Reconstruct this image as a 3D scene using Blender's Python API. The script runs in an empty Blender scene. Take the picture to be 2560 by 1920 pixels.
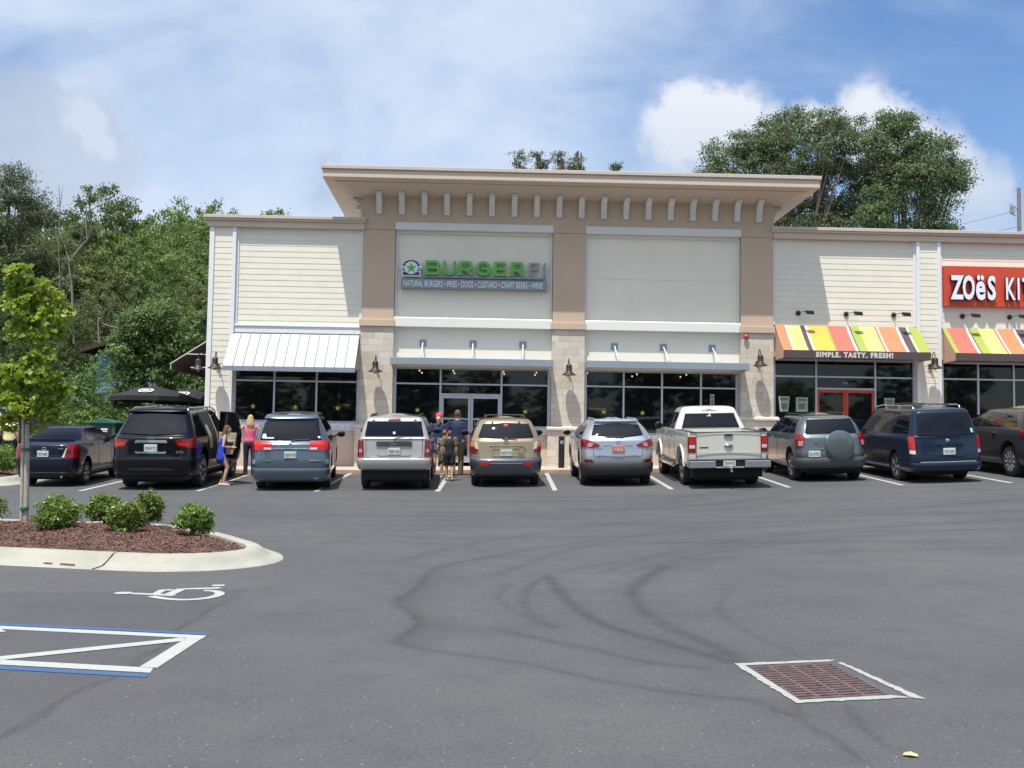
import bpy, bmesh, math, random
import numpy as np
from mathutils import Vector, Matrix
S = bpy.context.scene
COL = S.collection
rad = math.radians

# ------------------------------------------------------------------ camera
PXF = 2700.0; HORIZON = 1125.0; ROLL = .0148; YAW = .033; EYE = 1.6
def cam_basis():
    p = math.atan((HORIZON-960)/PXF)
    f = Vector((math.sin(YAW)*math.cos(p), math.cos(YAW)*math.cos(p), math.sin(p)))
    r0 = Vector((math.cos(YAW), -math.sin(YAW), 0)); u0 = r0.cross(f)
    c, s = math.cos(ROLL), math.sin(ROLL)
    return c*r0+s*u0, -s*r0+c*u0, f
R_, U_, F_ = cam_basis()
cd = bpy.data.cameras.new('camera'); cam = bpy.data.objects.new('camera', cd); COL.objects.link(cam)
cam.matrix_world = Matrix(((R_.x, U_.x, -F_.x, 0), (R_.y, U_.y, -F_.y, 0), (R_.z, U_.z, -F_.z, EYE), (0, 0, 0, 1)))
cd.lens = 36*PXF/2560; cd.sensor_width = 36; cd.clip_end = 3000; cd.clip_start = .05
S.camera = cam

# ------------------------------------------------------------------ light
SUN_DIR = Vector((-.5, -1.0, 2.88)).normalized()          # towards the sun
sun_el = math.asin(SUN_DIR.z)
ld = bpy.data.lights.new('sun', 'SUN'); ld.energy = 3.9; ld.angle = rad(.5); ld.color = (1, .965, .9)
sun = bpy.data.objects.new('sun', ld); COL.objects.link(sun)
sun.rotation_euler = SUN_DIR.to_track_quat('Z', 'Y').to_euler(); sun.location = (0, 0, 40)
S.view_settings.view_transform = 'Standard'; S.view_settings.look = 'None'
S.view_settings.exposure = EXPOSURE = 0.6; S.view_settings.gamma = 1

# ------------------------------------------------------------------ node helpers
class NT:
    def __init__(s, tree): s.t = tree; s.n = tree.nodes; s.l = tree.links
    def node(s, typ, **kw):
        n = s.n.new(typ)
        for k, v in kw.items():
            if k in ('ins',):
                for kk, vv in v.items():
                    if hasattr(vv, 'is_output'): s.l.new(vv, n.inputs[kk])
                    else: n.inputs[kk].default_value = vv
            else: setattr(n, k, v)
        return n
    def math(s, op, a, b=None, c=None, clamp=False):
        n = s.n.new('ShaderNodeMath'); n.operation = op; n.use_clamp = clamp
        for i, v in enumerate((a, b, c)):
            if v is None: continue
            if hasattr(v, 'is_output'): s.l.new(v, n.inputs[i])
            else: n.inputs[i].default_value = v
        return n.outputs[0]
    def vmath(s, op, a, b=None):
        n = s.n.new('ShaderNodeVectorMath'); n.operation = op
        for i, v in enumerate((a, b)):
            if v is None: continue
            if hasattr(v, 'is_output'): s.l.new(v, n.inputs[i])
            else: n.inputs[i].default_value = v
        return n.outputs['Value'] if op in ('DISTANCE', 'LENGTH', 'DOT_PRODUCT') else n.outputs[0]
    def mix(s, f, a, b):
        n = s.n.new('ShaderNodeMix'); n.data_type = 'RGBA'
        for k, v in ((0, f), (6, a), (7, b)):
            if hasattr(v, 'is_output'): s.l.new(v, n.inputs[k])
            else: n.inputs[k].default_value = (*v, 1) if k and len(v) == 3 else v
        return n.outputs[2]
    def noise(s, vec, scale, detail=3, rough=.5, dist=0):
        n = s.n.new('ShaderNodeTexNoise')
        if vec is not None: s.l.new(vec, n.inputs['Vector'])
        n.inputs['Scale'].default_value = scale; n.inputs['Detail'].default_value = detail
        n.inputs['Roughness'].default_value = rough; n.inputs['Distortion'].default_value = dist
        return n
    def smooth(s, v, a, b):
        n = s.n.new('ShaderNodeMapRange'); n.interpolation_type = 'SMOOTHSTEP'; n.clamp = True
        s.l.new(v, n.inputs[0]); n.inputs[1].default_value = a; n.inputs[2].default_value = b
        return n.outputs[0]
    def lin(s, v, a, b, c=0, d=1):
        n = s.n.new('ShaderNodeMapRange'); n.clamp = True
        s.l.new(v, n.inputs[0])
        for i, q in enumerate((a, b, c, d)): n.inputs[i+1].default_value = q
        return n.outputs[0]

# ------------------------------------------------------------------ world: Nishita sky with clouds fixed to compass directions
w = bpy.data.worlds.new('World'); S.world = w; w.use_nodes = True
T = NT(w.node_tree); T.n.clear()
sky = T.node('ShaderNodeTexSky', sky_type='NISHITA', sun_disc=False, sun_elevation=sun_el,
             sun_rotation=math.atan2(SUN_DIR.x, SUN_DIR.y), air_density=1.15, dust_density=.4, ozone_density=2.2)
tc = T.node('ShaderNodeTexCoord').outputs['Generated']
sep = T.node('ShaderNodeSeparateXYZ', ins={0: tc})
X, Y, Z = sep.outputs
Yp = T.math('MAXIMUM', Y, .06)
u = T.math('DIVIDE', X, Yp); v = T.math('DIVIDE', Z, Yp)
uv = T.node('ShaderNodeCombineXYZ', ins={0: u, 1: v, 2: 0.0}).outputs[0]
front = T.smooth(Y, .1, .3)
warp = T.noise(uv, 9, 7, .62)
wv = T.vmath('SUBTRACT', warp.outputs['Color'], (.5, .5, .5))
warp2 = T.noise(uv, 34, 5, .6)
wv2 = T.vmath('SUBTRACT', warp2.outputs['Color'], (.5, .5, .5))
sc = T.n.new('ShaderNodeVectorMath'); sc.operation = 'MULTIPLY_ADD'
T.l.new(wv, sc.inputs[0]); sc.inputs[1].default_value = (.085, .085, 0); T.l.new(uv, sc.inputs[2])
sc2 = T.n.new('ShaderNodeVectorMath'); sc2.operation = 'MULTIPLY_ADD'
T.l.new(wv2, sc2.inputs[0]); sc2.inputs[1].default_value = (.028, .028, 0); T.l.new(sc.outputs[0], sc2.inputs[2])
P_ = sc2.outputs[0]
def blobs(L):
    acc = None
    for (px, py, r, h) in L:
        c = ((px-1200)/2700, (1125-py)/2700, 0)
        d = T.vmath('DISTANCE', P_, c)
        m = T.math('SUBTRACT', 1.0, T.math('DIVIDE', d, r*1.35/2700))
        m = T.math('MULTIPLY', T.math('MAXIMUM', m, 0.0), h)
        acc = m if acc is None else T.math('ADD', acc, m)
    return acc
white = blobs([(1690, 262, 78, 1.3), (1772, 268, 85, 1.3), (1864, 250, 78, 1.35), (1745, 330, 110, .7), (1860, 330, 90, .6), (2050, 262, 70, 1.1), (2206, 236, 92, 1.3),
               (2148, 290, 110, 1), (2345, 330, 110, .95), (2250, 330, 120, .9), (2440, 400, 110, .75), (1950, 320, 60, .7), (2400, 480, 120, .45), (2540, 420, 80, .5), (2420, 590, 110, .6),
               (1650, 380, 120, .35), (2560, 560, 90, .5)])
white = T.math('MULTIPLY', T.smooth(white, .0, 1.15), front)
grey = blobs([(20, 270, 110, 1), (90, 360, 150, 1), (200, 335, 80, .9), (255, 385, 90, .9), (160, 430, 170, .9), (-90, 330, 190, 1), (845, 402, 34, 1.2), (810, 470, 75, .8), (300, 430, 90, .6), (20, 470, 160, .8)])
grey = T.math('MULTIPLY', T.smooth(grey, .05, 1.1), front)
edge = blobs([(178, 290, 48, 1.2), (205, 325, 42, 1), (240, 355, 40, 1), (270, 380, 36, .9), (845, 402, 30, 1)])
edge = T.smooth(edge, .05, 1.1)
# thin veil, densest overhead and on the left, clearing to deep blue on the right
mp = T.node('ShaderNodeMapping', ins={0: uv, 3: (1.0, 2.2, 1)}); mp.inputs['Rotation'].default_value = (0, 0, rad(-24))
vn = T.noise(mp.outputs[0], 2.6, 6, .55, .5); vn2 = T.noise(mp.outputs[0], 9, 5, .6, .3)
vmix = T.math('ADD', T.math('MULTIPLY', vn.outputs[0], .8), T.math('MULTIPLY', vn2.outputs[0], .2))
grad = T.math('ADD', T.math('MULTIPLY', u, -1.05), T.math('MULTIPLY', v, -.55))      # falls to the upper right
veil = T.math('ADD', T.math('MULTIPLY', T.math('SUBTRACT', vmix, .5), 3.6), T.math('ADD', grad, 1.22))
bright = blobs([(1450, 60, 260, .5), (1000, 90, 330, .45), (1300, 330, 260, .45), (700, 60, 300, .3), (1150, 300, 250, .2)])
hole = blobs([(0, 190, 120, .9), (330, 220, 200, .3), (620, 250, 200, .25), (2520, 40, 520, .6), (2250, 200, 300, .15), (1950, 130, 250, .2)])
veil = T.math('SUBTRACT', T.math('ADD', veil, bright), hole)
veil = T.smooth(veil, -.15, 2.1)
gen = T.noise(tc, 2.2, 6, .55).outputs[0]
back = T.smooth(gen, .42, .7)
vz = T.math('ADD', T.math('MULTIPLY', veil, front), T.math('MULTIPLY', back, T.math('SUBTRACT', 1.0, front)))
skyc = T.vmath('MULTIPLY', T.node('ShaderNodeHueSaturation', ins={'Saturation': 1.2, 'Value': 1.0, 'Color': sky.outputs[0]}).outputs[0], (.98, .93, 1.0))
VE = (5.0, 5.65, 6.6)
c1 = T.mix(T.math('MULTIPLY', vz, .93), skyc, VE)
shade = T.smooth(T.noise(P_, 7, 4).outputs[0], .35, .7)
c2 = T.mix(T.math('MULTIPLY', grey, .85), c1, T.mix(shade, (2.9, 3.5, 4.6), (3.7, 4.3, 5.3)))
c2 = T.mix(T.math('MULTIPLY', edge, .5), c2, (5.0, 5.5, 6.3))
vsh = T.lin(v, .22, .33)
c3 = T.mix(T.math('MULTIPLY', white, .95), c2, T.mix(vsh, (4.0, 4.6, 5.6), (5.7, 5.95, 6.4)))
sd = T.vmath('DOT_PRODUCT', tc, tuple(SUN_DIR)); aure = T.math('POWER', T.math('MAXIMUM', sd, 0.0), 5.0)      # bright hazy sky round the sun, behind the camera
c3 = T.mix(T.math('MULTIPLY', T.math('MULTIPLY', aure, .85), T.math('SUBTRACT', 1.0, front)), c3, (12.5, 13.2, 14.2))
bg = T.node('ShaderNodeBackground', ins={0: c3, 1: .1})
T.node('ShaderNodeOutputWorld', ins={0: bg.outputs[0]})

# ------------------------------------------------------------------ materials
MATS = {}
def mat(name, col, rough=.6, metal=0, spec=.5, coat=0, var=0, vscale=4, bump=0, bscale=60, emit=None, estr=1, sheen=0, coords='Object', dirt=0):
    if name in MATS: return MATS[name]
    m = bpy.data.materials.new(name); m.use_nodes = True; t = NT(m.node_tree); t.n.clear()
    b = t.node('ShaderNodeBsdfPrincipled'); t.node('ShaderNodeOutputMaterial', ins={0: b.outputs[0]})
    b.inputs['Base Color'].default_value = (*col, 1); b.inputs['Roughness'].default_value = rough
    b.inputs['Metallic'].default_value = metal; b.inputs['Specular IOR Level'].default_value = spec
    b.inputs['Coat Weight'].default_value = coat; b.inputs['Coat Roughness'].default_value = .04
    if sheen: b.inputs['Sheen Weight'].default_value = sheen
    co = t.node('ShaderNodeTexCoord').outputs[coords]
    if var:
        n = t.noise(co, vscale, 5, .6)
        f = t.lin(n.outputs[0], .3, .7)
        base = t.mix(f, tuple(c*(1-var) for c in col), tuple(min(1, c*(1+var)) for c in col))
        if dirt:
            n2 = t.noise(co, vscale*.35, 6, .7); f2 = t.math('MULTIPLY', t.smooth(n2.outputs[0], .5, .75), dirt)
            base = t.mix(f2, base, tuple(c*.55 for c in col))
        t.l.new(base, b.inputs['Base Color'])
        rr = t.lin(n.outputs[0], .3, .7, max(0, rough-.06), min(1, rough+.06)); t.l.new(rr, b.inputs['Roughness'])
    if bump:
        n = t.noise(co, bscale, 4, .6)
        bp = t.node('ShaderNodeBump', ins={'Strength': bump, 'Distance': .02, 'Height': n.outputs[0]}); t.l.new(bp.outputs[0], b.inputs['Normal'])
    if emit: b.inputs['Emission Color'].default_value = (*emit, 1); b.inputs['Emission Strength'].default_value = estr
    MATS[name] = m; m['p'] = 1
    return m

def paint(name, col, metal=.0, rough=.35, dust=.13):
    """car paint: base layer with fine grain plus clear coat and a little road dust"""
    if name in MATS: return MATS[name]
    m = mat(name, col, rough, metal, .4 if dust > .1 else .12, 1.0 if dust > .1 else .55)
    t = NT(m.node_tree); b = [n for n in t.n if n.type == 'BSDF_PRINCIPLED'][0]
    co = t.node('ShaderNodeTexCoord').outputs['Object']
    z = t.node('ShaderNodeSeparateXYZ', ins={0: co}).outputs[2]
    n = t.noise(co, 3, 5, .65).outputs[0]
    d = t.math('MULTIPLY', t.smooth(z, .95, .2), t.lin(n, .3, .7, .02, dust))
    t.l.new(t.mix(d, col, (.16, .145, .125)), b.inputs['Base Color'])
    t.l.new(t.math('ADD', t.math('MULTIPLY', d, .4), .04), b.inputs['Coat Roughness'])
    return m

def glass_mat(name, tint=(.02, .025, .028), rough=.03, clear=.0):
    """tinted pane: mirror-like by Fresnel over a dark see-through layer"""
    if name in MATS: return MATS[name]
    m = bpy.data.materials.new(name); m.use_nodes = True; t = NT(m.node_tree); t.n.clear()
    gl = t.node('ShaderNodeBsdfGlossy', ins={'Roughness': rough, 'Color': (.9, .95, 1, 1)})
    df = t.node('ShaderNodeBsdfDiffuse', ins={'Color': (*tint, 1)})
    tr = t.node('ShaderNodeBsdfTransparent', ins={'Color': (.55, .6, .6, 1)})
    mm = t.node('ShaderNodeMixShader', ins={0: clear, 1: df.outputs[0], 2: tr.outputs[0]})
    fr = t.node('ShaderNodeFresnel', ins={'IOR': 1.45})
    m2 = t.node('ShaderNodeMixShader', ins={0: fr.outputs[0], 1: mm.outputs[0], 2: gl.outputs[0]})
    t.node('ShaderNodeOutputMaterial', ins={0: m2.outputs[0]})
    MATS[name] = m; return m

# ------------------------------------------------------------------ mesh builder
class MB:
    def __init__(s): s.v = []; s.f = []
    def add(s, vs, fs):
        o = len(s.v); s.v += [tuple(p) for p in vs]; s.f += [tuple(i+o for i in f) for f in fs]; return s
    def box(s, x0, x1, y0, y1, z0, z1):
        return s.add([(x0, y0, z0), (x1, y0, z0), (x1, y1, z0), (x0, y1, z0), (x0, y0, z1), (x1, y0, z1), (x1, y1, z1), (x0, y1, z1)],
                     [(0, 3, 2, 1), (4, 5, 6, 7), (0, 1, 5, 4), (1, 2, 6, 5), (2, 3, 7, 6), (3, 0, 4, 7)])
    def bar(s, a, b, w, h=None, up=(0, 0, 1)):
        a = Vector(a); b = Vector(b); d = (b-a).normalized(); h = h or w
        sx = d.cross(Vector(up))
        if sx.length < 1e-4: sx = d.cross(Vector((1, 0, 0)))
        sx.normalize(); sz = sx.cross(d).normalized()
        vs = [p+sx*i*w/2+sz*j*h/2 for p in (a, b) for i, j in ((-1, -1), (1, -1), (1, 1), (-1, 1))]
        return s.add(vs, [(0, 1, 2, 3)[::-1], (4, 5, 6, 7), (0, 1, 5, 4), (1, 2, 6, 5), (2, 3, 7, 6), (3, 0, 4, 7)])
    def tube(s, pts, r, n=8, cap=True):
        pts = [Vector(p) for p in pts]; rs = r if isinstance(r, (list, tuple)) else [r]*len(pts)
        o = len(s.v); prev = None
        for i, p in enumerate(pts):
            d = (pts[min(i+1, len(pts)-1)]-pts[max(i-1, 0)]).normalized()
            if prev is None:
                a = d.cross(Vector((0, 0, 1)));
                if a.length < .05: a = d.cross(Vector((1, 0, 0)))
            else: a = prev-d*prev.dot(d)
            a.normalize(); prev = a; b = d.cross(a)
            for k in range(n):
                t = 2*math.pi*k/n; q = p+(a*math.cos(t)+b*math.sin(t))*rs[i]; s.v.append(tuple(q))
        for i in range(len(pts)-1):
            for k in range(n):
                k2 = (k+1) % n; s.f.append((o+i*n+k, o+i*n+k2, o+(i+1)*n+k2, o+(i+1)*n+k))
        if cap:
            s.f.append(tuple(o+k for k in range(n))[::-1]); e = o+(len(pts)-1)*n; s.f.append(tuple(e+k for k in range(n)))
        return s
    def lathe(s, prof, c=(0, 0, 0), axis='z', n=24, sgn=1):
        """prof [(r, h)...] revolved round an axis through c"""
        o = len(s.v)
        for r, h in prof:
            for k in range(n):
                t = 2*math.pi*k/n; a, b = r*math.cos(t), r*math.sin(t)
                q = {'z': (a, b, h), 'y': (a, h, b), 'x': (h*sgn, a, b)}[axis]
                s.v.append((q[0]+c[0], q[1]+c[1], q[2]+c[2]))
        for i in range(len(prof)-1):
            for k in range(n):
                k2 = (k+1) % n; s.f.append((o+i*n+k, o+i*n+k2, o+(i+1)*n+k2, o+(i+1)*n+k))
        s.f.append(tuple(o+k for k in range(n))[::-1]); e = o+(len(prof)-1)*n; s.f.append(tuple(e+k for k in range(n)))
        return s
    def poly(s, pts, d):
        """prism: polygon pts (3D) extruded by vector d"""
        n = len(pts); a = [Vector(p) for p in pts]; b = [p+Vector(d) for p in a]
        return s.add(a+b, [tuple(range(n)), tuple(range(2*n-1, n-1, -1))]+[(i, i+n, (i+1) % n+n, (i+1) % n) for i in range(n)])
    def ell(s, c, r, n=12, m=8, R=None):
        vs = []; fs = []
        for i in range(m+1):
            ph = math.pi*i/m
            for k in range(n):
                t = 2*math.pi*k/n
                p = Vector((r[0]*math.sin(ph)*math.cos(t), r[1]*math.sin(ph)*math.sin(t), r[2]*math.cos(ph)))
                if R is not None: p = R @ p
                vs.append(p+Vector(c))
        for i in range(m):
            for k in range(n): fs.append((i*n+k, (i+1)*n+k, (i+1)*n+(k+1) % n, i*n+(k+1) % n))
        return s.add(vs, fs)
    def build(s, name, m, parent=None, smooth=0, bevel=0, merge=False, fixn=True, xf=None):
        me = bpy.data.meshes.new(name)
        me.from_pydata([tuple(p) for p in s.v], [], s.f)
        if m is not None: me.materials.append(m)
        if fixn or merge:
            bm = bmesh.new(); bm.from_mesh(me)
            if merge: bmesh.ops.remove_doubles(bm, verts=bm.verts, dist=1e-5)
            bmesh.ops.recalc_face_normals(bm, faces=bm.faces); bm.to_mesh(me); bm.free()
        if xf is not None: me.transform(xf)
        if smooth:
            me.polygons.foreach_set('use_smooth', [True]*len(me.polygons)); me.set_sharp_from_angle(angle=rad(smooth))
        o = bpy.data.objects.new(name, me); COL.objects.link(o); o.parent = parent
        if bevel:
            b = o.modifiers.new('bevel', 'BEVEL'); b.width = bevel; b.segments = 2; b.limit_method = 'ANGLE'; b.angle_limit = rad(40)
        return o

def tag(o, label=None, cat=None, group=None, kind=None):
    if label: o['label'] = label
    if cat: o['category'] = cat
    if group: o['group'] = group
    if kind: o['kind'] = kind
    return o
def thing(name, label, cat, loc=(0, 0, 0), rz=0, group=None):
    o = bpy.data.objects.new(name, None); COL.objects.link(o); o.location = loc; o.rotation_euler = (0, 0, rz); o.empty_display_size = .2
    return tag(o, label, cat, group)
def dup(root, loc=None, rz=None, label=None):
    r = root.copy(); COL.objects.link(r)
    if loc is not None: r.location = loc
    if rz is not None: r.rotation_euler = (0, 0, rz)
    if label: r['label'] = label
    for ch in list(root.children):
        c = ch.copy(); COL.objects.link(c); c.parent = r
        for g in list(ch.children):
            d = g.copy(); COL.objects.link(d); d.parent = c
    return r
def baked(o):
    dg = bpy.context.evaluated_depsgraph_get(); dg.update()
    m = bpy.data.meshes.new_from_object(o.evaluated_get(dg)); m.name = o.name
    o.modifiers.clear(); o.data = m
    return o
def ray(px, py): return (px-1280)/PXF*R_-(py-960)/PXF*U_+F_
def text(name, s, size, ext, loc, m, parent, sx=1, bold=0, rx=90, rz=0, align='LEFT', sp=1, shear=0):
    c = bpy.data.curves.new('t', 'FONT'); c.body = s; c.size = size; c.extrude = ext; c.offset = bold; c.align_x = align; c.space_character = sp; c.shear = shear
    c.resolution_u = 3
    o = bpy.data.objects.new('t', c); COL.objects.link(o)
    dg = bpy.context.evaluated_depsgraph_get(); dg.update()
    me = bpy.data.meshes.new_from_object(o.evaluated_get(dg)); bpy.data.objects.remove(o)
    me.transform(Matrix.Translation(loc) @ Matrix.Rotation(rad(rz), 4, 'Z') @ Matrix.Rotation(rad(rx), 4, 'X') @ Matrix.Diagonal((sx, 1, 1, 1)))
    me.materials.clear(); me.materials.append(m); me.name = name
    q = bpy.data.objects.new(name, me); COL.objects.link(q); q.parent = parent
    return q

# ------------------------------------------------------------------ ground height (the lot climbs towards the shops and to the right)
def _sp(t, k=1.2): return k*np.logaddexp(0, t/k)
def _sm(t): t = np.clip(t, 0, 1); return t*t*(3-2*t)
def G(x, y):
    x = np.clip(x, -22, 22); y = np.clip(y, -50, 37)
    return .053*_sp(y-12.8)+_sm((y-8)/14)*(.0148*x+.0015*_sp(x-1)*np.maximum(x, 0)+.0004*np.minimum(x, 0)**2)
def gz(x, y): return float(G(np.float64(x), np.float64(y)))
def inpoly(x, y, poly):
    r = np.zeros(np.shape(x), bool); n = len(poly)
    for i in range(n):
        x1, y1 = poly[i]; x2, y2 = poly[(i+1) % n]
        c = ((y1 > y) != (y2 > y)) & (x < (x2-x1)*(y-y1)/((y2-y1) if y2 != y1 else 1e-9)+x1); r ^= c
    return r
def polydist(x, y, P):
    d = np.full(np.shape(x), 1e9)
    for (x1, y1), (x2, y2) in zip(P[:-1], P[1:]):
        dx, dy = x2-x1, y2-y1; t = np.clip(((x-x1)*dx+(y-y1)*dy)/(dx*dx+dy*dy+1e-9), 0, 1)
        d = np.minimum(d, np.hypot(x-x1-t*dx, y-y1-t*dy))
    return d
def smoothline(P, n=6):
    P = [np.array(p, float) for p in P]; out = []
    for i in range(len(P)-1):
        a = P[max(i-1, 0)]; b = P[i]; c = P[i+1]; d = P[min(i+2, len(P)-1)]
        for k in range(n):
            t = k/n; out.append(tuple(.5*((2*b)+(-a+c)*t+(2*a-5*b+4*c-d)*t*t+(-a+3*b-3*c+d)*t**3)))
    out.append(tuple(P[-1])); return out
def np_mesh(name, V, Fq, m, parent=None, smooth=False):
    me = bpy.data.meshes.new(name); V = np.asarray(V, np.float32); Fq = np.asarray(Fq, np.int32)
    me.vertices.add(len(V)); me.vertices.foreach_set('co', V.ravel())
    k = Fq.shape[1]; me.loops.add(Fq.size); me.loops.foreach_set('vertex_index', Fq.ravel())
    me.polygons.add(len(Fq)); me.polygons.foreach_set('loop_start', np.arange(0, Fq.size, k, dtype=np.int32)); me.polygons.foreach_set('loop_total', np.full(len(Fq), k, np.int32))
    if smooth: me.polygons.foreach_set('use_smooth', np.ones(len(Fq), bool))
    me.update(); me.validate(); me.materials.append(m)
    o = bpy.data.objects.new(name, me); COL.objects.link(o); o.parent = parent; return o
# ================================================================== GROUND
STAIN = [([(0.92, 15.87), (0.5, 15.32), (-0.19, 14.48), (-0.53, 13.71), (-0.67, 12.23), (-0.8, 11.29), (-0.57, 10.47), (-0.51, 9.86), (-0.64, 9.09), (-0.47, 8.81), (0.03, 8.47), (0.42, 8.19), (0.72, 7.85), (1.05, 7.5), (1.44, 7.23), (1.83, 7.05), (1.94, 6.68)], 0.045, 0.7),
([(0.91, 13.32), (0.96, 12.15), (1.07, 10.82), (1.24, 9.95), (1.63, 9.1), (2.0, 8.34)], 0.1, 0.8),
([(0.89, 13.32), (0.62, 12.29), (0.53, 11.22), (0.61, 10.28), (0.74, 9.87)], 0.09, 0.6),
([(0.41, 12.61), (0.27, 11.72), (0.38, 10.93), (0.53, 10.4)], 0.06, 0.45),
([(0.28, 9.67), (0.55, 9.3), (1.02, 8.74), (1.32, 8.31), (1.74, 8.09)], 0.06, 0.7),
([(2.55, 14.27), (2.09, 13.18), (1.79, 12.18), (1.7, 10.99), (1.79, 9.97), (2.03, 8.83), (2.07, 8.3)], 0.11, 0.75),
([(-0.02, 14.59), (0.92, 15.76), (2.36, 17.05), (4.24, 18.01), (5.46, 18.2)], 0.08, 0.4),
([(0.93, 13.49), (2.03, 14.64), (3.85, 16.08), (5.02, 16.72)], 0.1, 0.35),
([(-2.3, 16.38), (-1.01, 16.41), (-0.35, 16.19), (0.16, 15.52)], 0.1, 0.4),
([(2.23, 20.69), (4.74, 21.63), (6.47, 23.13)], 0.12, 0.5), ([(5.22, 23.85), (7.84, 26.12)], 0.15, 0.5),
([(-2.47, 17.55), (-1.42, 17.43), (-0.36, 16.55)], 0.1, 0.3), ([(2.08, 6.95), (2.0, 6.57), (2.04, 6.11), (2.06, 5.7)], 0.035, 0.6), ([(2.4, 6.94), (2.3, 6.27), (2.33, 5.89)], 0.035, 0.6),
([(-3.5, 19.5), (0, 19.2), (4, 20.3), (7, 22.4)], .13, .3), ([(-3.2, 21.5), (0, 20.6), (3.5, 21.6), (6, 24)], .13, .28), ([(-5, 18.6), (-1, 18.0), (3, 18.9), (8, 20.5), (12, 21)], .12, .3),
([(-4, 20.2), (0, 19.9), (5, 19.4), (11, 19.6)], .14, .25), ([(2, 16.2), (6, 17), (10, 17.2), (15, 16.8)], .12, .22), ([(3, 14.8), (6, 15.6), (10, 15.8), (15, 15.4)], .12, .3), ([(1.6, 13.6), (3.2, 15.9), (6.5, 17.9), (12, 18.8)], .1, .4), ([(1.9, 13.6), (3.5, 15.5), (7, 17.3), (12, 17.9)], .1, .35), ([(.2, 13.2), (1.6, 16), (4, 18.2), (8, 19.8)], .1, .35), ([(-1, 14.5), (.2, 16.6), (2.5, 18.8), (6, 20.8)], .1, .35), ([(3.0, 12.6), (2.5, 11), (2.45, 9.8), (2.6, 8.6)], .07, .35), ([(-2.4, 18.6), (1, 18.4), (4.5, 18.9), (9, 20.6), (13, 22.4)], .1, .4), ([(-2, 22.8), (1.5, 22.4), (5, 23.2)], .12, .35), ([(-8, 21.6), (-4, 21.9), (0, 21.5)], .12, .3), ([(4.2, 22.8), (6.1, 24.6), (8.6, 25.2)], .14, .5)]
PATCHP = [(0.92, 15.87), (0.5, 15.32), (-0.19, 14.48), (-0.53, 13.71), (-0.67, 12.23), (-0.8, 11.29), (-0.57, 10.47), (-0.51, 9.86), (-0.64, 9.09), (-0.47, 8.81), (-0.25, 8.92), (-0.12, 9.88), (-0.19, 11.47), (-0.01, 13.11), (0.85, 14.62)]
def axis(lo, hi, st, far, g=1.25):
    a = list(np.arange(lo, hi+1e-6, st)); d = st; L = [lo]; Rr = [hi]
    while Rr[-1] < far[1]: d *= g; Rr.append(min(Rr[-1]+d, far[1]))
    d = st
    while L[-1] > far[0]: d *= g; L.append(max(L[-1]-d, far[0]))
    return np.array(L[::-1][:-1]+a+Rr[1:])
gx = axis(-4.4, 8.2, .05, (-900, 900)); gy = axis(4.6, 22, .05, (-60, 1400))
XX, YY = np.meshgrid(gx, gy); ZZ = G(XX, YY)
# shallow dish around the drain
V = np.stack([XX, YY, ZZ], -1).reshape(-1, 3)
ny, nx = XX.shape; idx = np.arange(ny*nx).reshape(ny, nx)
Fq = np.stack([idx[:-1, :-1], idx[:-1, 1:], idx[1:, 1:], idx[1:, :-1]], -1).reshape(-1, 4)
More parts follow.
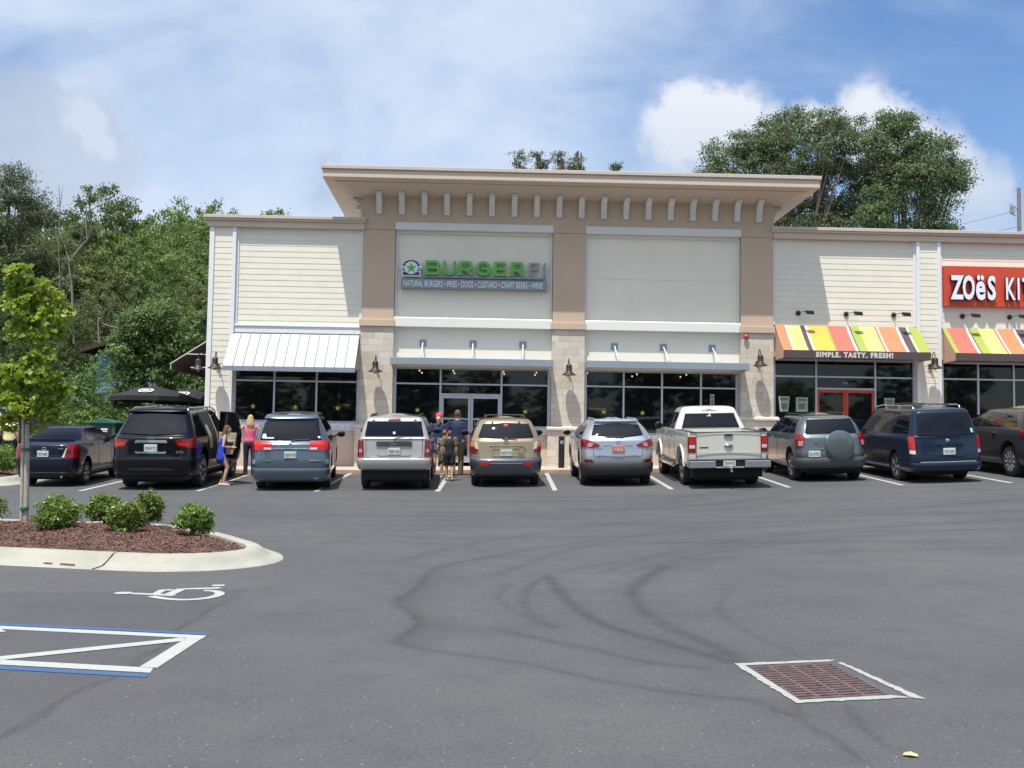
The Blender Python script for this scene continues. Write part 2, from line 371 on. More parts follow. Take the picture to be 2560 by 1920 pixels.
# leave the drain mouth open
cxm = V[Fq].mean(1)
def mat_asphalt():
    m = bpy.data.materials.new('asphalt'); m.use_nodes = True; t = NT(m.node_tree); t.n.clear()
    b = t.node('ShaderNodeBsdfPrincipled'); t.node('ShaderNodeOutputMaterial', ins={0: b.outputs[0]})
    co = t.node('ShaderNodeTexCoord').outputs['Object']
    big = t.noise(co, .22, 4, .6).outputs[0]; mid = t.noise(co, 1.6, 5, .65).outputs[0]; fine = t.noise(co, 70, 3, .75).outputs[0]; grit = t.noise(co, 160, 2, .8).outputs[0]
    mp = t.node('ShaderNodeMapping', ins={0: co, 3: (.12, 1.9, 1)}); mp.inputs['Rotation'].default_value = (0, 0, rad(-7))
    streak = t.noise(mp.outputs[0], 1.3, 6, .65, .6).outputs[0]
    base = t.mix(t.lin(big, .35, .65), (.069, .069, .072), (.094, .092, .091))
    base = t.mix(t.math('MULTIPLY', t.smooth(mid, .42, .70), .40), base, (.054, .054, .058))
    yy = t.node('ShaderNodeSeparateXYZ', ins={0: co}).outputs[1]
    base = t.mix(t.math('MULTIPLY', t.math('MULTIPLY', t.smooth(streak, .48, .66), .5), t.smooth(yy, 12.0, 17)), base, (.048, .048, .053))
    med = t.noise(co, 30, 3, .8).outputs[0]
    base = t.mix(t.math('MULTIPLY', t.smooth(med, .5, .72), .40), base, (.15, .147, .142))
    base = t.mix(t.math('MULTIPLY', t.smooth(med, .5, .3), .5), base, (.042, .042, .047))
    base = t.mix(t.math('MULTIPLY', t.smooth(fine, .5, .8), .45), base, (.18, .177, .17))
    base = t.mix(t.math('MULTIPLY', t.smooth(fine, .5, .25), .45), base, (.045, .045, .05))
    vo = t.node('ShaderNodeTexVoronoi', feature='F1', ins={'Vector': co, 'Scale': 22.0})
    chip = t.math('MULTIPLY', t.smooth(vo.outputs['Distance'], .16, .08), t.smooth(t.node('ShaderNodeSeparateColor', ins={0: vo.outputs['Color']}).outputs[0], .86, .9))
    base = t.mix(t.math('MULTIPLY', chip, .7), base, (.42, .41, .39))
    st = t.node('ShaderNodeAttribute', attribute_name='stain').outputs['Fac']
    nn = t.math('MULTIPLY', st, t.lin(t.noise(co, 5, 5, .7).outputs[0], .3, .65, .45, 1.0))
    base = t.mix(t.math('MULTIPLY', nn, .85), base, (.026, .026, .028))
    pt = t.node('ShaderNodeAttribute', attribute_name='patch').outputs['Fac']
    base = t.mix(t.math('MULTIPLY', pt, .55), base, (.040, .038, .035))
    dk = t.node('ShaderNodeAttribute', attribute_name='bay').outputs['Fac']
    base = t.mix(t.math('MULTIPLY', dk, .42), base, (.052, .052, .058))
    t.l.new(base, b.inputs['Base Color'])
    b.inputs['Roughness'].default_value = .82; b.inputs['Specular IOR Level'].default_value = .35
    h = t.math('ADD', t.math('MULTIPLY', fine, .6), t.math('MULTIPLY', grit, .4))
    bp = t.node('ShaderNodeBump', ins={'Strength': .55, 'Distance': .006, 'Height': h}); t.l.new(bp.outputs[0], b.inputs['Normal'])
    return m
DR = [(2.07, 8.19), (2.80, 8.37), (2.83, 7.24), (2.13, 7.06)]       # drain mouth
keep = ~inpoly(cxm[:, 0], cxm[:, 1], [(2.08, 8.15), (2.76, 8.32), (2.79, 7.27), (2.15, 7.1)])
ASPH = mat_asphalt()
ground = np_mesh('ground', V, Fq[keep], ASPH, smooth=True); tag(ground, kind='structure')
x, y = V[:, 0], V[:, 1]; near = (x > -7) & (x < 16) & (y > 4) & (y < 28)
st = np.zeros(len(V), np.float32); xn, yn = x[near], y[near]; s_ = np.zeros(len(xn))
for P, wd, a in STAIN:
    d = polydist(xn, yn, smoothline(P)); s_ = np.maximum(s_, a*np.exp(-(d/wd)**2))
    s_ = np.maximum(s_, .25*a*np.exp(-(d/(wd*3.2))**2))
for cx, cy, rr in [(-5.9, 26.6, 1.1), (6.4, 26, 1.2), (-8.4, 25, .8), (1.2, 25.8, .7), (8.2, 25.3, 1.0)]:
    s_ = np.maximum(s_, .35*np.exp(-((xn-cx)**2+(yn-cy)**2)/rr**2))
st[near] = s_
pa = np.zeros(len(V), np.float32); ins = inpoly(xn, yn, PATCHP); dd = polydist(xn, yn, PATCHP[1:10])
pa[near] = np.where(ins, 1, 0)*np.exp(-dd/.20)*np.clip((15.6-yn)/3, 0, 1)
by = np.zeros(len(V), np.float32); bx = -2.5+.05*np.sin(y*1.7)+.03*np.sin(y*5.1); by[:] = np.where((x < bx) & (y < 12.2+.2*(x+2.5)), 1, 0)*np.clip(1-(-x-2.5-6)/3, 0, 1)
by = by*(.45+.55*np.exp(-((y-11.2)/1.5)**2))
seam = np.exp(-((x-bx)/.03)**2)*(y < 11.2)*(y > 5)*.8
for nm, arr in (('stain', np.maximum(st, seam.astype(np.float32))), ('patch', pa), ('bay', by.astype(np.float32))):
    at = ground.data.attributes.new(nm, 'FLOAT', 'POINT'); at.data.foreach_set('value', arr.astype(np.float32))

def strip(mb, P, wd, dz=.004, cap=True):
    """flat painted stripe following the ground"""
    P = [Vector((p[0], p[1])) for p in P]; o = len(mb.v)
    for i, p in enumerate(P):
        d = (P[min(i+1, len(P)-1)]-P[max(i-1, 0)]).normalized(); n = Vector((-d.y, d.x))
        for s in (-1, 1):
            q = p+n*s*wd/2; mb.v.append((q.x, q.y, gz(q.x, q.y)+dz))
    for i in range(len(P)-1): a = o+2*i; mb.f.append((a, a+1, a+3, a+2))
    return mb
def seg(a, b, n=10): return [(a[0]+(b[0]-a[0])*i/n, a[1]+(b[1]-a[1])*i/n) for i in range(n+1)]
def paintmat(name, col, wear=.5):
    if name in MATS: return MATS[name]
    m = bpy.data.materials.new(name); m.use_nodes = True; t = NT(m.node_tree); t.n.clear()
    b = t.node('ShaderNodeBsdfPrincipled'); t.node('ShaderNodeOutputMaterial', ins={0: b.outputs[0]})
    co = t.node('ShaderNodeTexCoord').outputs['Object']
    n = t.noise(co, 35, 6, .75).outputs[0]; n2 = t.noise(co, 3, 4, .6).outputs[0]
    f = t.math('MULTIPLY', t.smooth(t.math('ADD', n, t.math('MULTIPLY', n2, .35)), .72, .9), wear)
    c = t.mix(t.lin(n2, .3, .7), tuple(q*.86 for q in col), col)
    t.l.new(t.mix(f, c, (.11, .11, .115)), b.inputs['Base Color']); b.inputs['Roughness'].default_value = .7
    bp = t.node('ShaderNodeBump', ins={'Strength': .35, 'Distance': .005, 'Height': t.noise(co, 90, 3, .7).outputs[0]}); t.l.new(bp.outputs[0], b.inputs['Normal'])
    MATS[name] = m; return m
WP = paintmat('white_road_paint', (.40, .42, .385), .9); BP = paintmat('blue_road_paint', (.035, .10, .24), .8)
stalls = [(-11.5, 24.75), (-8.89, 24.75), (-6.29, 24.86), (-3.61, 24.83), (-.85, 24.84), (1.86, 25.02), (4.58, 25.05), (7.32, 25.0), (9.92, 24.85), (12.32, 24.5), (15.0, 24.4), (17.7, 24.3)]
for i, (sx_, sy_) in enumerate(stalls):
    mb = MB(); strip(mb, seg((sx_, sy_), (sx_+.15, 30.38), 14), .115)
    o = mb.build('parking_stripe', WP); tag(o, kind='structure')
# accessible aisle: white frame with diagonals, blue outside it
def gpoly(mb, pts, dz=.004, n=6):
    """quad patch laid on the ground"""
    a, b, c, d = [Vector(p) for p in pts]; o = len(mb.v)
    for i in range(n+1):
        p = a.lerp(b, i/n); q = d.lerp(c, i/n)
        for r in (p, q): mb.v.append((r.x, r.y, gz(r.x, r.y)+dz))
    for i in range(n): k = o+2*i; mb.f.append((k, k+1, k+3, k+2))
    return mb
dl = Vector((-1, .211))                                            # direction of the bay lines, leftwards
def along(p, L): return (p[0]+dl.x*L, p[1]+dl.y*L)
mb = MB(); A = (-2.23, 9.39); B_ = (-2.20, 9.27); L = 5
gpoly(mb, [A, along(A, L), along((A[0], A[1]-.10), L), (-2.21, 9.30)]); tag(mb.build('blue_line', BP), kind='structure')
mb = MB(); gpoly(mb, [(-2.25, 7.72), along((-2.2, 7.70), L), along((-2.2, 7.60), L), (-2.23, 7.61)]); tag(mb.build('blue_line', BP), kind='structure')
mb = MB(); T1 = (-2.23, 9.27); T2 = (-2.23, 9.12); B1 = (-2.28, 7.93); B2 = (-2.25, 7.76)
gpoly(mb, [T1, along(T1, L), along(T2, L), T2])
gpoly(mb, [B1, along(B1, L), along(B2, L), B2]); WZ = .0
mb2 = mb
gpoly(mb2, [(-2.235, 9.118), (-2.252, 7.932), (-2.385, 7.96), (-2.365, 9.148)], .0045)
tag(mb.build('aisle_outline', WP), kind='structure')
mb = MB()
for k in range(3):
    o_ = k*1.62
    p0 = along((-2.36, 9.09), o_); p1 = along((-3.50, 8.22), o_)
    strip(mb, seg(p0, p1), .15, .0055)
tag(mb.build('aisle_hatching', WP), kind='structure')
mb = MB()
SYM = [[(-3.62, 11.74), (-3.37, 11.69), (-3.15, 11.62)], [(-3.37, 11.71), (-3.38, 12.01), (-3.34, 12.02), (-3.27, 12.01)], [(-3.22, 11.66), (-3.2, 12.08), (-3.04, 12.13), (-2.87, 12.17), (-2.81, 12.23)],
 [(-2.80, 12.40), (-2.93, 12.37)], [(-3.37, 11.55), (-3.21, 11.41), (-3.03, 11.32), (-2.89, 11.34), (-2.77, 11.44), (-2.71, 11.59), (-2.7, 11.75), (-2.76, 11.9), (-2.84, 11.97), (-2.93, 11.98)]]
for k, P in enumerate(SYM): strip(mb, smoothline(P, 4) if k in (0, 4) else P, (.10, .085, .11, .11, .10)[k], .004+.0004*k)
c = [(-3.72+.1*math.cos(a), 11.755+.085*math.sin(a)) for a in np.linspace(0, 2*math.pi, 17)[:-1]]
mb.add([(p[0], p[1], gz(*p)+.0062) for p in c], [tuple(range(16))])
tag(mb.build('wheelchair_marking', WP), kind='structure')

# ---- storm drain
CONC = mat('pale_concrete', (.50, .49, .44), .85, var=.14, vscale=3, bump=.5, bscale=45, dirt=.35)
IRON = mat('rusty_iron', (.13, .085, .08), .75, metal=.25, var=.4, vscale=14, bump=.4, bscale=80)
dr = thing('storm_drain', 'square rusty iron drain grate set in a pale painted frame in the open asphalt', 'drain', (2.45, 7.7, 0))
def loc(p): return (p[0]-2.45, p[1]-7.7)
O = [(1.99, 8.27), (2.84, 8.46), (2.91, 7.17), (2.085, 6.98)]; I_ = [(2.06, 8.20), (2.775, 8.385), (2.80, 7.23), (2.135, 7.07)]
mb = MB(); rnd = random.Random(4)
for i in range(4):
    if i == 1: O2 = [O[1], (2.99, 7.13), (2.91, 7.15), (2.80, 8.42)]
    else: O2 = [O[i], O[(i+1) % 4], I_[(i+1) % 4], I_[i]]
    a, b_, c_, d_ = [Vector(loc(p)) for p in O2]; n = 26; o0 = len(mb.v)
    for k in range(n+1):
        p = a.lerp(b_, k/n); q = d_.lerp(c_, k/n); j = rnd.uniform(-.008, .014); p = p+(p-q).normalized()*j
        if i == 1 and k > 3: q = q+(p-q)*rnd.uniform(0, .25)
        for r in (p, q): mb.v.append((r.x, r.y, .005+.0006*i))
    for k in range(n):
        if i == 1 and k in (0, 1): continue
        m_ = o0+2*k; mb.f.append((m_, m_+1, m_+3, m_+2))
mb.build('painted_frame', paintmat('frame_paint', (.36, .365, .33), 1.0), dr)
mb = MB(); a, b_, c_, d_ = [Vector(loc(p)) for p in I_]
def G2(s, t): return a.lerp(b_, s).lerp(d_.lerp(c_, s), t)
def gbar(mb, s0, s1, t0, t1, zt=.002, zb=-.05):
    q = [G2(s0, t0), G2(s1, t0), G2(s1, t1), G2(s0, t1)]; mb.poly([(p.x, p.y, zb) for p in q], (0, 0, zt-zb))
for k in range(5): s = k/4; gbar(mb, max(0, s-.018)+0, min(1, s+.018), 0, 1, .001)
for k in range(17): t = k/16; gbar(mb, 0, 1, max(0, t-.017), min(1, t+.017), .0005)
mb.build('grate', IRON, dr)
mb = MB(); mb.box(-.5, .5, -.9, .95, -.62, -.6)
for (p, q) in ((a, b_), (b_, c_), (c_, d_), (d_, a)): mb.poly([(p.x, p.y, -.6), (q.x, q.y, -.6), (q.x, q.y, -.02), (p.x, p.y, -.02)], ((p-G2(.5, .5)).x*.06, (p-G2(.5, .5)).y*.06, 0))
mb.build('pit', mat('pit_dark', (.03, .025, .025), .9), dr)
# dead leaf
mb = MB(); mb.add([(-.045, -.012, .004), (-.03, .03, .012), (.01, .032, .02), (.05, .01, .012), (.055, -.02, .004), (0, -.035, .012), (0, 0, .024)], [(0, 6, 1), (1, 6, 2), (2, 6, 3), (3, 6, 4), (4, 6, 5), (5, 6, 0)])
o = mb.build('fallen_leaf', mat('dry_leaf', (.55, .40, .17), .8, var=.3, vscale=40)); o.location = (2.34, 5.79, .006); o.rotation_euler = (0, 0, -.3); o.scale = (.8, .8, .8)
tag(o, 'small curled yellow dead leaf on the asphalt in front of the drain', 'leaf')

# ---- kerbed planting island, near left
def kerb(name, inner, label_kind, prof, mt, closed=True):
    P = smoothline(inner+[inner[0]] if closed else inner, 5)
    if closed: P = P[:-1]
    n = len(P); mb = MB(); k = len(prof)
    for i, p in enumerate(P):
        a = Vector(P[(i-1) % n] if closed else P[max(i-1, 0)]); b = Vector(P[(i+1) % n] if closed else P[min(i+1, n-1)])
        d = (b-a).normalized(); nn = Vector((d.y, -d.x)); rs = random.Random(i)
        for (dd, h) in prof:
            q = Vector(p)+nn*dd; mb.v.append((q.x, q.y, gz(q.x, q.y)+h+rs.uniform(-.002, .002)))
    for i in range(n if closed else n-1):
        for j in range(k-1):
            a = i*k+j; b = ((i+1) % n)*k+j; mb.f.append((a, a+1, b+1, b))
    o = mb.build(name, mt, smooth=50, fixn=False); return tag(o, kind=label_kind), P
def kerbmat(name, c):
    m = mat(name, c, .85, var=.12, vscale=2.5, bump=.5, bscale=50, dirt=.5); return m
KPROF = [(-.02, .05), (-.01, .15), (.02, .165), (.12, .165), (.17, .15), (.22, .115), (.27, .065), (.33, .032), (.40, .02), (.47, .008), (.50, -.02)]
ISL = [(-13.5, 16.6), (-9.0, 15.3), (-6.22, 14.53), (-4.26, 14.02), (-3.72, 13.98), (-3.32, 14.12), (-3.05, 14.45), (-3.1, 14.95), (-3.5, 15.6), (-3.95, 16.25), (-4.7, 17.0), (-5.9, 17.45), (-7.6, 17.75), (-13.5, 19.5)]
KERBM = kerbmat('kerb_concrete', (.335, .325, .27))
ko, KP = kerb('island_kerb', ISL, 'structure', KPROF, KERBM)
def bed(name, poly, h, m, st=.06, amp=.03, seed=1):
    P = np.array(poly); x0, y0 = P.min(0); x1, y1 = P.max(0)
    ax = np.arange(x0-.1, x1+.1, st); ay = np.arange(y0-.1, y1+.1, st); A, B = np.meshgrid(ax, ay)
    d = polydist(A, B, [tuple(p) for p in poly]+[tuple(poly[0])]); ins = inpoly(A, B, poly)
    r = np.random.RandomState(seed)
    z = G(A, B)+.10+h*(1-np.exp(-d/.6))+r.uniform(-amp, amp, A.shape)*.6+amp*np.sin(A*5+1)*np.sin(B*4.3)
    idx = np.arange(A.size).reshape(A.shape); ok = ins | (d < st*1.6)
    q = np.stack([idx[:-1, :-1], idx[:-1, 1:], idx[1:, 1:], idx[1:, :-1]], -1).reshape(-1, 4)
    okf = ok.ravel()[q].all(1)
    z = np.where(ins, z, G(A, B)+.08)
    o = np_mesh(name, np.stack([A, B, z], -1).reshape(-1, 3), q[okf], m); return tag(o, kind='structure')
def mulchmat():
    m = bpy.data.materials.new('bark_mulch'); m.use_nodes = True; t = NT(m.node_tree); t.n.clear()
    b = t.node('ShaderNodeBsdfPrincipled'); t.node('ShaderNodeOutputMaterial', ins={0: b.outputs[0]}); b.inputs['Roughness'].default_value = .95
    co = t.node('ShaderNodeTexCoord').outputs['Object']
    mp = t.node('ShaderNodeMapping', ins={0: co, 3: (1, 2.4, 1)})
    vo = t.node('ShaderNodeTexVoronoi', ins={'Vector': mp.outputs[0], 'Scale': 55.0})
    n = t.noise(co, 4, 4).outputs[0]
    c = t.mix(t.node('ShaderNodeSeparateColor', ins={0: vo.outputs['Color']}).outputs[0], (.055, .034, .026), (.155, .090, .068))
    c = t.mix(t.math('MULTIPLY', t.smooth(n, .45, .7), .5), c, (.06, .03, .024))
    t.l.new(c, b.inputs['Base Color'])
    bp = t.node('ShaderNodeBump', ins={'Strength': .7, 'Distance': .015, 'Height': vo.outputs['Distance']}); t.l.new(bp.outputs[0], b.inputs['Normal'])
    return m
MULCH = mulchmat(); MATS['bark_mulch'] = MULCH
bed('mulch_bed', [tuple(p) for p in KP], .16, MULCH)
# loose bark chips: nobody could count them
def chips(name, poly, n, h, seed, sz=.03):
    r = np.random.RandomState(seed); P = np.array(poly); x0, y0 = P.min(0); x1, y1 = P.max(0)
    x = r.uniform(max(x0, -9), x1, n*3); y = r.uniform(y0, y1, n*3); ok = inpoly(x, y, poly); x, y = x[ok][:n], y[ok][:n]; n = len(x)
    d = polydist(x, y, [tuple(p) for p in poly]+[tuple(poly[0])])
    z = G(x, y)+.112+h*(1-np.exp(-d/.6))+.03*np.sin(x*5+1)*np.sin(y*4.3)
    a = r.uniform(0, np.pi, n); l = r.uniform(.5, 1.6, n)*sz; w_ = r.uniform(.25, .5, n)*sz; tl = r.uniform(-.5, .5, (n, 2))
    V = []
    for sx, sy in ((-1, -1), (1, -1), (1, 1), (-1, 1)):
        V.append(np.stack([x+np.cos(a)*l*sx-np.sin(a)*w_*sy, y+np.sin(a)*l*sx+np.cos(a)*w_*sy, z+.012+tl[:, 0]*l*sx+tl[:, 1]*w_*sy], -1))
    V = np.stack(V, 1).reshape(-1, 3)
    mm = mat('bark_chip', (.16, .075, .055), .9, var=.7, vscale=9)
    o = np_mesh(name, V, np.arange(4*n).reshape(n, 4), mm); return tag(o, 'loose red brown bark chips covering the planting island', 'mulch', kind='stuff')
chips('bark_chips', [tuple(p) for p in KP], 14000, .16, 3, .016)
# expansion joint and the little litter in the gutter
mb = MB()
jp = [(-4.52, 14.09, .167), (-4.55, 13.93, .165), (-4.56, 13.88, .14), (-4.60, 13.82, .07), (-4.63, 13.72, .03), (-4.70, 13.6, .012)]
for i in range(len(jp)-1):
    a, b_ = jp[i], jp[i+1]; mb.bar((a[0], a[1], gz(a[0], a[1])+a[2]), (b_[0], b_[1], gz(b_[0], b_[1])+b_[2]), .012, .008)
tag(mb.build('kerb_joint', mat('joint_dark', (.05, .045, .04), .9)), kind='structure')
TW = mat('twig_bark', (.20, .10, .055), .8, var=.3, vscale=20)
for (p, q, lb) in [((-4.98, 13.79), (-5.19, 13.87), 'long brown twig lying in the island gutter'), ((-5.30, 13.90), (-5.42, 13.94), 'short brown twig lying in the island gutter')]:
    mb = MB(); mb.tube([(p[0], p[1], gz(*p)+.035), ((p[0]+q[0])/2, (p[1]+q[1])/2-.012, gz(*p)+.04), (q[0], q[1], gz(*q)+.035)], .011, 6); tag(mb.build('twig', TW), lb, 'twig', 'twigs in the island gutter')

# ---- kerb and walk along the shops
TAN = mat('tan_kerb_concrete', (.36, .235, .165), .85, var=.15, vscale=3, bump=.4, bscale=50, dirt=.3)
WALK = mat('walk_concrete', (.47, .37, .29), .85, var=.1, vscale=2, bump=.3, bscale=50)
mb = MB(); xs = np.linspace(-8.6, 24, 90); pr = [(30.40, -.05), (30.41, .085), (30.43, .10), (30.58, .10)]
for x_ in xs:
    for (y_, h_) in pr: mb.v.append((x_, y_, gz(x_, 30.4)+h_))
for i in range(len(xs)-1):
    for j in range(3): a = i*4+j; mb.f.append((a, a+1, a+5, a+4))
tag(mb.build('shop_kerb', TAN, smooth=40), kind='structure')
mb = MB()
for x_ in xs:
    for (y_, h_) in ((30.58, .096), (32.9, .16), (60, .16)): mb.v.append((x_, y_, gz(x_, 30.4)+h_))
for i in range(len(xs)-1):
    for j in range(2): a = i*3+j; mb.f.append((a, a+1, a+4, a+3))
tag(mb.build('shop_walk', WALK, smooth=40), kind='structure')
# ================================================================== SHOP BUILDING
P = 32.6
CREAM = mat('cream_siding', (.71, .665, .55), .62, var=.04, vscale=3, bump=.1, bscale=120)
WHITE = mat('white_trim', (.69, .70, .69), .5, var=.03, vscale=3)
STUC = mat('cream_stucco', (.77, .72, .595), .85, dirt=.12, var=.035, vscale=1.3, bump=.25, bscale=160)
STUCW = mat('white_stucco', (.67, .67, .62), .8, var=.03, vscale=1.5, bump=.2, bscale=160)
BROWN = mat('brown_stucco', (.51, .39, .28), .85, dirt=.12, var=.05, vscale=1.2, bump=.25, bscale=160)
TANC = mat('tan_cornice', (.56, .45, .35), .75, var=.04, vscale=1.5)
TANL = mat('tan_cornice_cap', (.50, .43, .36), .7, var=.05, vscale=3)
BRKT = mat('bracket_grey', (.60, .60, .57), .8, var=.03)
STEEL = mat('grey_steel', (.27, .30, .345), .45, .3, var=.05, vscale=2)
ALU = mat('aluminium_frame', (.50, .52, .56), .35, .6, var=.04)
DARKM = mat('dark_bronze', (.055, .042, .04), .45, .6, var=.3, vscale=20)
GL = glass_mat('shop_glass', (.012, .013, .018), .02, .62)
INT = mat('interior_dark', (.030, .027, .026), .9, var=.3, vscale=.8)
def stone_mat():
    m = bpy.data.materials.new('cut_limestone'); m.use_nodes = True; t = NT(m.node_tree); t.n.clear()
    b = t.node('ShaderNodeBsdfPrincipled'); t.node('ShaderNodeOutputMaterial', ins={0: b.outputs[0]}); b.inputs['Roughness'].default_value = .88
    co = t.node('ShaderNodeTexCoord').outputs['Object']; s = t.node('ShaderNodeSeparateXYZ', ins={0: co})
    xy = t.math('ADD', s.outputs[0], s.outputs[1])
    wob = t.noise(co, 3, 3).outputs[0]
    xv = t.node('ShaderNodeCombineXYZ', ins={0: xy, 1: t.math('ADD', s.outputs[2], t.math('MULTIPLY', wob, .03)), 2: 0.0}).outputs[0]
    br = t.node('ShaderNodeTexBrick', offset=.43, squash=.7, squash_frequency=3, ins={'Vector': xv, 'Color1': (.45, .39, .30, 1), 'Color2': (.57, .525, .44, 1), 'Mortar': (.41, .345, .28, 1), 'Scale': 1.0, 'Mortar Size': .005, 'Mortar Smooth': .3, 'Brick Width': .47, 'Row Height': .205, 'Bias': .1})
    n = t.noise(co, 2.2, 5, .65).outputs[0]; n2 = t.noise(co, 22, 5, .7).outputs[0]
    c = t.mix(t.math('MULTIPLY', t.smooth(n, .42, .7), .4), br.outputs[0], (.60, .53, .45))
    c = t.mix(t.math('MULTIPLY', t.smooth(n2, .55, .8), .3), c, (.34, .26, .2))
    t.l.new(c, b.inputs['Base Color'])
    h = t.math('ADD', t.math('MULTIPLY', br.outputs['Fac'], -1.0), t.math('MULTIPLY', n2, .5))
    bp = t.node('ShaderNodeBump', ins={'Strength': .6, 'Distance': .02, 'Height': h}); t.l.new(bp.outputs[0], b.inputs['Normal'])
    MATS['cut_limestone'] = m; return m
STONE = stone_mat(); CAST = mat('cast_stone', (.58, .53, .46), .8, var=.08, vscale=3, bump=.2)
LOWW = mat('low_tan_wall', (.50, .40, .325), .85, var=.07, vscale=2, bump=.3, bscale=40)
bl = thing('shop_building', 'long single storey shop building with cream lap siding wings and a tall tan centre block', 'building', (0, P, 0))
def part(mb, name, m, parent=None, **k):
    """meshes are written in scene coordinates and moved into the building's frame"""
    return mb.build(name, m, parent or bl, xf=Matrix.Translation((0, -P, 0)), **k)
def siding(mb, x0, x1, y, z0, z1, e=.176, d=.013):
    z = z0
    while z < z1-.01:
        t = min(z+e, z1)
        mb.add([(x0, y-d, z), (x1, y-d, z), (x1, y-.006, t), (x0, y-.006, t), (x0, y+.05, z), (x1, y+.05, z), (x1, y+.05, t), (x0, y+.05, t)],
               [(0, 1, 2, 3), (0, 4, 5, 1), (0, 3, 7, 4), (1, 5, 6, 2)]); z = t
    return mb
def siding_side(mb, x, y0, y1, z0, z1, e=.176, d=.013):
    z = z0
    while z < z1-.01:
        t = min(z+e, z1)
        mb.add([(x-d, y0, z), (x-d, y1, z), (x-.006, y1, t), (x-.006, y0, t), (x+.05, y0, z), (x+.05, y1, z)], [(0, 3, 2, 1), (0, 1, 5, 4)]); z = t
    return mb
BK = 47.0
# core walls, behind the cladding (with the shopfront openings left out)
mb = MB()
mb.box(-8.07, -7.36, P+.02, P+.6, .7, 8.2)                       # left pier
mb.box(-7.36, -3.5, P+.12, P+.6, 3.98, 8.2)
mb.box(-8.07, -7.8, P+.6, BK, .7, 8.2); mb.box(-7.8, 24, BK-.3, BK, .7, 8.2); mb.box(23.7, 24, P+.6, BK-.3, .7, 8.2)
mb.box(9.03, 13.6, P+.12, P+.6, 4.58, 8.2); mb.box(13.61, 14.15, P+.03, P+.6, .7, 8.2); mb.box(14.23, 24, P+.12, P+.6, 4.57, 8.2)
pass
part(mb, 'wall', CREAM)
mb = MB(); mb.box(-7.8, 23.7, P+.6, BK-.3, 7.7, 7.8); part(mb, 'roof', mat('roof_membrane', (.45, .45, .43), .9))
for a_ in ((-7.985, -7.43, P+.02, .9), (-7.33, -3.5, P+.10, 5.22), (9.06, 13.5, P+.10, 5.55), (13.6, 14.16, P+.02, 1.2), (14.26, 24, P+.10, 5.55)): part(siding(MB(), *a_, 8.21), 'lap_siding', CREAM)
part(siding_side(MB(), -8.07, P+.1, BK, .9, 8.21), 'lap_siding', CREAM)
mb = MB()
for x0, x1, y in ((-8.12, -7.98, P-.03), (-7.435, -7.325, P-.03), (13.50, 13.605, P-.03), (14.155, 14.26, P-.03)): mb = MB(); mb.box(x0, x1, y, P+.27, .9 if x0 < 0 else 1.2, 8.208); part(mb, 'corner_board', WHITE, bevel=.004)
mb = MB(); mb.box(-8.125, -8.05, P+.272, P+.35, .9, 8.208); part(mb, 'corner_board', WHITE)
for x0, x1 in ((-7.324, -7.25), (-3.58, -3.505), (9.055, 9.12), (13.43, 13.498), (14.262, 14.33)): mb = MB(); mb.box(x0, x1, P+.055, P+.13, 5.22 if x0 < 0 else 5.55, 8.207); part(mb, 'edge_trim', WHITE, bevel=.004)
mb = MB(); mb.box(-7.36, -3.49, P+.03, P+.30, 5.02, 5.215); mb.box(-7.33, -3.50, P+.0, P+.30, 5.215, 5.26)
part(mb, 'trim_band', WHITE, bevel=.006)
# wing cornices, stepped
for x0, x1 in ((-8.22, -3.47), (9.04, 24)):
    mb = MB(); mb.box(x0+.02, x1, P-.07, P+.7, 8.212, 8.40); mb.box(x0-.06, x1+(.03 if x1 < 0 else 0), P-.14, P+.75, 8.40, 8.455)
    part(mb, 'cornice', TANC, bevel=.01)
    mb = MB(); mb.box(x0-.08, x1+(.05 if x1 < 0 else 0), P-.175, P+.8, 8.458, 8.56); part(mb, 'cornice_cap', TANL, bevel=.012)
mb = MB(); mb.box(-8.22, -8.08, P+.7, BK, 8.212, 8.40); part(mb, 'cornice', TANC)
mb = MB(); mb.box(-8.34, -8.0, P+.8, BK, 8.458, 8.56); part(mb, 'cornice_cap', TANL)
# pilasters: limestone below, stucco above
for x0, x1, zs in ((-3.52, -2.53, 2.26), (2.27, 3.27, 2.27), (8.05, 9.06, 2.66)):
    mb = MB(); mb.box(x0, x1, P, P+.6, .8, 5.275); part(mb, 'pilaster_base', STONE)
    mb = MB(); mb.box(x0+.005, x1-.005, P-.10, P-.002, .8, zs-.05); mb.box(x0-.10, x0+.0045, P-.10, P+.2, .8, zs-.05); mb.box(x1-.0045, x1+.06, P-.10, P+.2, .8, zs-.05); part(mb, 'plinth', STONE)
    mb = MB(); mb.poly([(x0-.14, P-.17, zs-.05), (x0-.14, P-.17, zs+.02), (x0-.14, P-.003, zs+.07), (x0-.14, P-.003, zs-.05)], (x1-x0+.28, 0, 0)); part(mb, 'sill_course', CAST, bevel=.01)
    mb = MB(); mb.box(x0+.01, x1-.01, P+.002, P+.6, 5.49, 8.238); part(mb, 'pilaster', BROWN)
    mb = MB(); mb.box(x0-.05, x1+.03, P-.07, P+.6, 5.278, 5.475); mb.box(x0-.03, x1+.01, P-.04, P+.6, 5.475, 5.489); part(mb, 'pilaster_cap', BROWN, bevel=.012)
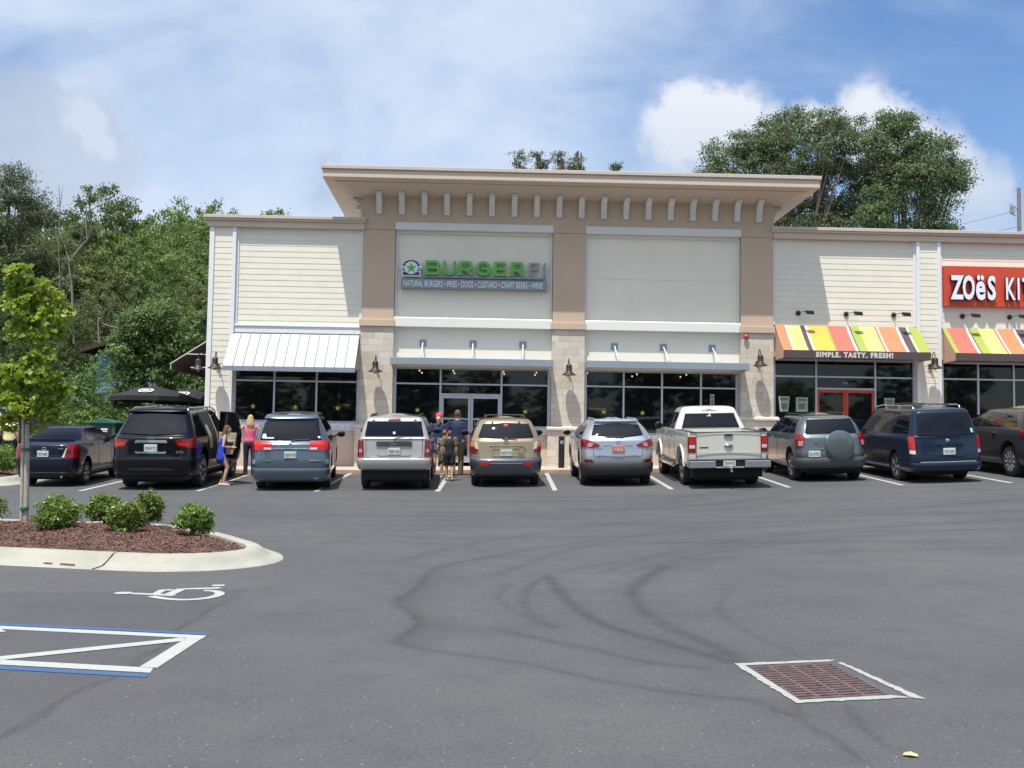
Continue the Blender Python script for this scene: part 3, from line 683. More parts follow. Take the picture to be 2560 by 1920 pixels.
# frieze and recessed sign panels
mb = MB(); mb.box(-3.5, 9.06, P-.03, P+.6, 8.465, 9.24); mb.box(-3.5, -2.53, P-.03, P+.6, 8.24, 8.465); mb.box(2.27, 3.27, P-.03, P+.6, 8.24, 8.465); mb.box(8.05, 9.06, P-.03, P+.6, 8.24, 8.465)
mb.box(-3.5, -3.2, P+.6, P+5, 8.0, 9.24); mb.box(8.76, 9.06, P+.6, P+5, 8.0, 9.24); mb.box(-3.5, 9.06, P+4.7, P+5, 8.0, 9.24)
part(mb, 'frieze', BROWN)
for x0, x1 in ((-2.53, 2.27), (3.27, 8.05)):
    mb = MB(); mb.box(x0+.001, x1-.001, P+.20, P+.6, 4.08, 8.24); part(mb, 'sign_panel', STUC)
    mb = MB(); mb.box(x0+.001, x1-.001, P-.045, P+.2, 8.242, 8.463); part(mb, 'trim_band', STUCW, bevel=.01)
    mb = MB(); mb.poly([(x0+.002, P-.03, 5.28), (x0+.002, P-.03, 5.545), (x0+.002, P+.0, 5.575), (x0+.002, P+.199, 5.60), (x0+.002, P+.199, 5.28)], (x1-x0-.004, 0, 0)); part(mb, 'trim_band', STUCW, bevel=.008)
    mb = MB(); mb.box(x0+.002, x0+.075, P+.13, P+.198, 5.6, 8.15); mb.box(x1-.075, x1-.002, P+.13, P+.198, 5.6, 8.15); mb.box(x0+.003, x1-.003, P+.125, P+.197, 8.15, 8.24)
    part(mb, 'panel_border', STUCW, bevel=.006)
mb = MB(); mb.box(3.35, 7.97, P+.196, P+.2, 6.875, 6.883); part(mb, 'control_joint', mat('joint_tan', (.50, .48, .42), .9))  # thin seam line, slightly darker than the panel
# big overhanging cornice
def slab(mb, x0, x1, y0, y1, z0, z1): mb.box(x0, x1, y0, y1, z0, z1)
mb = MB(); mb.box(-4.60, 10.10, P-1.28, P+5.6, 9.50, 9.735); part(mb, 'cornice', TANC, bevel=.012)
mb = MB(); mb.box(-4.64, 10.14, P-1.33, P+5.65, 9.738, 9.85); part(mb, 'cornice_cap', TANL, bevel=.012)
mb = MB()      # lip and sloping soffit
o = [(-4.60, P-1.28), (10.10, P-1.28), (10.10, P+5.6), (-4.60, P+5.6)]; i1 = [(-4.28, P-.96), (9.78, P-.96), (9.78, P+5.3), (-4.28, P+5.3)]; i2 = [(-3.5, P-.03), (9.06, P-.03), (9.06, P+5), (-3.5, P+5)]
vs = [(*p, 9.499) for p in o]+[(*p, 9.47) for p in i1]+[(*p, 9.44) for p in i1]+[(*p, 9.235) for p in i2]
fs = []
for k in range(3):
    for j in range(4): fs.append((4*k+j, 4*k+(j+1) % 4, 4*k+4+(j+1) % 4, 4*k+4+j))
mb.add(vs, fs); part(mb, 'soffit', mat('soffit_stucco', (.52, .425, .34), .85, var=.03, bump=.1), fixn=False)
def bracket(x, side=0):
    prof = [(0, 8.69), (.13, 8.69), (.13, 8.80), (.15, 8.82), (.165, 8.97), (.215, 9.10), (.31, 9.19), (.42, 9.22), (.42, 9.315), (0, 9.24)]
    mb = MB()
    if side == 0: mb.poly([(x-.085, P-.031-d, z) for d, z in prof], (.17, 0, 0)); mb.box(x-.095, x+.095, P-.175, P-.031, 8.795, 8.81)
    else: mb.poly([((-3.5-d) if side < 0 else (9.06+d), x, z) for d, z in prof], (0, .17, 0))
    part(mb, 'bracket', BRKT, bevel=.006)
for k in range(18): bracket(-3.03+k*.683)
for k in range(4):
    bracket(P+.5+k*1.2, -1); bracket(P+.5+k*1.2, 1)

# ---- shopfronts
def front(xs, zt, z1, Y, z0s, zf=None, door=None, red=False, head=None, split=None, sill=True, side=True):
    """aluminium shopfront: xs mullions, zt transom, z1 head, z0s sill height per bay, door = index of the door bay"""
    mb = MB(); wm = .055
    for i, x in enumerate(xs):
        e = (i in (0, len(xs)-1)); bot = min(z0s[max(0, i-1)], z0s[min(i, len(z0s)-1)])
        mb.box(x-(.03 if e else wm/2)-(.02 if e else 0), x+(.03 if e else wm/2)+(.02 if e else 0), Y-.06, Y+.06, bot, z1)
    mb.box(xs[0]-.049, xs[-1]+.049, Y-.062, Y+.058, z1, z1+.07)
    for i in range(len(xs)-1):
        a, b = xs[i]+.0501, xs[i+1]-.0501
        mb.box(a-.02, b+.02, Y-.055, Y+.055, zt-.025, zt+.025)
        if door != i: mb.box(a-.02, b+.02, Y-.057, Y+.056, z0s[i], z0s[i]+.055)
    if door is not None:
        mb.box(xs[door]+.028, xs[door+1]-.028, Y-.058, Y+.055, head, head+.055)
    fr = part(mb, 'storefront_window', ALU, bevel=.004)
    for i in range(len(xs)-1):
        zz = [(zt+.026, z1)]
        zz += [(head+.056, zt-.026)] if door == i else [(z0s[i]+.056, zt-.026)]
        for (a, b) in zz:
            if b-a < .05: continue
            m2 = MB(); m2.box(xs[i]+.028, xs[i+1]-.028, Y-.008, Y+.008, a, b); part(m2, 'pane', GL, fr)
    if door is not None:
        DM = mat('red_door_frame', (.50, .05, .03), .4, var=.05) if red else ALU
        xa, xb = xs[door]+.03, xs[door+1]-.03; sp = split
        for (a, b, hs) in ((xa, sp-.006, 1), (sp+.006, xb, -1)):
            m2 = MB(); w_ = .07
            m2.box(a, a+w_, Y-.03, Y+.03, zf, head-.004); m2.box(b-w_, b, Y-.03, Y+.03, zf, head-.004)
            m2.box(a+w_, b-w_, Y-.029, Y+.029, head-.09, head-.004); m2.box(a+w_, b-w_, Y-.029, Y+.029, zf, zf+.2)
            dd = part(m2, 'door', DM, bevel=.004)
            m3 = MB(); m3.box(a+w_, b-w_, Y-.008, Y+.008, zf+.2, head-.09); part(m3, 'pane', GL, dd)
            hx = (b-.13) if hs > 0 else (a+.13)
            m3 = MB(); m3.tube([(hx, Y-.02, zf+.85), (hx, Y-.08, zf+.87), (hx, Y-.08, zf+1.25), (hx, Y-.02, zf+1.27)], .012, 6); part(m3, 'handle', mat('chrome', (.7, .7, .72), .15, 1), dd)
            if not red:
                m3 = MB(); m3.box(a+w_, b-w_, Y-.028, Y+.028, zf+1.30, zf+1.34); part(m3, 'push_bar', ALU, dd)
            mb = dd
    return fr
F1 = front([-7.30, -6.10, -4.83, -3.57], 3.585, 3.93, P+.24, [2.34]*3)
F2 = front([-2.48, -1.09, .765, 2.22], 3.575, 4.02, P+.28, [2.27, 1.2, 2.27], 1.2, 1, False, 3.235, -.165)
F3 = front([3.32, 4.50, 5.68, 6.88, 8.00], 3.58, 4.02, P+.28, [2.12]*4)
F4 = front([9.12, 10.44, 12.28, 13.50], 3.99, 4.47, P+.26, [2.1, 1.5, 2.1], 1.5, 1, True, 3.60, 11.365)
F5 = front([14.36, 15.5, 16.62, 17.75, 18.9, 20.1, 21.3, 22.5], 3.99, 4.46, P+.26, [2.1]*7)
TILE = mat('pale_tile', (.62, .66, .68), .4, var=.06, vscale=9)
def tiles(x0, x1, y, z0, z1):
    mb = MB(); n = max(1, round((x1-x0)/.21)); w_ = (x1-x0)/n
    for i in range(n): mb.box(x0+i*w_+.004, x0+(i+1)*w_-.004, y, y+.2, z0, z1)
    mb.box(x0, x1, y-.03, y+.2, z0-.05, z0-.003); part(mb, 'window_ledge', TILE)
tiles(-7.32, -3.53, P+.14, 2.17, 2.335); tiles(-2.52, -1.12, P+.16, 2.12, 2.265); tiles(.79, 2.26, P+.16, 2.12, 2.265); tiles(3.28, 8.04, P+.16, 1.97, 2.115)
mb = MB()
for a, b, t, y in ((-7.34, -3.52, 2.115, .13), (-2.53, -1.12, 2.065, .15), (.79, 2.27, 2.065, .15), (3.28, 8.04, 1.915, .15), (9.06, 10.41, 2.09, .2), (12.31, 13.5, 2.09, .2), (14.26, 24, 2.09, .2)): mb = MB(); mb.box(a, b, P+y, P+.5, .8, t); part(mb, 'low_wall', LOWW)
mb = MB()
for a, b, z0, z1, y in ((-7.36, -7.35, 2, 4, .3), (-2.529, 2.269, 4.07, 4.0799, .3), (3.271, 8.049, 4.07, 4.0799, .3)): mb.box(a, b, P+y, P+.6, z0, z1)
part(mb, 'head_trim', mat('head_trim_tan', (.42, .35, .3), .7))
# interiors seen through the glass
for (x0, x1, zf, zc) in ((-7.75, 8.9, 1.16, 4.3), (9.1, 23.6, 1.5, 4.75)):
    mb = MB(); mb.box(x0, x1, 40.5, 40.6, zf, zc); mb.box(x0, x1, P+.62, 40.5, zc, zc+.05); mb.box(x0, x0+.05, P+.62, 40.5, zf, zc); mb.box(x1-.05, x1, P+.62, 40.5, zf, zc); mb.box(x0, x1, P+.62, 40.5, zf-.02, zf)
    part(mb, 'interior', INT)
rr = random.Random(8)
mb = MB()
for k in range(16):
    cx = -7.2+k*1.02
    if -1.6 < cx < 1.3: continue
    cy = P+1.5+rr.uniform(0, 1.2); mb.box(cx-.35, cx+.35, cy-.35, cy+.35, 1.9, 1.94); mb.box(cx-.04, cx+.04, cy-.04, cy+.04, 1.17, 1.9)
    for s in (-.55, .55): mb.box(cx+s-.2, cx+s+.2, cy-.2, cy+.2, 1.6, 1.64); mb.box(cx+s*1.3-.02, cx+s*1.3+.02, cy-.2, cy+.2, 1.64, 2.1)
mb.box(-6, 6, 38.8, 39.4, 1.17, 2.3); mb.box(-5, 5, 40.2, 40.3, 2.9, 3.7)
part(mb, 'furniture', mat('cafe_wood', (.14, .085, .05), .5, var=.3))
mb = MB(); mb.box(16.0, 16.35, 37.0, 37.4, 1.5, 4.2); part(mb, 'green_column', mat('lime_glow', (.30, .42, .02), .6, emit=(.3, .42, .02), estr=.25))  # column given a faint glow of its own, though it is no lamp
for k in range(5):
    mb = MB(); mb.box(9.4+k*.9, 9.7+k*.9, 40.3, 40.45, 2.6, 3.1+.2*(k % 2)); part(mb, 'menu_panel', mat('menu', (.25, .2, .12), .6))
# window stickers and posters
LIME = mat('lime_vinyl', (.30, .52, .04), .5); GREYV = mat('grey_vinyl', (.28, .31, .33), .5)
def star_pts(cx, cz, r, y, k=.42): return [(cx+(r if i % 2 == 0 else r*k)*math.sin(math.pi*i/5), y, cz+(r if i % 2 == 0 else r*k)*math.cos(math.pi*i/5)) for i in range(10)]
for (x, z, f, yy) in ((-6.73, 2.8, F1, .24), (-5.46, 2.8, F1, .24), (-4.19, 2.79, F1, .24), (-1.78, 2.77, F2, .28), (1.5, 2.77, F2, .28), (3.9, 2.8, F3, .28), (5.09, 2.79, F3, .28)):
    mb = MB(); mb.poly(star_pts(x, z, .085, P+yy-.014), (0, .004, 0)); part(mb, 'star_decal', LIME, f)
def ptext(s, size, x, z, y, m, parent, **k):
    return text('lettering', s, size, .003, (x, y-P, z), m, parent, **k)
ptext('719', .13, -.42, 3.38, P+.265, GREYV, F2); ptext('748', .13, 11.24, 3.76, P+.245, GREYV, F4)
ptext('BURGERFI', .105, -.94, 2.50, P+.265, LIME, F2, sx=1.15); ptext('\u2022 BURGERFI', .105, -.06, 2.50, P+.265, LIME, F2, sx=1.1)
PGRN = mat('poster_green', (.10, .17, .08), .6); PWHT = mat('poster_pale', (.30, .36, .30), .6)
for (x0, x1, z0, z1, f, tp) in ((9.28, 9.63, 2.9, 3.37, F4, 1), (9.82, 10.19, 2.9, 3.35, F4, 0), (12.56, 12.9, 2.98, 3.37, F4, 1), (7.17, 7.30, 2.98, 3.4, F3, 0)):
    y = P+(.245 if f is F4 else .265); q = .05 if tp else 0
    mb = MB(); mb.poly([(x0+q, y, z0), (x1-q, y, z0), (x1, y, z1), (x0, y, z1)], (0, .004, 0)); pp = part(mb, 'poster', PWHT, f)
    mb = MB(); w_ = x1-x0; mb.box(x0+w_*.22, x1-w_*.22, y-.003, y-.001, z0+.08, z0+.26); mb.box(x0+w_*.15, x1-w_*.15, y-.003, y-.001, z1-.12, z1-.05); part(mb, 'print', PGRN, f)

# ---- steel canopies on rods
def canopy(x0, x1, px, lx, lab):
    t = thing('steel_canopy', lab, 'canopy', ((x0+x1)/2, P, 4.1), group='grey steel canopies over the shopfronts'); ox, oy, oz = (x0+x1)/2, P, 4.1
    X = Matrix.Translation((-ox, -oy, -oz))
    mb = MB(); mb.box(x0, x1, P-.70, P-.62, 4.08, 4.29); mb.box(x0, x0+.07, P-.62, P-.01, 4.08, 4.29); mb.box(x1-.07, x1, P-.62, P-.01, 4.08, 4.29); mb.box(x0+.07, x1-.07, P-.62, P+.19, 4.15, 4.18)
    mb.box(x0+.07, x1-.07, P-.62, P-.58, 4.083, 4.10); mb.build('fascia', STEEL, t, bevel=.006, xf=X)
    for a, b in zip(px, lx):
        mb = MB(); mb.box(a-.105, a+.105, P+.175, P+.199, 4.70, 4.91); mb.box(a-.02, a+.02, P+.10, P+.175, 4.78, 4.84); mb.build('wall_plate', STEEL, t, bevel=.004, xf=X)
        mb = MB(); mb.tube([(a, P+.13, 4.81), (b, P-.58, 4.32)], .022, 8); mb.tube([(b, P-.58, 4.28), (b, P-.58, 4.36)], .04, 8); mb.build('rod', mat('rod_white', (.72, .74, .76), .35, .3), t, smooth=40, xf=X)
    return t
canopy(-2.56, 2.28, (-1.645, -.125, 1.395), (-1.66, -.14, 1.37), 'grey steel canopy hung on three rods over the glass double door')
canopy(3.29, 8.15, (4.2, 5.7, 7.21), (4.22, 5.75, 7.26), 'grey steel canopy hung on three rods over the four bay window')
# ---- standing seam awning
aw = thing('metal_awning', 'white standing seam metal awning sloping over the three bay corner window', 'awning', (-5.48, P, 4.5)); X = Matrix.Translation((5.48, -P, -4.5))
SHEET = mat('white_sheet_metal', (.40, .42, .45), .5, .0, var=.04, vscale=1)
mb = MB(); ms = MB(); x0, x1 = -7.39, -3.56; n = 13
for i in range(n):
    a = x0+(x1-x0)*i/n; b = x0+(x1-x0)*(i+1)/n; j = rr.uniform(-.003, .003)
    mb.poly([(a, P+.02, 4.985+j), (a, P-1.0, 3.925+j), (a, P-.985, 3.91+j), (a, P+.02, 4.965+j)], (b-a-.001, 0, 0))
    if i: ms.poly([(a-.012, P+.02, 4.985), (a-.012, P-1.0, 3.925), (a-.012, P-1.0, 3.965), (a-.012, P+.02, 5.02)], (.014, 0, 0))
rs_ = mb.build('roof_sheet', SHEET, aw, xf=X); ms.build('standing_seam', mat('seam_grey', (.17, .18, .20), .5), rs_, xf=X)
mb = MB(); mb.box(x0-.003, x1+.003, P-1.02, P-.995, 3.79, 3.93)
for i in range(1, n): a = x0+(x1-x0)*i/n; mb.box(a-.008, a+.006, P-1.03, P-1.021, 3.79, 3.935)
mb.build('valance', STEEL, aw, xf=X)
for xx in (x0, x1-.02):
    mb = MB(); mb.poly([(xx, P+.1, 4.95), (xx, P-.985, 3.90), (xx, P-.985, 3.79), (xx, P-.9, 3.79), (xx, P+.1, 4.7)], (.02, 0, 0)); mb.build('side_panel', STEEL, aw, xf=X)
# ---- striped awnings
def lin3(r, g, b, k=1): return tuple((((c/255)/12.92 if c/255 <= .04045 else ((c/255+.055)/1.055)**2.4))*k for c in (r, g, b))
AC = {'O': lin3(255, 158, 108, .55), 'Y': lin3(240, 240, 145, .55), 'B': lin3(90, 74, 74, .75), 'W': lin3(250, 246, 248, .62), 'A': lin3(255, 212, 90, .56), 'G': lin3(190, 206, 84, .55), 'C': lin3(252, 128, 108, .56)}
AM = {k: mat('canvas_'+{'O': 'orange', 'Y': 'yellow', 'B': 'brown', 'W': 'white', 'A': 'amber', 'G': 'green', 'C': 'coral'}[k], c, .8, var=.04, bump=.1, bscale=200) for k, c in AC.items()}
TANCV = mat('tan_canvas', (.50, .33, .22), .8)
def striped(x0, x1, stripes, lab, txt=None):
    t = thing('striped_awning', lab, 'awning', ((x0+x1)/2, P, 5), group='striped fabric awnings of the right hand shop'); X = Matrix.Translation((-(x0+x1)/2, -P, -5))
    yt, zt, yb, zb = P+.07, 5.545, P-.84, 4.695
    me = bpy.data.meshes.new('canvas'); vs = []; fs = []; mi = []; keys = list(AM)
    for (a, b, c) in stripes:
        for s in range(8):
            f0, f1 = s/8, (s+1)/8; sag = lambda f: -.03*math.sin(math.pi*f)
            o = len(vs)
            for f in (f0, f1):
                for xx in (a, b): vs.append((xx-(x0+x1)/2, yt+(yb-yt)*f-P, zt+(zb-zt)*f+sag(f)-5))
            fs.append((o, o+2, o+3, o+1)); mi.append(keys.index(c))
    me.from_pydata(vs, [], fs)
    for k in keys: me.materials.append(AM[k])
    me.polygons.foreach_set('material_index', mi); o = bpy.data.objects.new('canvas', me); COL.objects.link(o); o.parent = t
    mb = MB(); mb.box(x0, x1, yb-.012, yb+.01, 4.465, 4.70); v = mb.build('valance', AM['B'], t, xf=X)
    for xx in (x0+.002, x1-.012):
        mb = MB(); mb.poly([(xx, yt, zt-.01), (xx, yb+.01, zb-.01), (xx, yb+.01, 4.47), (xx, yt, 4.47)], (.01, 0, 0)); mb.build('side_panel', TANCV, t, xf=X)
    mb = MB()
    for xx in np.linspace(x0+.05, x1-.05, 5): mb = MB(); mb.tube([(xx, yt, zt-.06), (xx, yb+.04, zb-.05), (xx, yb+.04, 4.5), (xx, yt, 4.5)], .012, 6); mb.build('frame', ALU, t, xf=X)
    if txt: text('lettering', txt, .205, .004, (10.10-(x0+x1)/2, yb-.017-P, 4.508-5), AM['W'], v, sx=.92, bold=.011, sp=1.24)
ST1 = [(9.13, 9.42, 'O'), (9.42, 9.48, 'W'), (9.48, 9.89, 'Y'), (9.89, 10.03, 'B'), (10.03, 10.10, 'W'), (10.10, 10.68, 'A'), (10.68, 10.75, 'G'), (10.75, 11.32, 'C'), (11.32, 11.40, 'W'), (11.40, 11.44, 'B'), (11.44, 11.70, 'G'), (11.70, 12.20, 'Y'),
       (12.20, 12.26, 'C'), (12.26, 12.31, 'W'), (12.31, 12.86, 'O'), (12.86, 12.94, 'W'), (12.94, 13.18, 'B'), (13.18, 13.24, 'W'), (13.24, 13.58, 'G')]
striped(9.13, 13.58, ST1, 'striped awning with white words on its brown valance over the red doors', 'SIMPLE. TASTY. FRESH!')
ST2 = [(14.33, 14.46, 'G'), (14.46, 15.03, 'C'), (15.03, 15.12, 'W'), (15.12, 15.16, 'B'), (15.16, 15.42, 'G'), (15.42, 15.92, 'Y'), (15.92, 15.98, 'C'), (15.98, 16.03, 'W'), (16.03, 16.52, 'O'), (16.52, 16.60, 'W'), (16.60, 16.88, 'B'), (16.88, 16.94, 'W'), (16.94, 17.5, 'A'), (17.5, 18.1, 'G'),
       (18.1, 18.6, 'O'), (18.6, 18.66, 'W'), (18.66, 19.1, 'Y'), (19.1, 19.2, 'B'), (19.2, 19.8, 'A'), (19.8, 20.4, 'C')]
striped(14.33, 20.4, ST2, 'striped awning with plain brown valance under the orange sign')

# ---- brown awning on the side wall
sa = thing('side_awning', 'brown fabric awning on pale metal frame on the side wall of the shop', 'awning', (-8.1, P+3.5, 4.4)); X = Matrix.Translation((8.1, -P-3.5, -4.4))
BRC = mat('brown_canvas', (.10, .062, .055), .85, var=.15, vscale=4)
ya, yb_ = P+.9, P+7.2
mb = MB(); mb.poly([(-8.11, ya, 4.95), (-9.40, ya, 4.10), (-9.40, ya, 3.92), (-9.385, ya, 3.92), (-9.385, ya, 4.09), (-8.11, ya, 4.93)], (0, yb_-ya, 0)); mb.build('canvas', BRC, sa, xf=X)
mb = MB()
for yy in (ya-.02, (ya+yb_)/2, yb_):
    mb.tube([(-8.12, yy, 4.95), (-9.41, yy, 4.10), (-9.41, yy, 3.92)], .018, 6); mb.tube([(-8.12, yy, 4.40), (-8.93, yy, 4.40)], .014, 6); mb.tube([(-8.12, yy, 4.68), (-8.35, yy, 4.83)], .014, 6); mb.tube([(-8.12, yy, 4.0), (-8.80, yy, 3.99)], .014, 6)
mb.build('frame', mat('frame_white', (.55, .55, .53), .5), sa, xf=X)

# ---- barn lamps
def barn_lamp(loc, lab, first=[None]):
    if first[0] is None:
        t = thing('barn_lamp', lab, 'wall lamp', loc, group='dark bronze barn lamps on the shop wall')
        mb = MB(); mb.lathe([(.07, 0), (.07, -.03), (.03, -.04)], (0, 0, .10), 'y', 16); mb.build('wall_mount', DARKM, t, smooth=40)
        mb = MB(); mb.tube(smoothline([(0, -.02, .1), (0, -.10, .14), (0, -.14, .32), (0, -.20, .46), (0, -.29, .50), (0, -.35, .44), (0, -.36, .32)], 4), .014, 8); mb.build('arm', DARKM, t, smooth=60)
        mb = MB(); mb.lathe([(.02, .34), (.045, .33), (.08, .30), (.088, .27), (.088, .12), (.10, .10), (.13, .065), (.205, .015), (.215, 0), (.208, -.004), (.20, .006), (.12, .055), (.05, .07)], (0, -.36, 0), 'z', 24); mb.build('shade', DARKM, t, smooth=45)
        mb = MB(); mb.lathe([(.03, .06), (.045, .0), (.04, -.045), (.015, -.06)], (0, -.36, 0), 'z', 12); mb.build('globe', mat('lamp_glass', (.35, .32, .28), .2), t, smooth=60)
        first[0] = t; return t
    return dup(first[0], loc, None, lab)
barn_lamp((-7.76, P-.02, 3.89), 'dark bronze barn lamp on the narrow siding pier beside the white metal awning')
barn_lamp((-3.02, P, 3.87), 'dark bronze barn lamp on the stone pilaster between the metal awning and the glass doors')
barn_lamp((2.77, P, 3.87), 'dark bronze barn lamp on the stone pilaster between the two grey canopies')
barn_lamp((8.56, P, 4.25), 'dark bronze barn lamp on the stone pilaster below the red alarm')
barn_lamp((13.90, P-.02, 4.26), 'dark bronze barn lamp on the siding pier between the striped awnings')
l = barn_lamp((-8.1, P+.45, 3.9), 'dark bronze barn lamp on the side wall in front of the brown awning'); l.rotation_euler = (0, 0, rad(-90))
# ---- sign floodlights
fl0 = None
for x_, lb in ((9.84, 'black floodlight above the striped awning nearest the brown pilaster'), (11.33, 'black floodlight above the middle of the striped awning over the red doors'), (12.81, 'black floodlight above the awning nearest the siding pier'),
               (14.96, 'black floodlight under the big Z of the orange sign'), (16.44, 'black floodlight under the letter K of the orange sign')):
    if fl0 is None:
        fl0 = t = thing('floodlight', lb, 'floodlight', (x_, P+.08, 5.93), group='black floodlights above the striped awnings')
        mb = MB(); mb.lathe([(.075, 0), (.075, -.03), (.03, -.05)], (0, 0, 0), 'y', 18); mb.build('mount', DARKM, t, smooth=40)
        mb = MB(); mb.tube([(0, -.04, 0), (.02, -.30, .0), (.12, -.42, -.01)], .012, 6); mb.build('arm', DARKM, t)
        mb = MB(); mb.poly([(.10, -.50, .02), (.34, -.50, .01), (.37, -.46, -.10), (.14, -.46, -.09)], (0, .14, .03)); mb.build('lamp_head', mat('flood_head', (.10, .11, .12), .35, .5), t, bevel=.01)
    else: dup(fl0, (x_, P+.08, 5.93), None, lb)
# ---- alarm strobe
al = thing('fire_alarm', 'small round red alarm bell on the pilaster top right of the four bay window', 'alarm', (8.2, P, 5.15))
RED = mat('alarm_red', (.50, .02, .02), .3, coat=.5)
mb = MB(); mb.box(-.04, .04, -.05, 0, -.05, .05); mb.build('backbox', RED, al)
mb = MB(); mb.lathe([(.02, -.05), (.075, -.052), (.085, -.07), (.06, -.11), (.02, -.125), (.002, -.128)], (0, 0, 0), 'y', 20); mb.build('bell', RED, al, smooth=50)
o = MB().box(8.36, 8.47, P-.13, P-.1, 2.86, 3.0).build('outlet_box', mat('pale_box', (.55, .55, .56), .5)); tag(o, 'small pale electrical box on the stone pilaster right of the four bay window', 'outlet box')
# ---- tall dark ash bin at the middle pilaster
ab = thing('ash_bin', 'tall slim dark ash bin standing in front of the middle stone pilaster', 'ash bin', (2.52, 31.6, gz(2.52, 30.4)+.12))
mb = MB(); mb.box(-.085, .085, -.085, .085, .0, .92); mb.build('body', mat('bin_dark', (.03, .03, .033), .35, .5), ab, bevel=.01)
mb = MB(); mb.box(-.05, .05, -.09, -.086, .70, .80); mb.build('ash_plate', mat('chrome', (.7, .7, .72), .15, 1), ab)
# ---- pendant bulbs
pl0 = None
PLP = [(-1.88, 4.17), (-1.80, 4.10), (-.77, 4.18), (-.73, 4.10), (.89, 4.18), (.91, 4.10), (1.98, 4.17), (1.93, 4.09), (3.66, 4.18), (5.16, 4.10), (5.32, 4.17), (6.77, 4.11), (6.97, 4.18)]
for i, (x_, z_) in enumerate(PLP):
    if pl0 is None:
        pl0 = thing('pendant_lamp', 'small warm glowing pendant bulb hanging behind the shop glass', 'pendant lamp', (x_, 35.6, z_), group='warm pendant bulbs behind the shop glass')
        mb = MB(); mb.ell((0, 0, 0), (.028, .028, .028), 10, 8); mb.build('bulb', mat('bulb_glow', (1, .8, .35), .5, emit=(1, .72, .25), estr=5.5), pl0, smooth=60)
        mb = MB(); mb.tube([(0, 0, .028), (0, 0, .1)], .006, 5); mb.build('cord', INT, pl0)
    else: dup(pl0, (x_, 35.6, z_))
for (x_, n_, lb) in ((-3.9, 5, 'orange glowing bulb string behind the corner window'), (3.75, 12, 'orange glowing bulb string behind the four bay window')):
    mb = MB()
    for k in range(n_): mb.ell((x_-.22+k*.05, P+1.2, 2.93+.02*math.sin(k*2.1)), (.014, .014, .018), 6, 5)
    o = mb.build('light_string', mat('orange_glow', (1, .35, .1), .5, emit=(1, .25, .04), estr=2.2)); tag(o, lb, 'light string')

# ---- sign: emblem, wide letters, tag line board
GRN = mat('sign_green', (.09, .40, .045), .35, var=.05); SGR = mat('sign_grey', (.24, .255, .28), .4, .3); SNAVY = mat('sign_dark', (.045, .05, .065), .4); SWH = mat('sign_white', (.70, .72, .74), .45)
sg = thing('restaurant_sign', 'long sign of a burger emblem with raised green letters above a grey word board', 'sign', (-.13, P+.36, 6.9))
oX = (-.13, P+.36, 6.9)
SY = P+.0
SX = Matrix.Translation((-oX[0], -oX[1], -oX[2]))
def bx(px): return -2.345+(px-340)/275.0
Z0, Z1 = 6.875, 7.315; H = Z1-Z0
def strokes(name, polys, wd, m, x0, x1, dep=.13, rim=None):
    mb = MB()
    for k, P2 in enumerate(polys):
        for i in range(len(P2)-1):
            a = Vector((x0+P2[i][0]*(x1-x0), 0, Z0+P2[i][1]*H)); b = Vector((x0+P2[i+1][0]*(x1-x0), 0, Z0+P2[i+1][1]*H)); d = (b-a).normalized()*wd*.45
            strokebar(mb, a-d, b+d, wd, dep, SY-.0012*i-.003*k)
    mb.build(name, m, sg, xf=SX)
def strokebar(mb, a, b, wd, dep, y):
    d = (b-a).normalized(); n = Vector((-d.z, 0, d.x))*wd/2
    pts = [(p.x+q.x, y, p.z+q.z) for p, q in ((a, -n), (b, -n), (b, n), (a, n))]; mb.poly(pts, (0, dep, 0))
def arc(cx, cz, rx, rz, a0, a1, n=8): return [(cx+rx*math.cos(rad(a0+(a1-a0)*i/n)), cz+rz*math.sin(rad(a0+(a1-a0)*i/n))) for i in range(n+1)]
LB = [[(.05, 0), (.05, 1)], [(.05, 1), (.75, 1)]+arc(.75, .76, .2, .24, 90, -90, 7)[1:]+[(.05, .52)], [(.75, .52)]+arc(.78, .26, .2, .26, 90, -90, 7)[1:]+[(.05, 0)]]
LU = [[(.05, 1), (.05, .35)]+arc(.5, .35, .45, .35, 180, 360, 10)[1:]+[(.95, 1)]]
LR = [[(.05, 0), (.05, 1)], [(.05, 1), (.72, 1)]+arc(.72, .7, .24, .30, 90, -90, 8)[1:]+[(.05, .4)], [(.55, .4), (.95, 0)]]
LG = [arc(.52, .5, .48, .5, 42, 360, 16)+[(.55, .5)]]
LE = [[(.95, 1), (.05, 1), (.05, 0), (.95, 0)], [(.05, .5), (.85, .5)]]
LF = [[(.95, 1), (.05, 1), (.05, 0)], [(.05, .5), (.85, .5)]]
LI = [[(.5, 0), (.5, 1)]]
ex = .03
for (g, a, b, m, wd) in ((LB, 540, 662, GRN, .082), (LU, 690, 800, GRN, .082), (LR, 826, 936, GRN, .082), (LG, 962, 1086, GRN, .082), (LE, 1116, 1222, GRN, .082), (LR, 1256, 1366, GRN, .082), (LF, 1406, 1503, SGR, .055), (LI, 1532, 1550, SGR, .06)):
    strokes('letter', [[(p[0], .09+p[1]*.82) for p in q] for q in g], wd, m, bx(a)+ex, bx(b)-ex)
mb = MB(); mb.box(bx(520), bx(1552), SY+.05, SY+.16, 6.80, 6.86); mb.box(bx(560), bx(580), SY+.1, P+.2, 6.80, 6.86); mb.box(bx(1530), bx(1550), SY+.06, SY+.1, 6.72, 6.9); mb.box(bx(700), bx(720), SY+.1, P+.199, 6.80, 6.86); mb.box(bx(1300), bx(1320), SY+.1, P+.198, 6.80, 6.86); mb.build('raceway', SGR, sg, xf=SX)
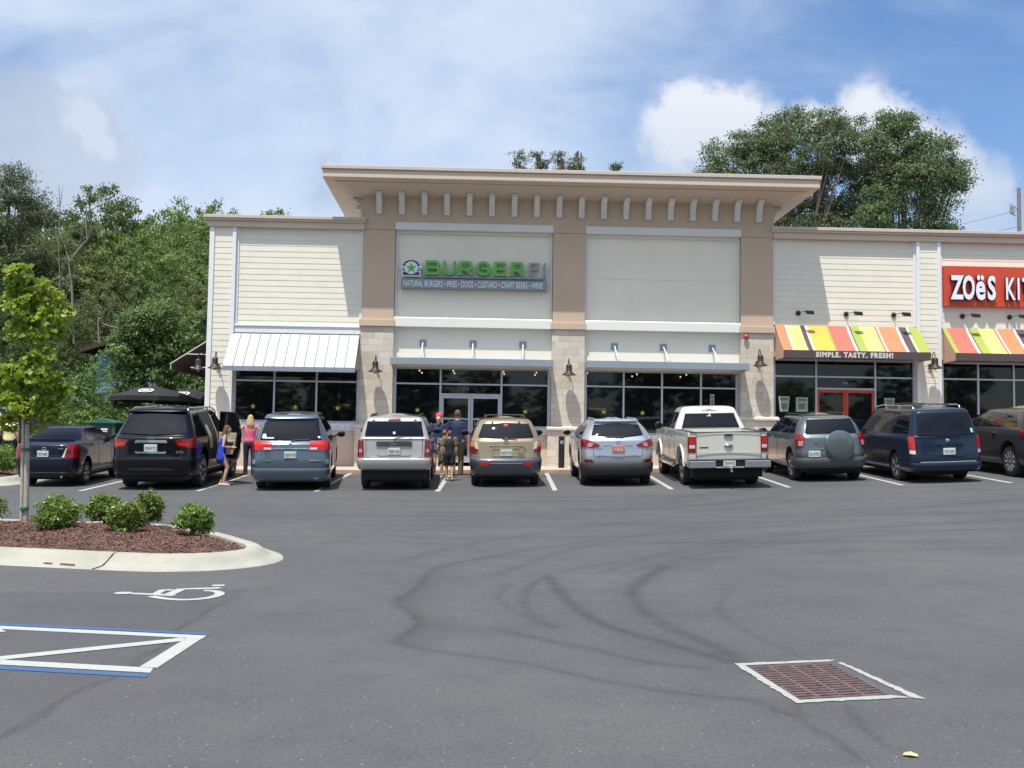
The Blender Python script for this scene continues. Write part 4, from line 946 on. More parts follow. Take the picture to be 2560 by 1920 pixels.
# emblem
ecx, ecz = bx(425), 7.075
def outline(sc=1):
    up = [(ecx+.30*sc*math.cos(rad(a)), SY, ecz+.02+.235*sc*math.sin(rad(a))) for a in range(0, 181, 12)]
    return [(ecx-.27*sc, SY, ecz-.245*sc), (ecx+.27*sc, SY, ecz-.245*sc), (ecx+.27*sc, SY, ecz-.03), (ecx+.315*sc, SY, ecz-.01)]+up+[(ecx-.315*sc, SY, ecz-.01), (ecx-.27*sc, SY, ecz-.03)]
mb = MB(); mb.poly(outline(1.06), (0, .12, 0)); e_ = mb.build('emblem', SWH, sg, xf=SX)
mb = MB()
band = lambda z0, z1, w0, w1, y=0: mb.poly([(ecx-w0, SY-.006+y, z0), (ecx+w0, SY-.006+y, z0), (ecx+w1, SY-.006+y, z1), (ecx-w1, SY-.006+y, z1)], (0, .01, 0))
up = [(ecx+.27*math.cos(rad(a)), SY-.006, ecz+.045+.195*math.sin(rad(a))) for a in range(25, 156, 10)]; mb.poly(up, (0, .01, 0))
band(ecz+.06, ecz+.115, .275, .26); band(ecz-.03, ecz+.0, .29, .275); band(ecz-.10, ecz-.06, .235, .29); band(ecz-.225, ecz-.125, .25, .25)
mb.build('emblem_bands', SNAVY, sg, xf=SX)
mb = MB(); mb.poly([(ecx+.195*math.cos(rad(a)), SY-.016, ecz+.195*math.sin(rad(a))) for a in range(0, 360, 12)], (0, .009, 0)); mb.build('emblem_disc', SWH, sg, xf=SX)
mb = MB(); mb.poly(star_pts(ecx, ecz-.005, .165, SY-.03), (0, .013, 0)); mb.build('emblem_star', GRN, sg, xf=SX)
mb = MB(); mb.box(-2.33, 2.10, SY-.04, P+.199, 6.45, 6.735); tb = mb.build('word_board', mat('board_grey', (.21, .245, .275), .45, .2, var=.03), sg, bevel=.008, xf=SX)
text('lettering', 'NATURAL BURGERS \u2022 FRIES \u2022 DOGS \u2022 CUSTARD \u2022 CRAFT BEERS \u2022 WINE', .262, .006, (-2.27-oX[0], SY-.048-oX[1], 6.505-6.9), SWH, tb, sx=.512, bold=.003)
# orange sign
os_ = thing('shop_sign', 'bright orange box sign with large raised white letters', 'sign', (16.6, P+.25, 6.2))
X = Matrix.Translation((-16.6, -P-.25, -6.2))
ORG = mat('sign_orange', (.56, .060, .022), .4, var=.04)
mb = MB(); mb.box(14.34, 19.6, P-.08, P+.1, 6.215, 7.465); sb = mb.build('sign_box', ORG, os_, bevel=.01, xf=X)
LTW = mat('letter_white', (.74, .76, .80), .4); LTD = mat('letter_edge', (.07, .02, .03), .5)
def zlet(s, size, x, z, sx, bold, n='letter'):
    text(n, s, size, .045, (x-16.6, -.405, z-6.2), LTD, os_, sx=sx, bold=bold+.012)
    text(n, s, size, .004, (x-16.6, -.455, z-6.2), LTW, os_, sx=sx, bold=bold-.002)
for (c, x) in (('Z', 14.50), ('O', 14.85), ('\u00eb', 15.26), ('S', 15.63)):
    zlet(c, 1.0 if c != '\u00eb' else 1.12, x, 6.44, .56 if c != 'O' else .47, .034)
x = 16.18
for c in 'KITCHEN': zlet(c, .96, x, 6.44, .48, .018); x += .17 if c == 'I' else .36
# ================================================================== VEHICLES
TYRE = mat('tyre_rubber', (.022, .022, .023), .85, var=.25, vscale=12); RIMM = mat('alloy', (.55, .56, .58), .3, .5); TRIM = mat('black_plastic', (.028, .028, .030), .6, var=.2)
CHR = mat('chrome', (.7, .7, .72), .15, 1); CGL = mat('car_glass', (.004, .005, .008), .03, spec=.35); CGL['p'] = 2
REDL = mat('tail_red', (.20, .003, .003), .15, coat=.4); REDB = mat('tail_red_bright', (.48, .010, .004), .15, coat=.4); AMB = mat('tail_amber', (.75, .22, .02), .12, coat=1); CLR = mat('tail_clear', (.62, .60, .60), .1, .2, coat=1)
PLW = mat('plate_white', (.55, .58, .55), .5, var=.1, vscale=30); PLG = mat('plate_green', (.04, .16, .09), .5); PLO = mat('plate_orange', (.60, .12, .06), .5); UND = mat('underbody', (.012, .012, .012), .9)
BEIGE = mat('beige_trim', (.42, .37, .26), .7, var=.08); STK = mat('sticker_white', (.72, .73, .73), .6)
def chaikin(K, it=2):
    K = [np.array(k, float) for k in K]
    for _ in range(it):
        o = [K[0]]
        for a, b in zip(K[:-1], K[1:]): o += [a*.78+b*.22, a*.22+b*.78]
        o.append(K[-1]); K = o
    return np.array(K)
class Shell:
    """closed car shell made of stacked horizontal outlines; key = z, rear y, front y, half width, rear bow, front bow, corner radius"""
    def __init__(s, keys, it=2):
        s.K = chaikin(keys, it); s.z = s.K[:, 0]
        for i in range(1, len(s.z)): s.z[i] = max(s.z[i], s.z[i-1]+1e-4)
    def row(s, z): return [float(np.interp(z, s.z, s.K[:, j])) for j in range(1, 7)]
    def mesh(s, mb=None):
        mb = mb or MB(); o0 = len(mb.v); cnt = None
        for k in s.K:
            z, yr, yf, w, cr, cf, r = k; r = min(r, w*.9); P = []
            xs = np.linspace(-(w-r), w-r, 13)
            P += [(x, yr+cr*(x/w)**2) for x in xs[:-1]]
            for a in np.linspace(0, 90, 7):
                x = w-r+r*math.sin(rad(a)); P.append((x, yr+cr*(x/w)**2+r*(1-math.cos(rad(a)))))
            y0 = yr+cr+r; y1 = yf-cf-r
            P += [(w, y) for y in np.linspace(y0, y1, 26)[1:-1]]
            for a in np.linspace(0, 90, 7):
                x = w-r+r*math.cos(rad(a)); P.append((x, yf-cf*(x/w)**2-r*(1-math.sin(rad(a)))))
            P += [(x, yf-cf*(x/w)**2) for x in xs[::-1][1:-1]]
            for a in np.linspace(90, 0, 7):
                x = -(w-r+r*math.cos(rad(a))); P.append((x, yf-cf*(x/w)**2-r*(1-math.sin(rad(a)))))
            P += [(-w, y) for y in np.linspace(y1, y0, 26)[1:-1]]
            for a in np.linspace(90, 0, 7)[:-1]:
                x = -(w-r+r*math.sin(rad(a))); P.append((x, yr+cr*(x/w)**2+r*(1-math.cos(rad(a)))))
            n = len(P); mb.v += [(p[0], p[1], z) for p in P]
        m = len(s.K)
        for i in range(m-1):
            for k in range(n):
                k2 = (k+1) % n; mb.f.append((o0+i*n+k, o0+i*n+k2, o0+(i+1)*n+k2, o0+(i+1)*n+k))
        mb.f.append(tuple(o0+k for k in range(n))[::-1]); mb.f.append(tuple(o0+(m-1)*n+k for k in range(n)))
        return mb
    def S(s, u, z):
        """u: across the tail, running on along the flank once |u| passes the half width"""
        yr, yf, w, cr, cf, r = s.row(z); r = min(r, w*.9); a = abs(u); sg = 1 if u >= 0 else -1
        if a <= w-r: return Vector((u, yr+cr*(u/w)**2, z))
        L = r*math.pi/2
        if a < w-r+L:
            t = (a-(w-r))/r; x = w-r+r*math.sin(t); return Vector((sg*x, yr+cr*(x/w)**2+r*(1-math.cos(t)), z))
        return Vector((sg*w, yr+cr+r+(a-(w-r)-L), z))
    def side(s, sd, y, z):
        yr, yf, w, cr, cf, r = s.row(z); r = min(r, w*.9); x = w
        if y < yr+cr+r:
            d = min(1, max(0, (yr+cr+r-y)/r)); x = w-r*(1-math.sqrt(max(0, 1-d*d)))
        if y > yf-cf-r:
            dy = y-(yf-cf-r); d = min(1, dy/(r+1e-6)); x = w-r*(1-math.sqrt(max(0, 1-d*d)))
            if dy > r: x = w*math.sqrt(max(.04, (yf-y)/max(cf, 1e-3)))
        return Vector((sd*x, y, z))
    def front(s, x, z):
        yr, yf, w, cr, cf, r = s.row(z); r = min(r, w*.9); y = yf-cf*(x/w)**2
        if abs(x) > w-r: d = min(1, (abs(x)-w+r)/r); y -= r*(1-math.sqrt(max(0, 1-d*d)))
        return Vector((x, y, z))
def resamp(P, n):
    P = [np.array(p, float) for p in P]; L = [0]
    for a, b in zip(P[:-1], P[1:]): L.append(L[-1]+np.linalg.norm(b-a))
    t = np.linspace(0, L[-1], n+1); P = np.array(P); return [(float(np.interp(q, L, P[:, 0])), float(np.interp(q, L, P[:, 1]))) for q in t]
def patch(fn, bot, top, off=.005, th=.02, n=14, m=8, outward=None):
    """thin panel hugging the shell between two polylines given in surface coordinates"""
    B_ = resamp(bot, n); T_ = resamp(top, n); mb = MB(); grid = []
    for j in range(m+1):
        row = []
        for i in range(n+1):
            a = B_[i][0]+(T_[i][0]-B_[i][0])*j/m; b = B_[i][1]+(T_[i][1]-B_[i][1])*j/m; e = .006
            p = fn(a, b); d1 = fn(a+e, b)-fn(a-e, b); d2 = fn(a, b+e)-fn(a, b-e); nn = d1.cross(d2)
            nn = nn.normalized() if nn.length > 1e-9 else Vector((0, -1, 0))
            ref = outward if outward is not None else Vector((p.x*.4, p.y-2.0, .1))
            if nn.dot(ref) < 0: nn = -nn
            row.append((p+nn*off, p-nn*th))
        grid.append(row)
    N = n+1
    for side in (0, 1):
        for row in grid:
            for c in row: mb.v.append(tuple(c[side]))
    o = (m+1)*N
    for j in range(m):
        for i in range(n):
            a = j*N+i; mb.f.append((a, a+1, a+N+1, a+N)); mb.f.append((o+a, o+a+N, o+a+N+1, o+a+1))
    for i in range(n): mb.f.append((i, o+i, o+i+1, i+1)); a = m*N+i; mb.f.append((a, a+1, o+a+1, o+a))
    for j in range(m): a = j*N; mb.f.append((a, a+N, o+a+N, o+a)); a = j*N+n; mb.f.append((a, o+a, o+a+N, a+N))
    return mb
WHEEL = {}
def wheel(parent, x, y, r, sd, w=.22, spokes=6):
    key = (r, w, spokes)
    if key not in WHEEL:
        mt = MB(); mt.lathe([(r*.62, -w*.46), (r*.86, -w*.5), (r*.97, -w*.42), (r, -w*.3), (r, w*.3), (r*.97, w*.42), (r*.86, w*.5), (r*.62, w*.46)], (0, 0, 0), 'x', 36)
        mr = MB(); R = r*.66
        mr.lathe([(R, -w*.35), (R, w*.44), (R*.95, w*.47), (R*.90, w*.40), (R*.86, w*.18), (R*.2, w*.1)], (0, 0, 0), 'x', 36)
        for k in range(spokes):
            a = 2*math.pi*k/spokes; c, s_ = math.cos(a), math.sin(a)
            mr.bar((w*.36, c*R*.1, s_*R*.1), (w*.42, c*R*.93, s_*R*.93), R*.2, .035, up=(1, 0, 0))
        mr.lathe([(R*.24, w*.2), (R*.24, w*.44), (R*.15, w*.47), (.001, w*.48)], (0, 0, 0), 'x', 16)
        mh = MB(); mh.lathe([(R*.7, -.02), (R*.7, .02)], (0, 0, 0), 'x', 20)
        objs = []
        for mb, nm, mm in ((mh, 'wheel', UND), (mt, 'tyre', TYRE), (mr, 'rim', RIMM)):
            o = mb.build(nm, mm, None, smooth=35); objs.append(o.data); bpy.data.objects.remove(o)
        WHEEL[key] = objs
    hub = bpy.data.objects.new('wheel', WHEEL[key][0]); COL.objects.link(hub); hub.parent = parent; hub.location = (x, y, r)
    if sd < 0: hub.rotation_euler = (0, 0, math.pi)
    for nm, me in (('tyre', WHEEL[key][1]), ('rim', WHEEL[key][2])):
        o = bpy.data.objects.new(nm, me); COL.objects.link(o); o.parent = hub
    return hub
def lift(t, A):
    """raise the waistline features a little without touching wheels or roof"""
    done = set()
    def go(o):
        if o.type == 'MESH' and o.data.name not in done:
            done.add(o.data.name); me = o.data; n = len(me.vertices); co = np.empty(n*3, np.float32); me.vertices.foreach_get('co', co); co = co.reshape(-1, 3); z = co[:, 2]+o.location.z
            co[:, 2] += A*_sm((z-.2)/.25)*(1-_sm((z-1.1)/.55)); me.vertices.foreach_set('co', co.ravel()); me.update()
        for c_ in o.children: go(c_)
    for ch in t.children:
        if not ch.name.startswith('wheel'): go(ch)
def place(t, cx, cy, roh, hd=0, sx=.93, s=1.0, A=0):
    if A: lift(t, A)
    """rear axle at (cx, cy); heading hd degrees clockwise from the shops"""
    h = rad(hd); f = Vector((math.sin(h), math.cos(h))); rx = Vector((f.y, -f.x)); b = Vector((cx, cy))-f*roh
    e = 1.3; m = b+f*2.2
    sl = (gz(*(m+f*e))-gz(*(m-f*e)))/(2*e); sr = (gz(*(m+rx*.8))-gz(*(m-rx*.8)))/1.6
    fy = Vector((f.x, f.y, sl)).normalized(); xx = Vector((rx.x, rx.y, sr)); xx = (xx-fy*xx.dot(fy)).normalized(); zz = xx.cross(fy)
    z0 = gz(m.x, m.y)-sl*2.2
    M = Matrix(((xx.x, fy.x, zz.x, b.x), (xx.y, fy.y, zz.y, b.y), (xx.z, fy.z, zz.z, z0), (0, 0, 0, 1)))
    t.location = M.to_translation(); t.rotation_euler = M.to_euler(); t.scale = (sx*s, s, s)
class Car:
    def __init__(c, name, label, cat, keys, pm, wheels, r, L, group='cars parked nose in along the shop kerb', spokes=6, trk=None, bump_keys=None, flat_under=True, ww=.22):
        c.t = thing(name, label, cat, group=group); c.sh = Shell(keys); c.pm = pm; c.r = r; c.w = max(k[3] for k in keys); c.spokes = spokes
        o = c.sh.mesh().build('body', pm, c.t)
        cut = MB(); wr = r+.055; c.wy = wheels; tw = trk or c.w-.01
        for y in wheels:
            for sd in (-1, 1): cut.lathe([(wr, 0), (wr, .34)], (sd*(c.w-.27)-(.0 if sd > 0 else .34), y, r+.01), 'x', 32)
        co = cut.build('cut', UND)
        if hasattr(c, 'extra_cut'): pass
        md = o.modifiers.new('arches', 'BOOLEAN'); md.operation = 'DIFFERENCE'; md.object = co; md.solver = 'EXACT'
        baked(o); bpy.data.objects.remove(co)
        o.data.polygons.foreach_set('use_smooth', [True]*len(o.data.polygons)); o.data.set_sharp_from_angle(angle=rad(32)); c.body = o
        if len(o.data.materials) == 0: o.data.materials.append(pm)
        for y in wheels:
            for sd in (-1, 1): wheel(c.t, sd*(tw-ww/2-.015), y, r, sd, ww, spokes)
        mb = MB(); mb.box(-c.w+.30, c.w-.30, .35, L-.4, .17, .36); mb.box(-c.w+.12, c.w-.12, .18, .5, .24, .4); mb.build('underbody', UND, c.t)
    def put(c, name, mb, m, parent=None, **k): return mb.build(name, m, parent or c.t, **k)
    def rear(c, name, bot, top, mtl, off=.006, th=.02, parent=None, sh=None, **k):
        if name == 'rear_window': off = .022
        if name == 'sticker': off += .02
        return patch((sh or c.sh).S, bot, top, off, th, **k).build(name, mtl, parent or c.t, smooth=40)
    def pane(c, name, bot, top, m=None, off=.006):
        for sd in (-1, 1):
            patch(lambda y, z: c.sh.side(sd, y, z), bot, top, off, .02, outward=Vector((sd, 0, .1))).build(name, m or CGL, c.t, smooth=40)
    def wind(c, bot, top, name='windshield'): patch(c.sh.front, bot, top, .006, .02, outward=Vector((0, 1, .5))).build(name, CGL, c.t, smooth=40)
    def lamps(c, name, bot, top, mtl, off=.012, parent=None, **k):
        out = []
        for sd in (-1, 1): out.append(patch(c.sh.S, [(sd*p[0], p[1]) for p in bot], [(sd*p[0], p[1]) for p in top], off, .02, **k).build(name, mtl, parent[len(out)] if parent else c.t, smooth=40))
        return out
    def plate(c, x, z, red=False, w=.30, h=.15):
        p = c.sh.S(x, z); y = min(c.sh.S(x, z-h/2).y, c.sh.S(x, z+h/2).y)-.02
        mb = MB(); mb.box(x-w/2, x+w/2, y-.008, y+.03, z-h/2, z+h/2); pl = mb.build('license_plate', PLO if red else PLW, c.t, bevel=.004)
        if red: mb = MB(); mb.box(x-w/2+.03, x+w/2-.03, y-.011, y-.009, z-.04, z+.035); mb.build('plate_field', PLW, pl)
        rr = random.Random(int(abs(x*100)+z*1000)); mb = MB(); mo = MB()
        for k in range(7):
            xx = x-.115+k*.0385
            if k == 3: mo.ell((xx, y-.010, z), (.02, .003, .026), 8, 6); continue
            a, b_ = z-.035, z+.03; mb.box(xx-.012, xx-.004, y-.013, y-.0115, a, b_)
            if rr.random() < .7: mb.box(xx-.004, xx+.012, y-.013, y-.0115, b_-.012, b_)
            if rr.random() < .6: mb.box(xx-.004, xx+.012, y-.013, y-.0115, a, a+.012)
            if rr.random() < .6: mb.box(xx+.006, xx+.013, y-.0135, y-.012, a, b_)
        mb.build('plate_characters', PLG if not red else TRIM, pl); mo.build('plate_emblem', PLO, pl)
        return pl
    def mirrors(c, y, z, w=.24, h=.17, m=None):
        for sd in (-1, 1):
            p = c.sh.side(sd, y, z); mb = MB(); mb.ell((p.x+sd*(.06+w/2), y, z+.06), (w/2, .07, h/2), 14, 8); mb.bar((p.x-sd*.02, y+.02, z), (p.x+sd*.09, y, z+.04), .05, .05)
            q = mb.build('side_mirror', m or c.pm, c.t, smooth=60)
            mb = MB(); mb.ell((p.x+sd*(.06+w/2), y-.055, z+.06), (w/2-.02, .025, h/2-.02), 14, 8); mb.build('mirror_glass', CGL, q, smooth=60)
    def rails(c, y0, y1, x, m, hgt=.05, cross=(), r=.016):
        for sd in (-1, 1):
            zt = lambda y, xx=x: c.top(xx, y)
            P2 = [(sd*x, y0, zt(y0)-.0), (sd*x, y0+.1, zt(y0+.1)+hgt)]+[(sd*x, y0+.1+(y1-y0-.2)*k/5, zt(y0+.1+(y1-y0-.2)*k/5)+hgt) for k in range(1, 6)]+[(sd*x, y1, zt(y1))]
            mb = MB(); mb.tube(smoothline(P2, 3), r, 8)
            for k in range(1, 3): yy = y0+(y1-y0)*k/3; mb.bar((sd*x, yy, zt(yy)-.01), (sd*x, yy, zt(yy)+hgt), .03, .05)
            mb.build('roof_rail', m, c.t, smooth=50)
        for yy in cross: mb = MB(); mb.tube([(-x, yy, c.top(x, yy)+hgt+.012), (0, yy, c.top(x, yy)+hgt+.03), (x, yy, c.top(x, yy)+hgt+.012)], .014, 6); mb.build('cross_bar', TRIM, c.t)
    def top(c, x, y):
        zs = c.sh.z[::-1]
        for z in zs:
            yr, yf, w, cr, cf, r = c.sh.row(z)
            if w >= abs(x) and yr+cr*(x/max(w, .01))**2 <= y <= yf: return float(z)
        return float(zs[0])
    def handles(c, ys, z, m=None):
        for sd in (-1, 1):
            for y in ys:
                p = c.sh.side(sd, y, z); mb = MB(); mb.bar((p.x+sd*.02, y-.09, z), (p.x+sd*.02, y+.09, z+.004), .03, .025); mb.build('door_handle', m or c.pm, c.t, bevel=.008)
    def seams(c, ys, z0, z1, zb=None):
        for sd in (-1, 1):
            for y in ys:
                mb = MB(); P2 = [c.sh.side(sd, y, z)+Vector((sd*.0015, 0, 0)) for z in np.linspace(z0, z1, 10)]
                for a, b in zip(P2[:-1], P2[1:]): mb.bar(a, b, .006, .007, up=(0, 1, 0))
                mb.build('panel_gap', UND, c.t)
    def gap(c, uz, wd=.007, name='tailgate_gap', m=None, off=.001):
        mb = MB(); P2 = [c.sh.S(u, z) for u, z in uz]
        for a, b in zip(P2[:-1], P2[1:]): mb.bar(a+Vector((0, -off, 0)), b+Vector((0, -off, 0)), wd, wd)
        return mb.build(name, m or UND, c.t)
    def wiper(c, x0, x1, z, z1=None):
        a = c.sh.S(x0, z)+Vector((0, -.03, 0)); b = c.sh.S(x1, z1 or z+.03)+Vector((0, -.03, 0)); mb = MB(); mb.tube([a, b], .010, 6); mb.bar(a, a+Vector((0, .04, -.05)), .03); mb.build('rear_wiper', TRIM, c.t)
    def bumper(c, keys, m, ymax, name='bumper'):
        s = Shell(keys, 1); mb = s.mesh(); vs = []; o = mb.build(name, m, c.t)
        bm = bmesh.new(); bm.from_mesh(o.data); bmesh.ops.bisect_plane(bm, geom=bm.verts[:]+bm.edges[:]+bm.faces[:], plane_co=(0, ymax, 0), plane_no=(0, 1, 0), clear_outer=True)
        bm.to_mesh(o.data); bm.free(); o.data.polygons.foreach_set('use_smooth', [True]*len(o.data.polygons)); o.data.set_sharp_from_angle(angle=rad(30)); c.bsh = s; return o
def ring(c, x, z, rx, rz, th=.010, n=20, m=CHR, off=.012, name='emblem'):
    mb = MB(); P2 = []
    for k in range(n+1):
        a = 2*math.pi*k/n; q = c.sh.S(x+rx*math.cos(a), z+rz*math.sin(a)); P2.append(q+Vector((0, -off, 0)))
    mb.tube(P2, th, 6, cap=False); return mb.build(name, m, c.t, smooth=60)

def suv_keys(L, W, zb, r, belt, roof, H, wr, yb, yr_, ws, wsr, hood, bow=.06, nose=.85, crown=.04, rc=.14):
    """generic two-box outline: belt height, roof edge height, rear y at belt and roof, windscreen foot and head"""
    return [(zb, .16, L-.18, W*.90, bow, .16, rc), (zb+.06, .06, L-.07, W*.965, bow, .16, rc), (zb+.22, .01, L-.01, W*.995, bow, .16, rc), (.60, .0, L, W, bow, .16, rc), (.72, .02, L-.03, W, bow, .16, rc),
            (hood-.08, .045, L-.10, W*.995, bow, .22, rc), (hood, .055, L-.28, W*.985, bow, .26, rc), (belt-.03, yb-.03, ws+.10, W*.965, bow, .24, rc), (belt, yb, ws, W*.95, bow, .22, rc*.9),
            (belt+(roof-belt)*.5, (yb+yr_)/2-.02, (ws+wsr)/2+.03, (W*.95+wr)/2+.012, bow, .18, rc*.8), (roof-.05, yr_-.03, wsr+.06, wr+.012, bow*.8, .14, rc*.8), (roof, yr_+.03, wsr-.06, wr-.03, bow*.8, .12, rc*.8),
            (roof+crown*.6, yr_+.18, wsr-.3, wr-.13, .05, .08, .1), (roof+crown*.9, yr_+.42, wsr-.55, wr-.32, .03, .05, .08), (H, yr_+.75, wsr-.9, .12, .01, .02, .05)]
OTHER = 'cars parked beyond the shrubs at the far left'

# ---- 1 dark navy sedan
L = 4.28; NAVY = paint('navy_paint', (.006, .008, .020), .0, .3, .05)
c = Car('parked_car', 'dark navy sedan with tall red tail lamps parked behind the staked young tree', 'car',
 [(.22, .14, L-.2, .74, .10, .16, .2), (.30, .05, L-.08, .82, .10, .16, .2), (.45, .0, L, .845, .10, .16, .2), (.62, .0, L-.02, .848, .10, .18, .2), (.655, .03, L-.04, .848, .10, .2, .2), (.78, .045, L-.12, .845, .10, .22, .2), (.90, .05, L-.35, .83, .10, .24, .2),
  (.985, .08, L-.95, .80, .10, .24, .2), (1.02, .34, L-1.12, .78, .06, .22, .18), (1.045, .50, L-1.20, .765, .06, .2, .16), (1.22, .74, L-1.52, .68, .07, .18, .14), (1.38, 1.02, L-1.85, .60, .07, .15, .14), (1.43, 1.22, L-2.05, .54, .05, .12, .12), (1.46, 1.5, L-2.3, .36, .03, .06, .1), (1.465, 1.7, L-2.5, .12, .01, .02, .05)],
 NAVY, (.93, 3.43), .30, L)
c.rear('rear_window', [(-.62, 1.06), (.62, 1.06)], [(-.50, 1.375), (.50, 1.375)], CGL, n=16)
c.pane('side_window', [(.98, 1.03), (1.75, 1.03)], [(1.30, 1.37), (1.75, 1.38)]); c.pane('side_window', [(1.80, 1.03), (2.85, 1.03)], [(1.80, 1.38), (2.35, 1.37)])
c.wind([(-.68, 1.07), (.68, 1.07)], [(-.52, 1.37), (.52, 1.37)])
tl = c.lamps('tail_light', [(.50, .64), (.80, .645), (.90, .65)], [(.60, .955), (.74, .975), (.93, .93)], REDL, off=.014, n=16)
c.lamps('reversing_lens', [(.47, .65), (.53, .65)], [(.565, .88), (.60, .90)], CLR, off=.018, n=6, parent=tl)
c.plate(-.02, .745); c.gap([(-.55, .65), (.55, .65)], .012); c.gap([(-.58, .92), (-.47, .64)], .008); c.gap([(.58, .92), (.47, .64)], .008)
c.rear('bumper_strip', [(-.8, .30), (.8, .30)], [(-.8, .33), (.8, .33)], TRIM, .01)
ring(c, 0, .875, .055, .028, .006); c.rear('badge', [(.36, .86), (.50, .86)], [(.36, .878), (.50, .878)], CHR, .008)
c.mirrors(2.95, 1.0); c.handles((1.35, 2.35), .92); c.seams((1.78, 2.82), .35, 1.0); c.gap([(-.45, .99), (.45, .99)], .006)
mb = MB(); mb.tube([(.0, 1.35, 1.44), (.0, 1.30, 1.50), (0, 1.24, 1.53)], .008, 6); c.put('antenna', mb, TRIM)
mb = MB(); mb.tube([(.48, .02, .25), (.48, .3, .26)], .028, 10); c.put('exhaust', mb, CHR)
place(c.t, -10.05, 26.5, .93, -1, .90, .95, .075)

# ---- 2 big black SUV with an open rear door
L = 5.29; BLK = paint('black_paint', (.003, .003, .005), .0, .3, .035)
c = Car('parked_suv', 'large black SUV with chrome roof rails and its right rear door standing open', 'SUV',
 suv_keys(L, 1.005, .30, .4, 1.17, 1.80, 1.90, .73, .14, .50, L-1.45, L-2.15, 1.10, .10, rc=.26), BLK, (1.12, 4.20), .40, L, spokes=9, ww=.27)
c.rear('rear_window', [(-.80, 1.20), (0, 1.165), (.80, 1.20)], [(-.70, 1.70), (0, 1.74), (.70, 1.70)], CGL, n=18)
c.rear('spoiler', [(-.70, 1.75), (.70, 1.75)], [(-.68, 1.81), (.68, 1.81)], BLK, .07, .03)
tl = c.lamps('tail_light', [(.64, .91), (.98, .86), (1.16, .88)], [(.56, 1.045), (.98, 1.09), (1.20, 1.09)], REDL, off=.016, n=18)
c.lamps('lens', [(.66, .935), (.88, .915)], [(.62, .99), (.88, .985)], REDB, off=.02, n=8, parent=tl)
c.rear('chrome_strip', [(-.40, .985), (.40, .985)], [(-.36, 1.045), (.36, 1.045)], CHR, .022); c.rear('chrome_strip', [(-.36, .745), (.36, .745)], [(-.38, .785), (.38, .785)], CHR, .03)
c.plate(.0, .87, w=.31, h=.16); c.gap([(-.66, 1.10), (-.80, .90), (-.76, .66), (.76, .66), (.80, .90), (.66, 1.10)], .009)
ring(c, -.055, 1.105, .05, .030, .008); ring(c, .045, 1.105, .05, .030, .008)
text('badge', 'QX56', .075, .004, (.60, -.0, .755), CHR, c.t).location = (0, c.sh.S(.65, .77).y-.02, 0)
c.bumper([(.30, .10, L, 1.0, .09, .16, .30), (.36, .0, L, 1.015, .09, .16, .30), (.56, -.035, L, 1.02, .09, .16, .30), (.645, -.03, L, 1.018, .09, .16, .3), (.665, .03, L, 1.0, .09, .16, .3)], BLK, .72)
c.rear('bumper_strip', [(-.9, .40), (.9, .40)], [(-.9, .43), (.9, .43)], TRIM, .055)
c.pane('side_window', [(.55, 1.20), (1.30, 1.20)], [(.82, 1.72), (1.30, 1.75)]); c.pane('side_window', [(2.42, 1.20), (3.75, 1.20)], [(2.42, 1.76), (3.10, 1.74)])
patch(lambda y, z: c.sh.side(-1, y, z), [(1.36, 1.2), (2.36, 1.2)], [(1.36, 1.75), (2.36, 1.76)], .006, .02, outward=Vector((-1, 0, 0))).build('side_window', CGL, c.t, smooth=40)
c.wind([(-.85, 1.2), (.85, 1.2)], [(-.66, 1.76), (.66, 1.76)])
patch(lambda y, z: c.sh.side(1, y, z), [(1.52, .52), (2.36, .50)], [(1.36, 1.75), (2.36, 1.76)], .010, .02, outward=Vector((1, 0, 0))).build('door_opening_shade', mat('cabin_shade', (.03, .028, .024), .9), c.t, smooth=40)  # dark sheet on the closed flank, painted as the shade inside the cabin
patch(lambda y, z: c.sh.side(1, y, z), [(1.60, .80), (1.86, .80)], [(1.50, 1.38), (1.70, 1.42)], .016, .01, outward=Vector((1, 0, 0))).build('rear_seat', BEIGE, c.t, smooth=40)
patch(lambda y, z: c.sh.side(1, y, z), [(2.30, .52), (2.37, .52)], [(2.30, 1.7), (2.37, 1.7)], .016, .01, outward=Vector((1, 0, 0))).build('door_pillar', BEIGE, c.t, smooth=40)
dm = MB(); a = rad(44)            # open door: hinge line at y = 2.40, swung out
hx, hy = 1.0, 2.42
def dp(s, z, o): return (hx+s*math.sin(a)+o*math.cos(a), hy-s*math.cos(a)+o*math.sin(a), z)
prof = [(0, .50), (.80, .52), (.98, .78), (1.06, 1.10), (1.05, 1.19), (0, 1.19)]
dm.poly([dp(s, z, 0) for s, z in prof], Vector(dp(0, 0, .09))-Vector(dp(0, 0, 0)))
door = dm.build('open_door', BLK, c.t, bevel=.015)
m2 = MB(); fr = [(0, 1.19), (1.05, 1.19), (1.02, 1.40), (.88, 1.70), (.80, 1.76), (.05, 1.77)]; fi = [(.07, 1.19), (.97, 1.19), (.94, 1.39), (.82, 1.66), (.76, 1.70), (.07, 1.71)]
dz = Vector(dp(0, 0, .05))-Vector(dp(0, 0, 0))
for i in range(len(fr)): j = (i+1) % len(fr); m2.poly([dp(*fr[i], .02), dp(*fr[j], .02), dp(*fi[j], .02), dp(*fi[i], .02)], dz)
m2.build('door_frame', BLK, door)
m2 = MB(); m2.poly([dp(*p, .04) for p in fi], dz*.15); m2.build('door_glass', CGL, door)
m2 = MB(); m2.poly([dp(s, z, -.03) for s, z in [(.10, .62), (.78, .62), (.90, .84), (.96, 1.08), (.96, 1.16), (.08, 1.16)]], dz*.55); m2.poly([dp(s, z, -.09) for s, z in [(.15, .90), (.85, .92), (.85, .97), (.15, .95)]], dz*1.2); m2.build('door_trim', BEIGE, door, bevel=.01)
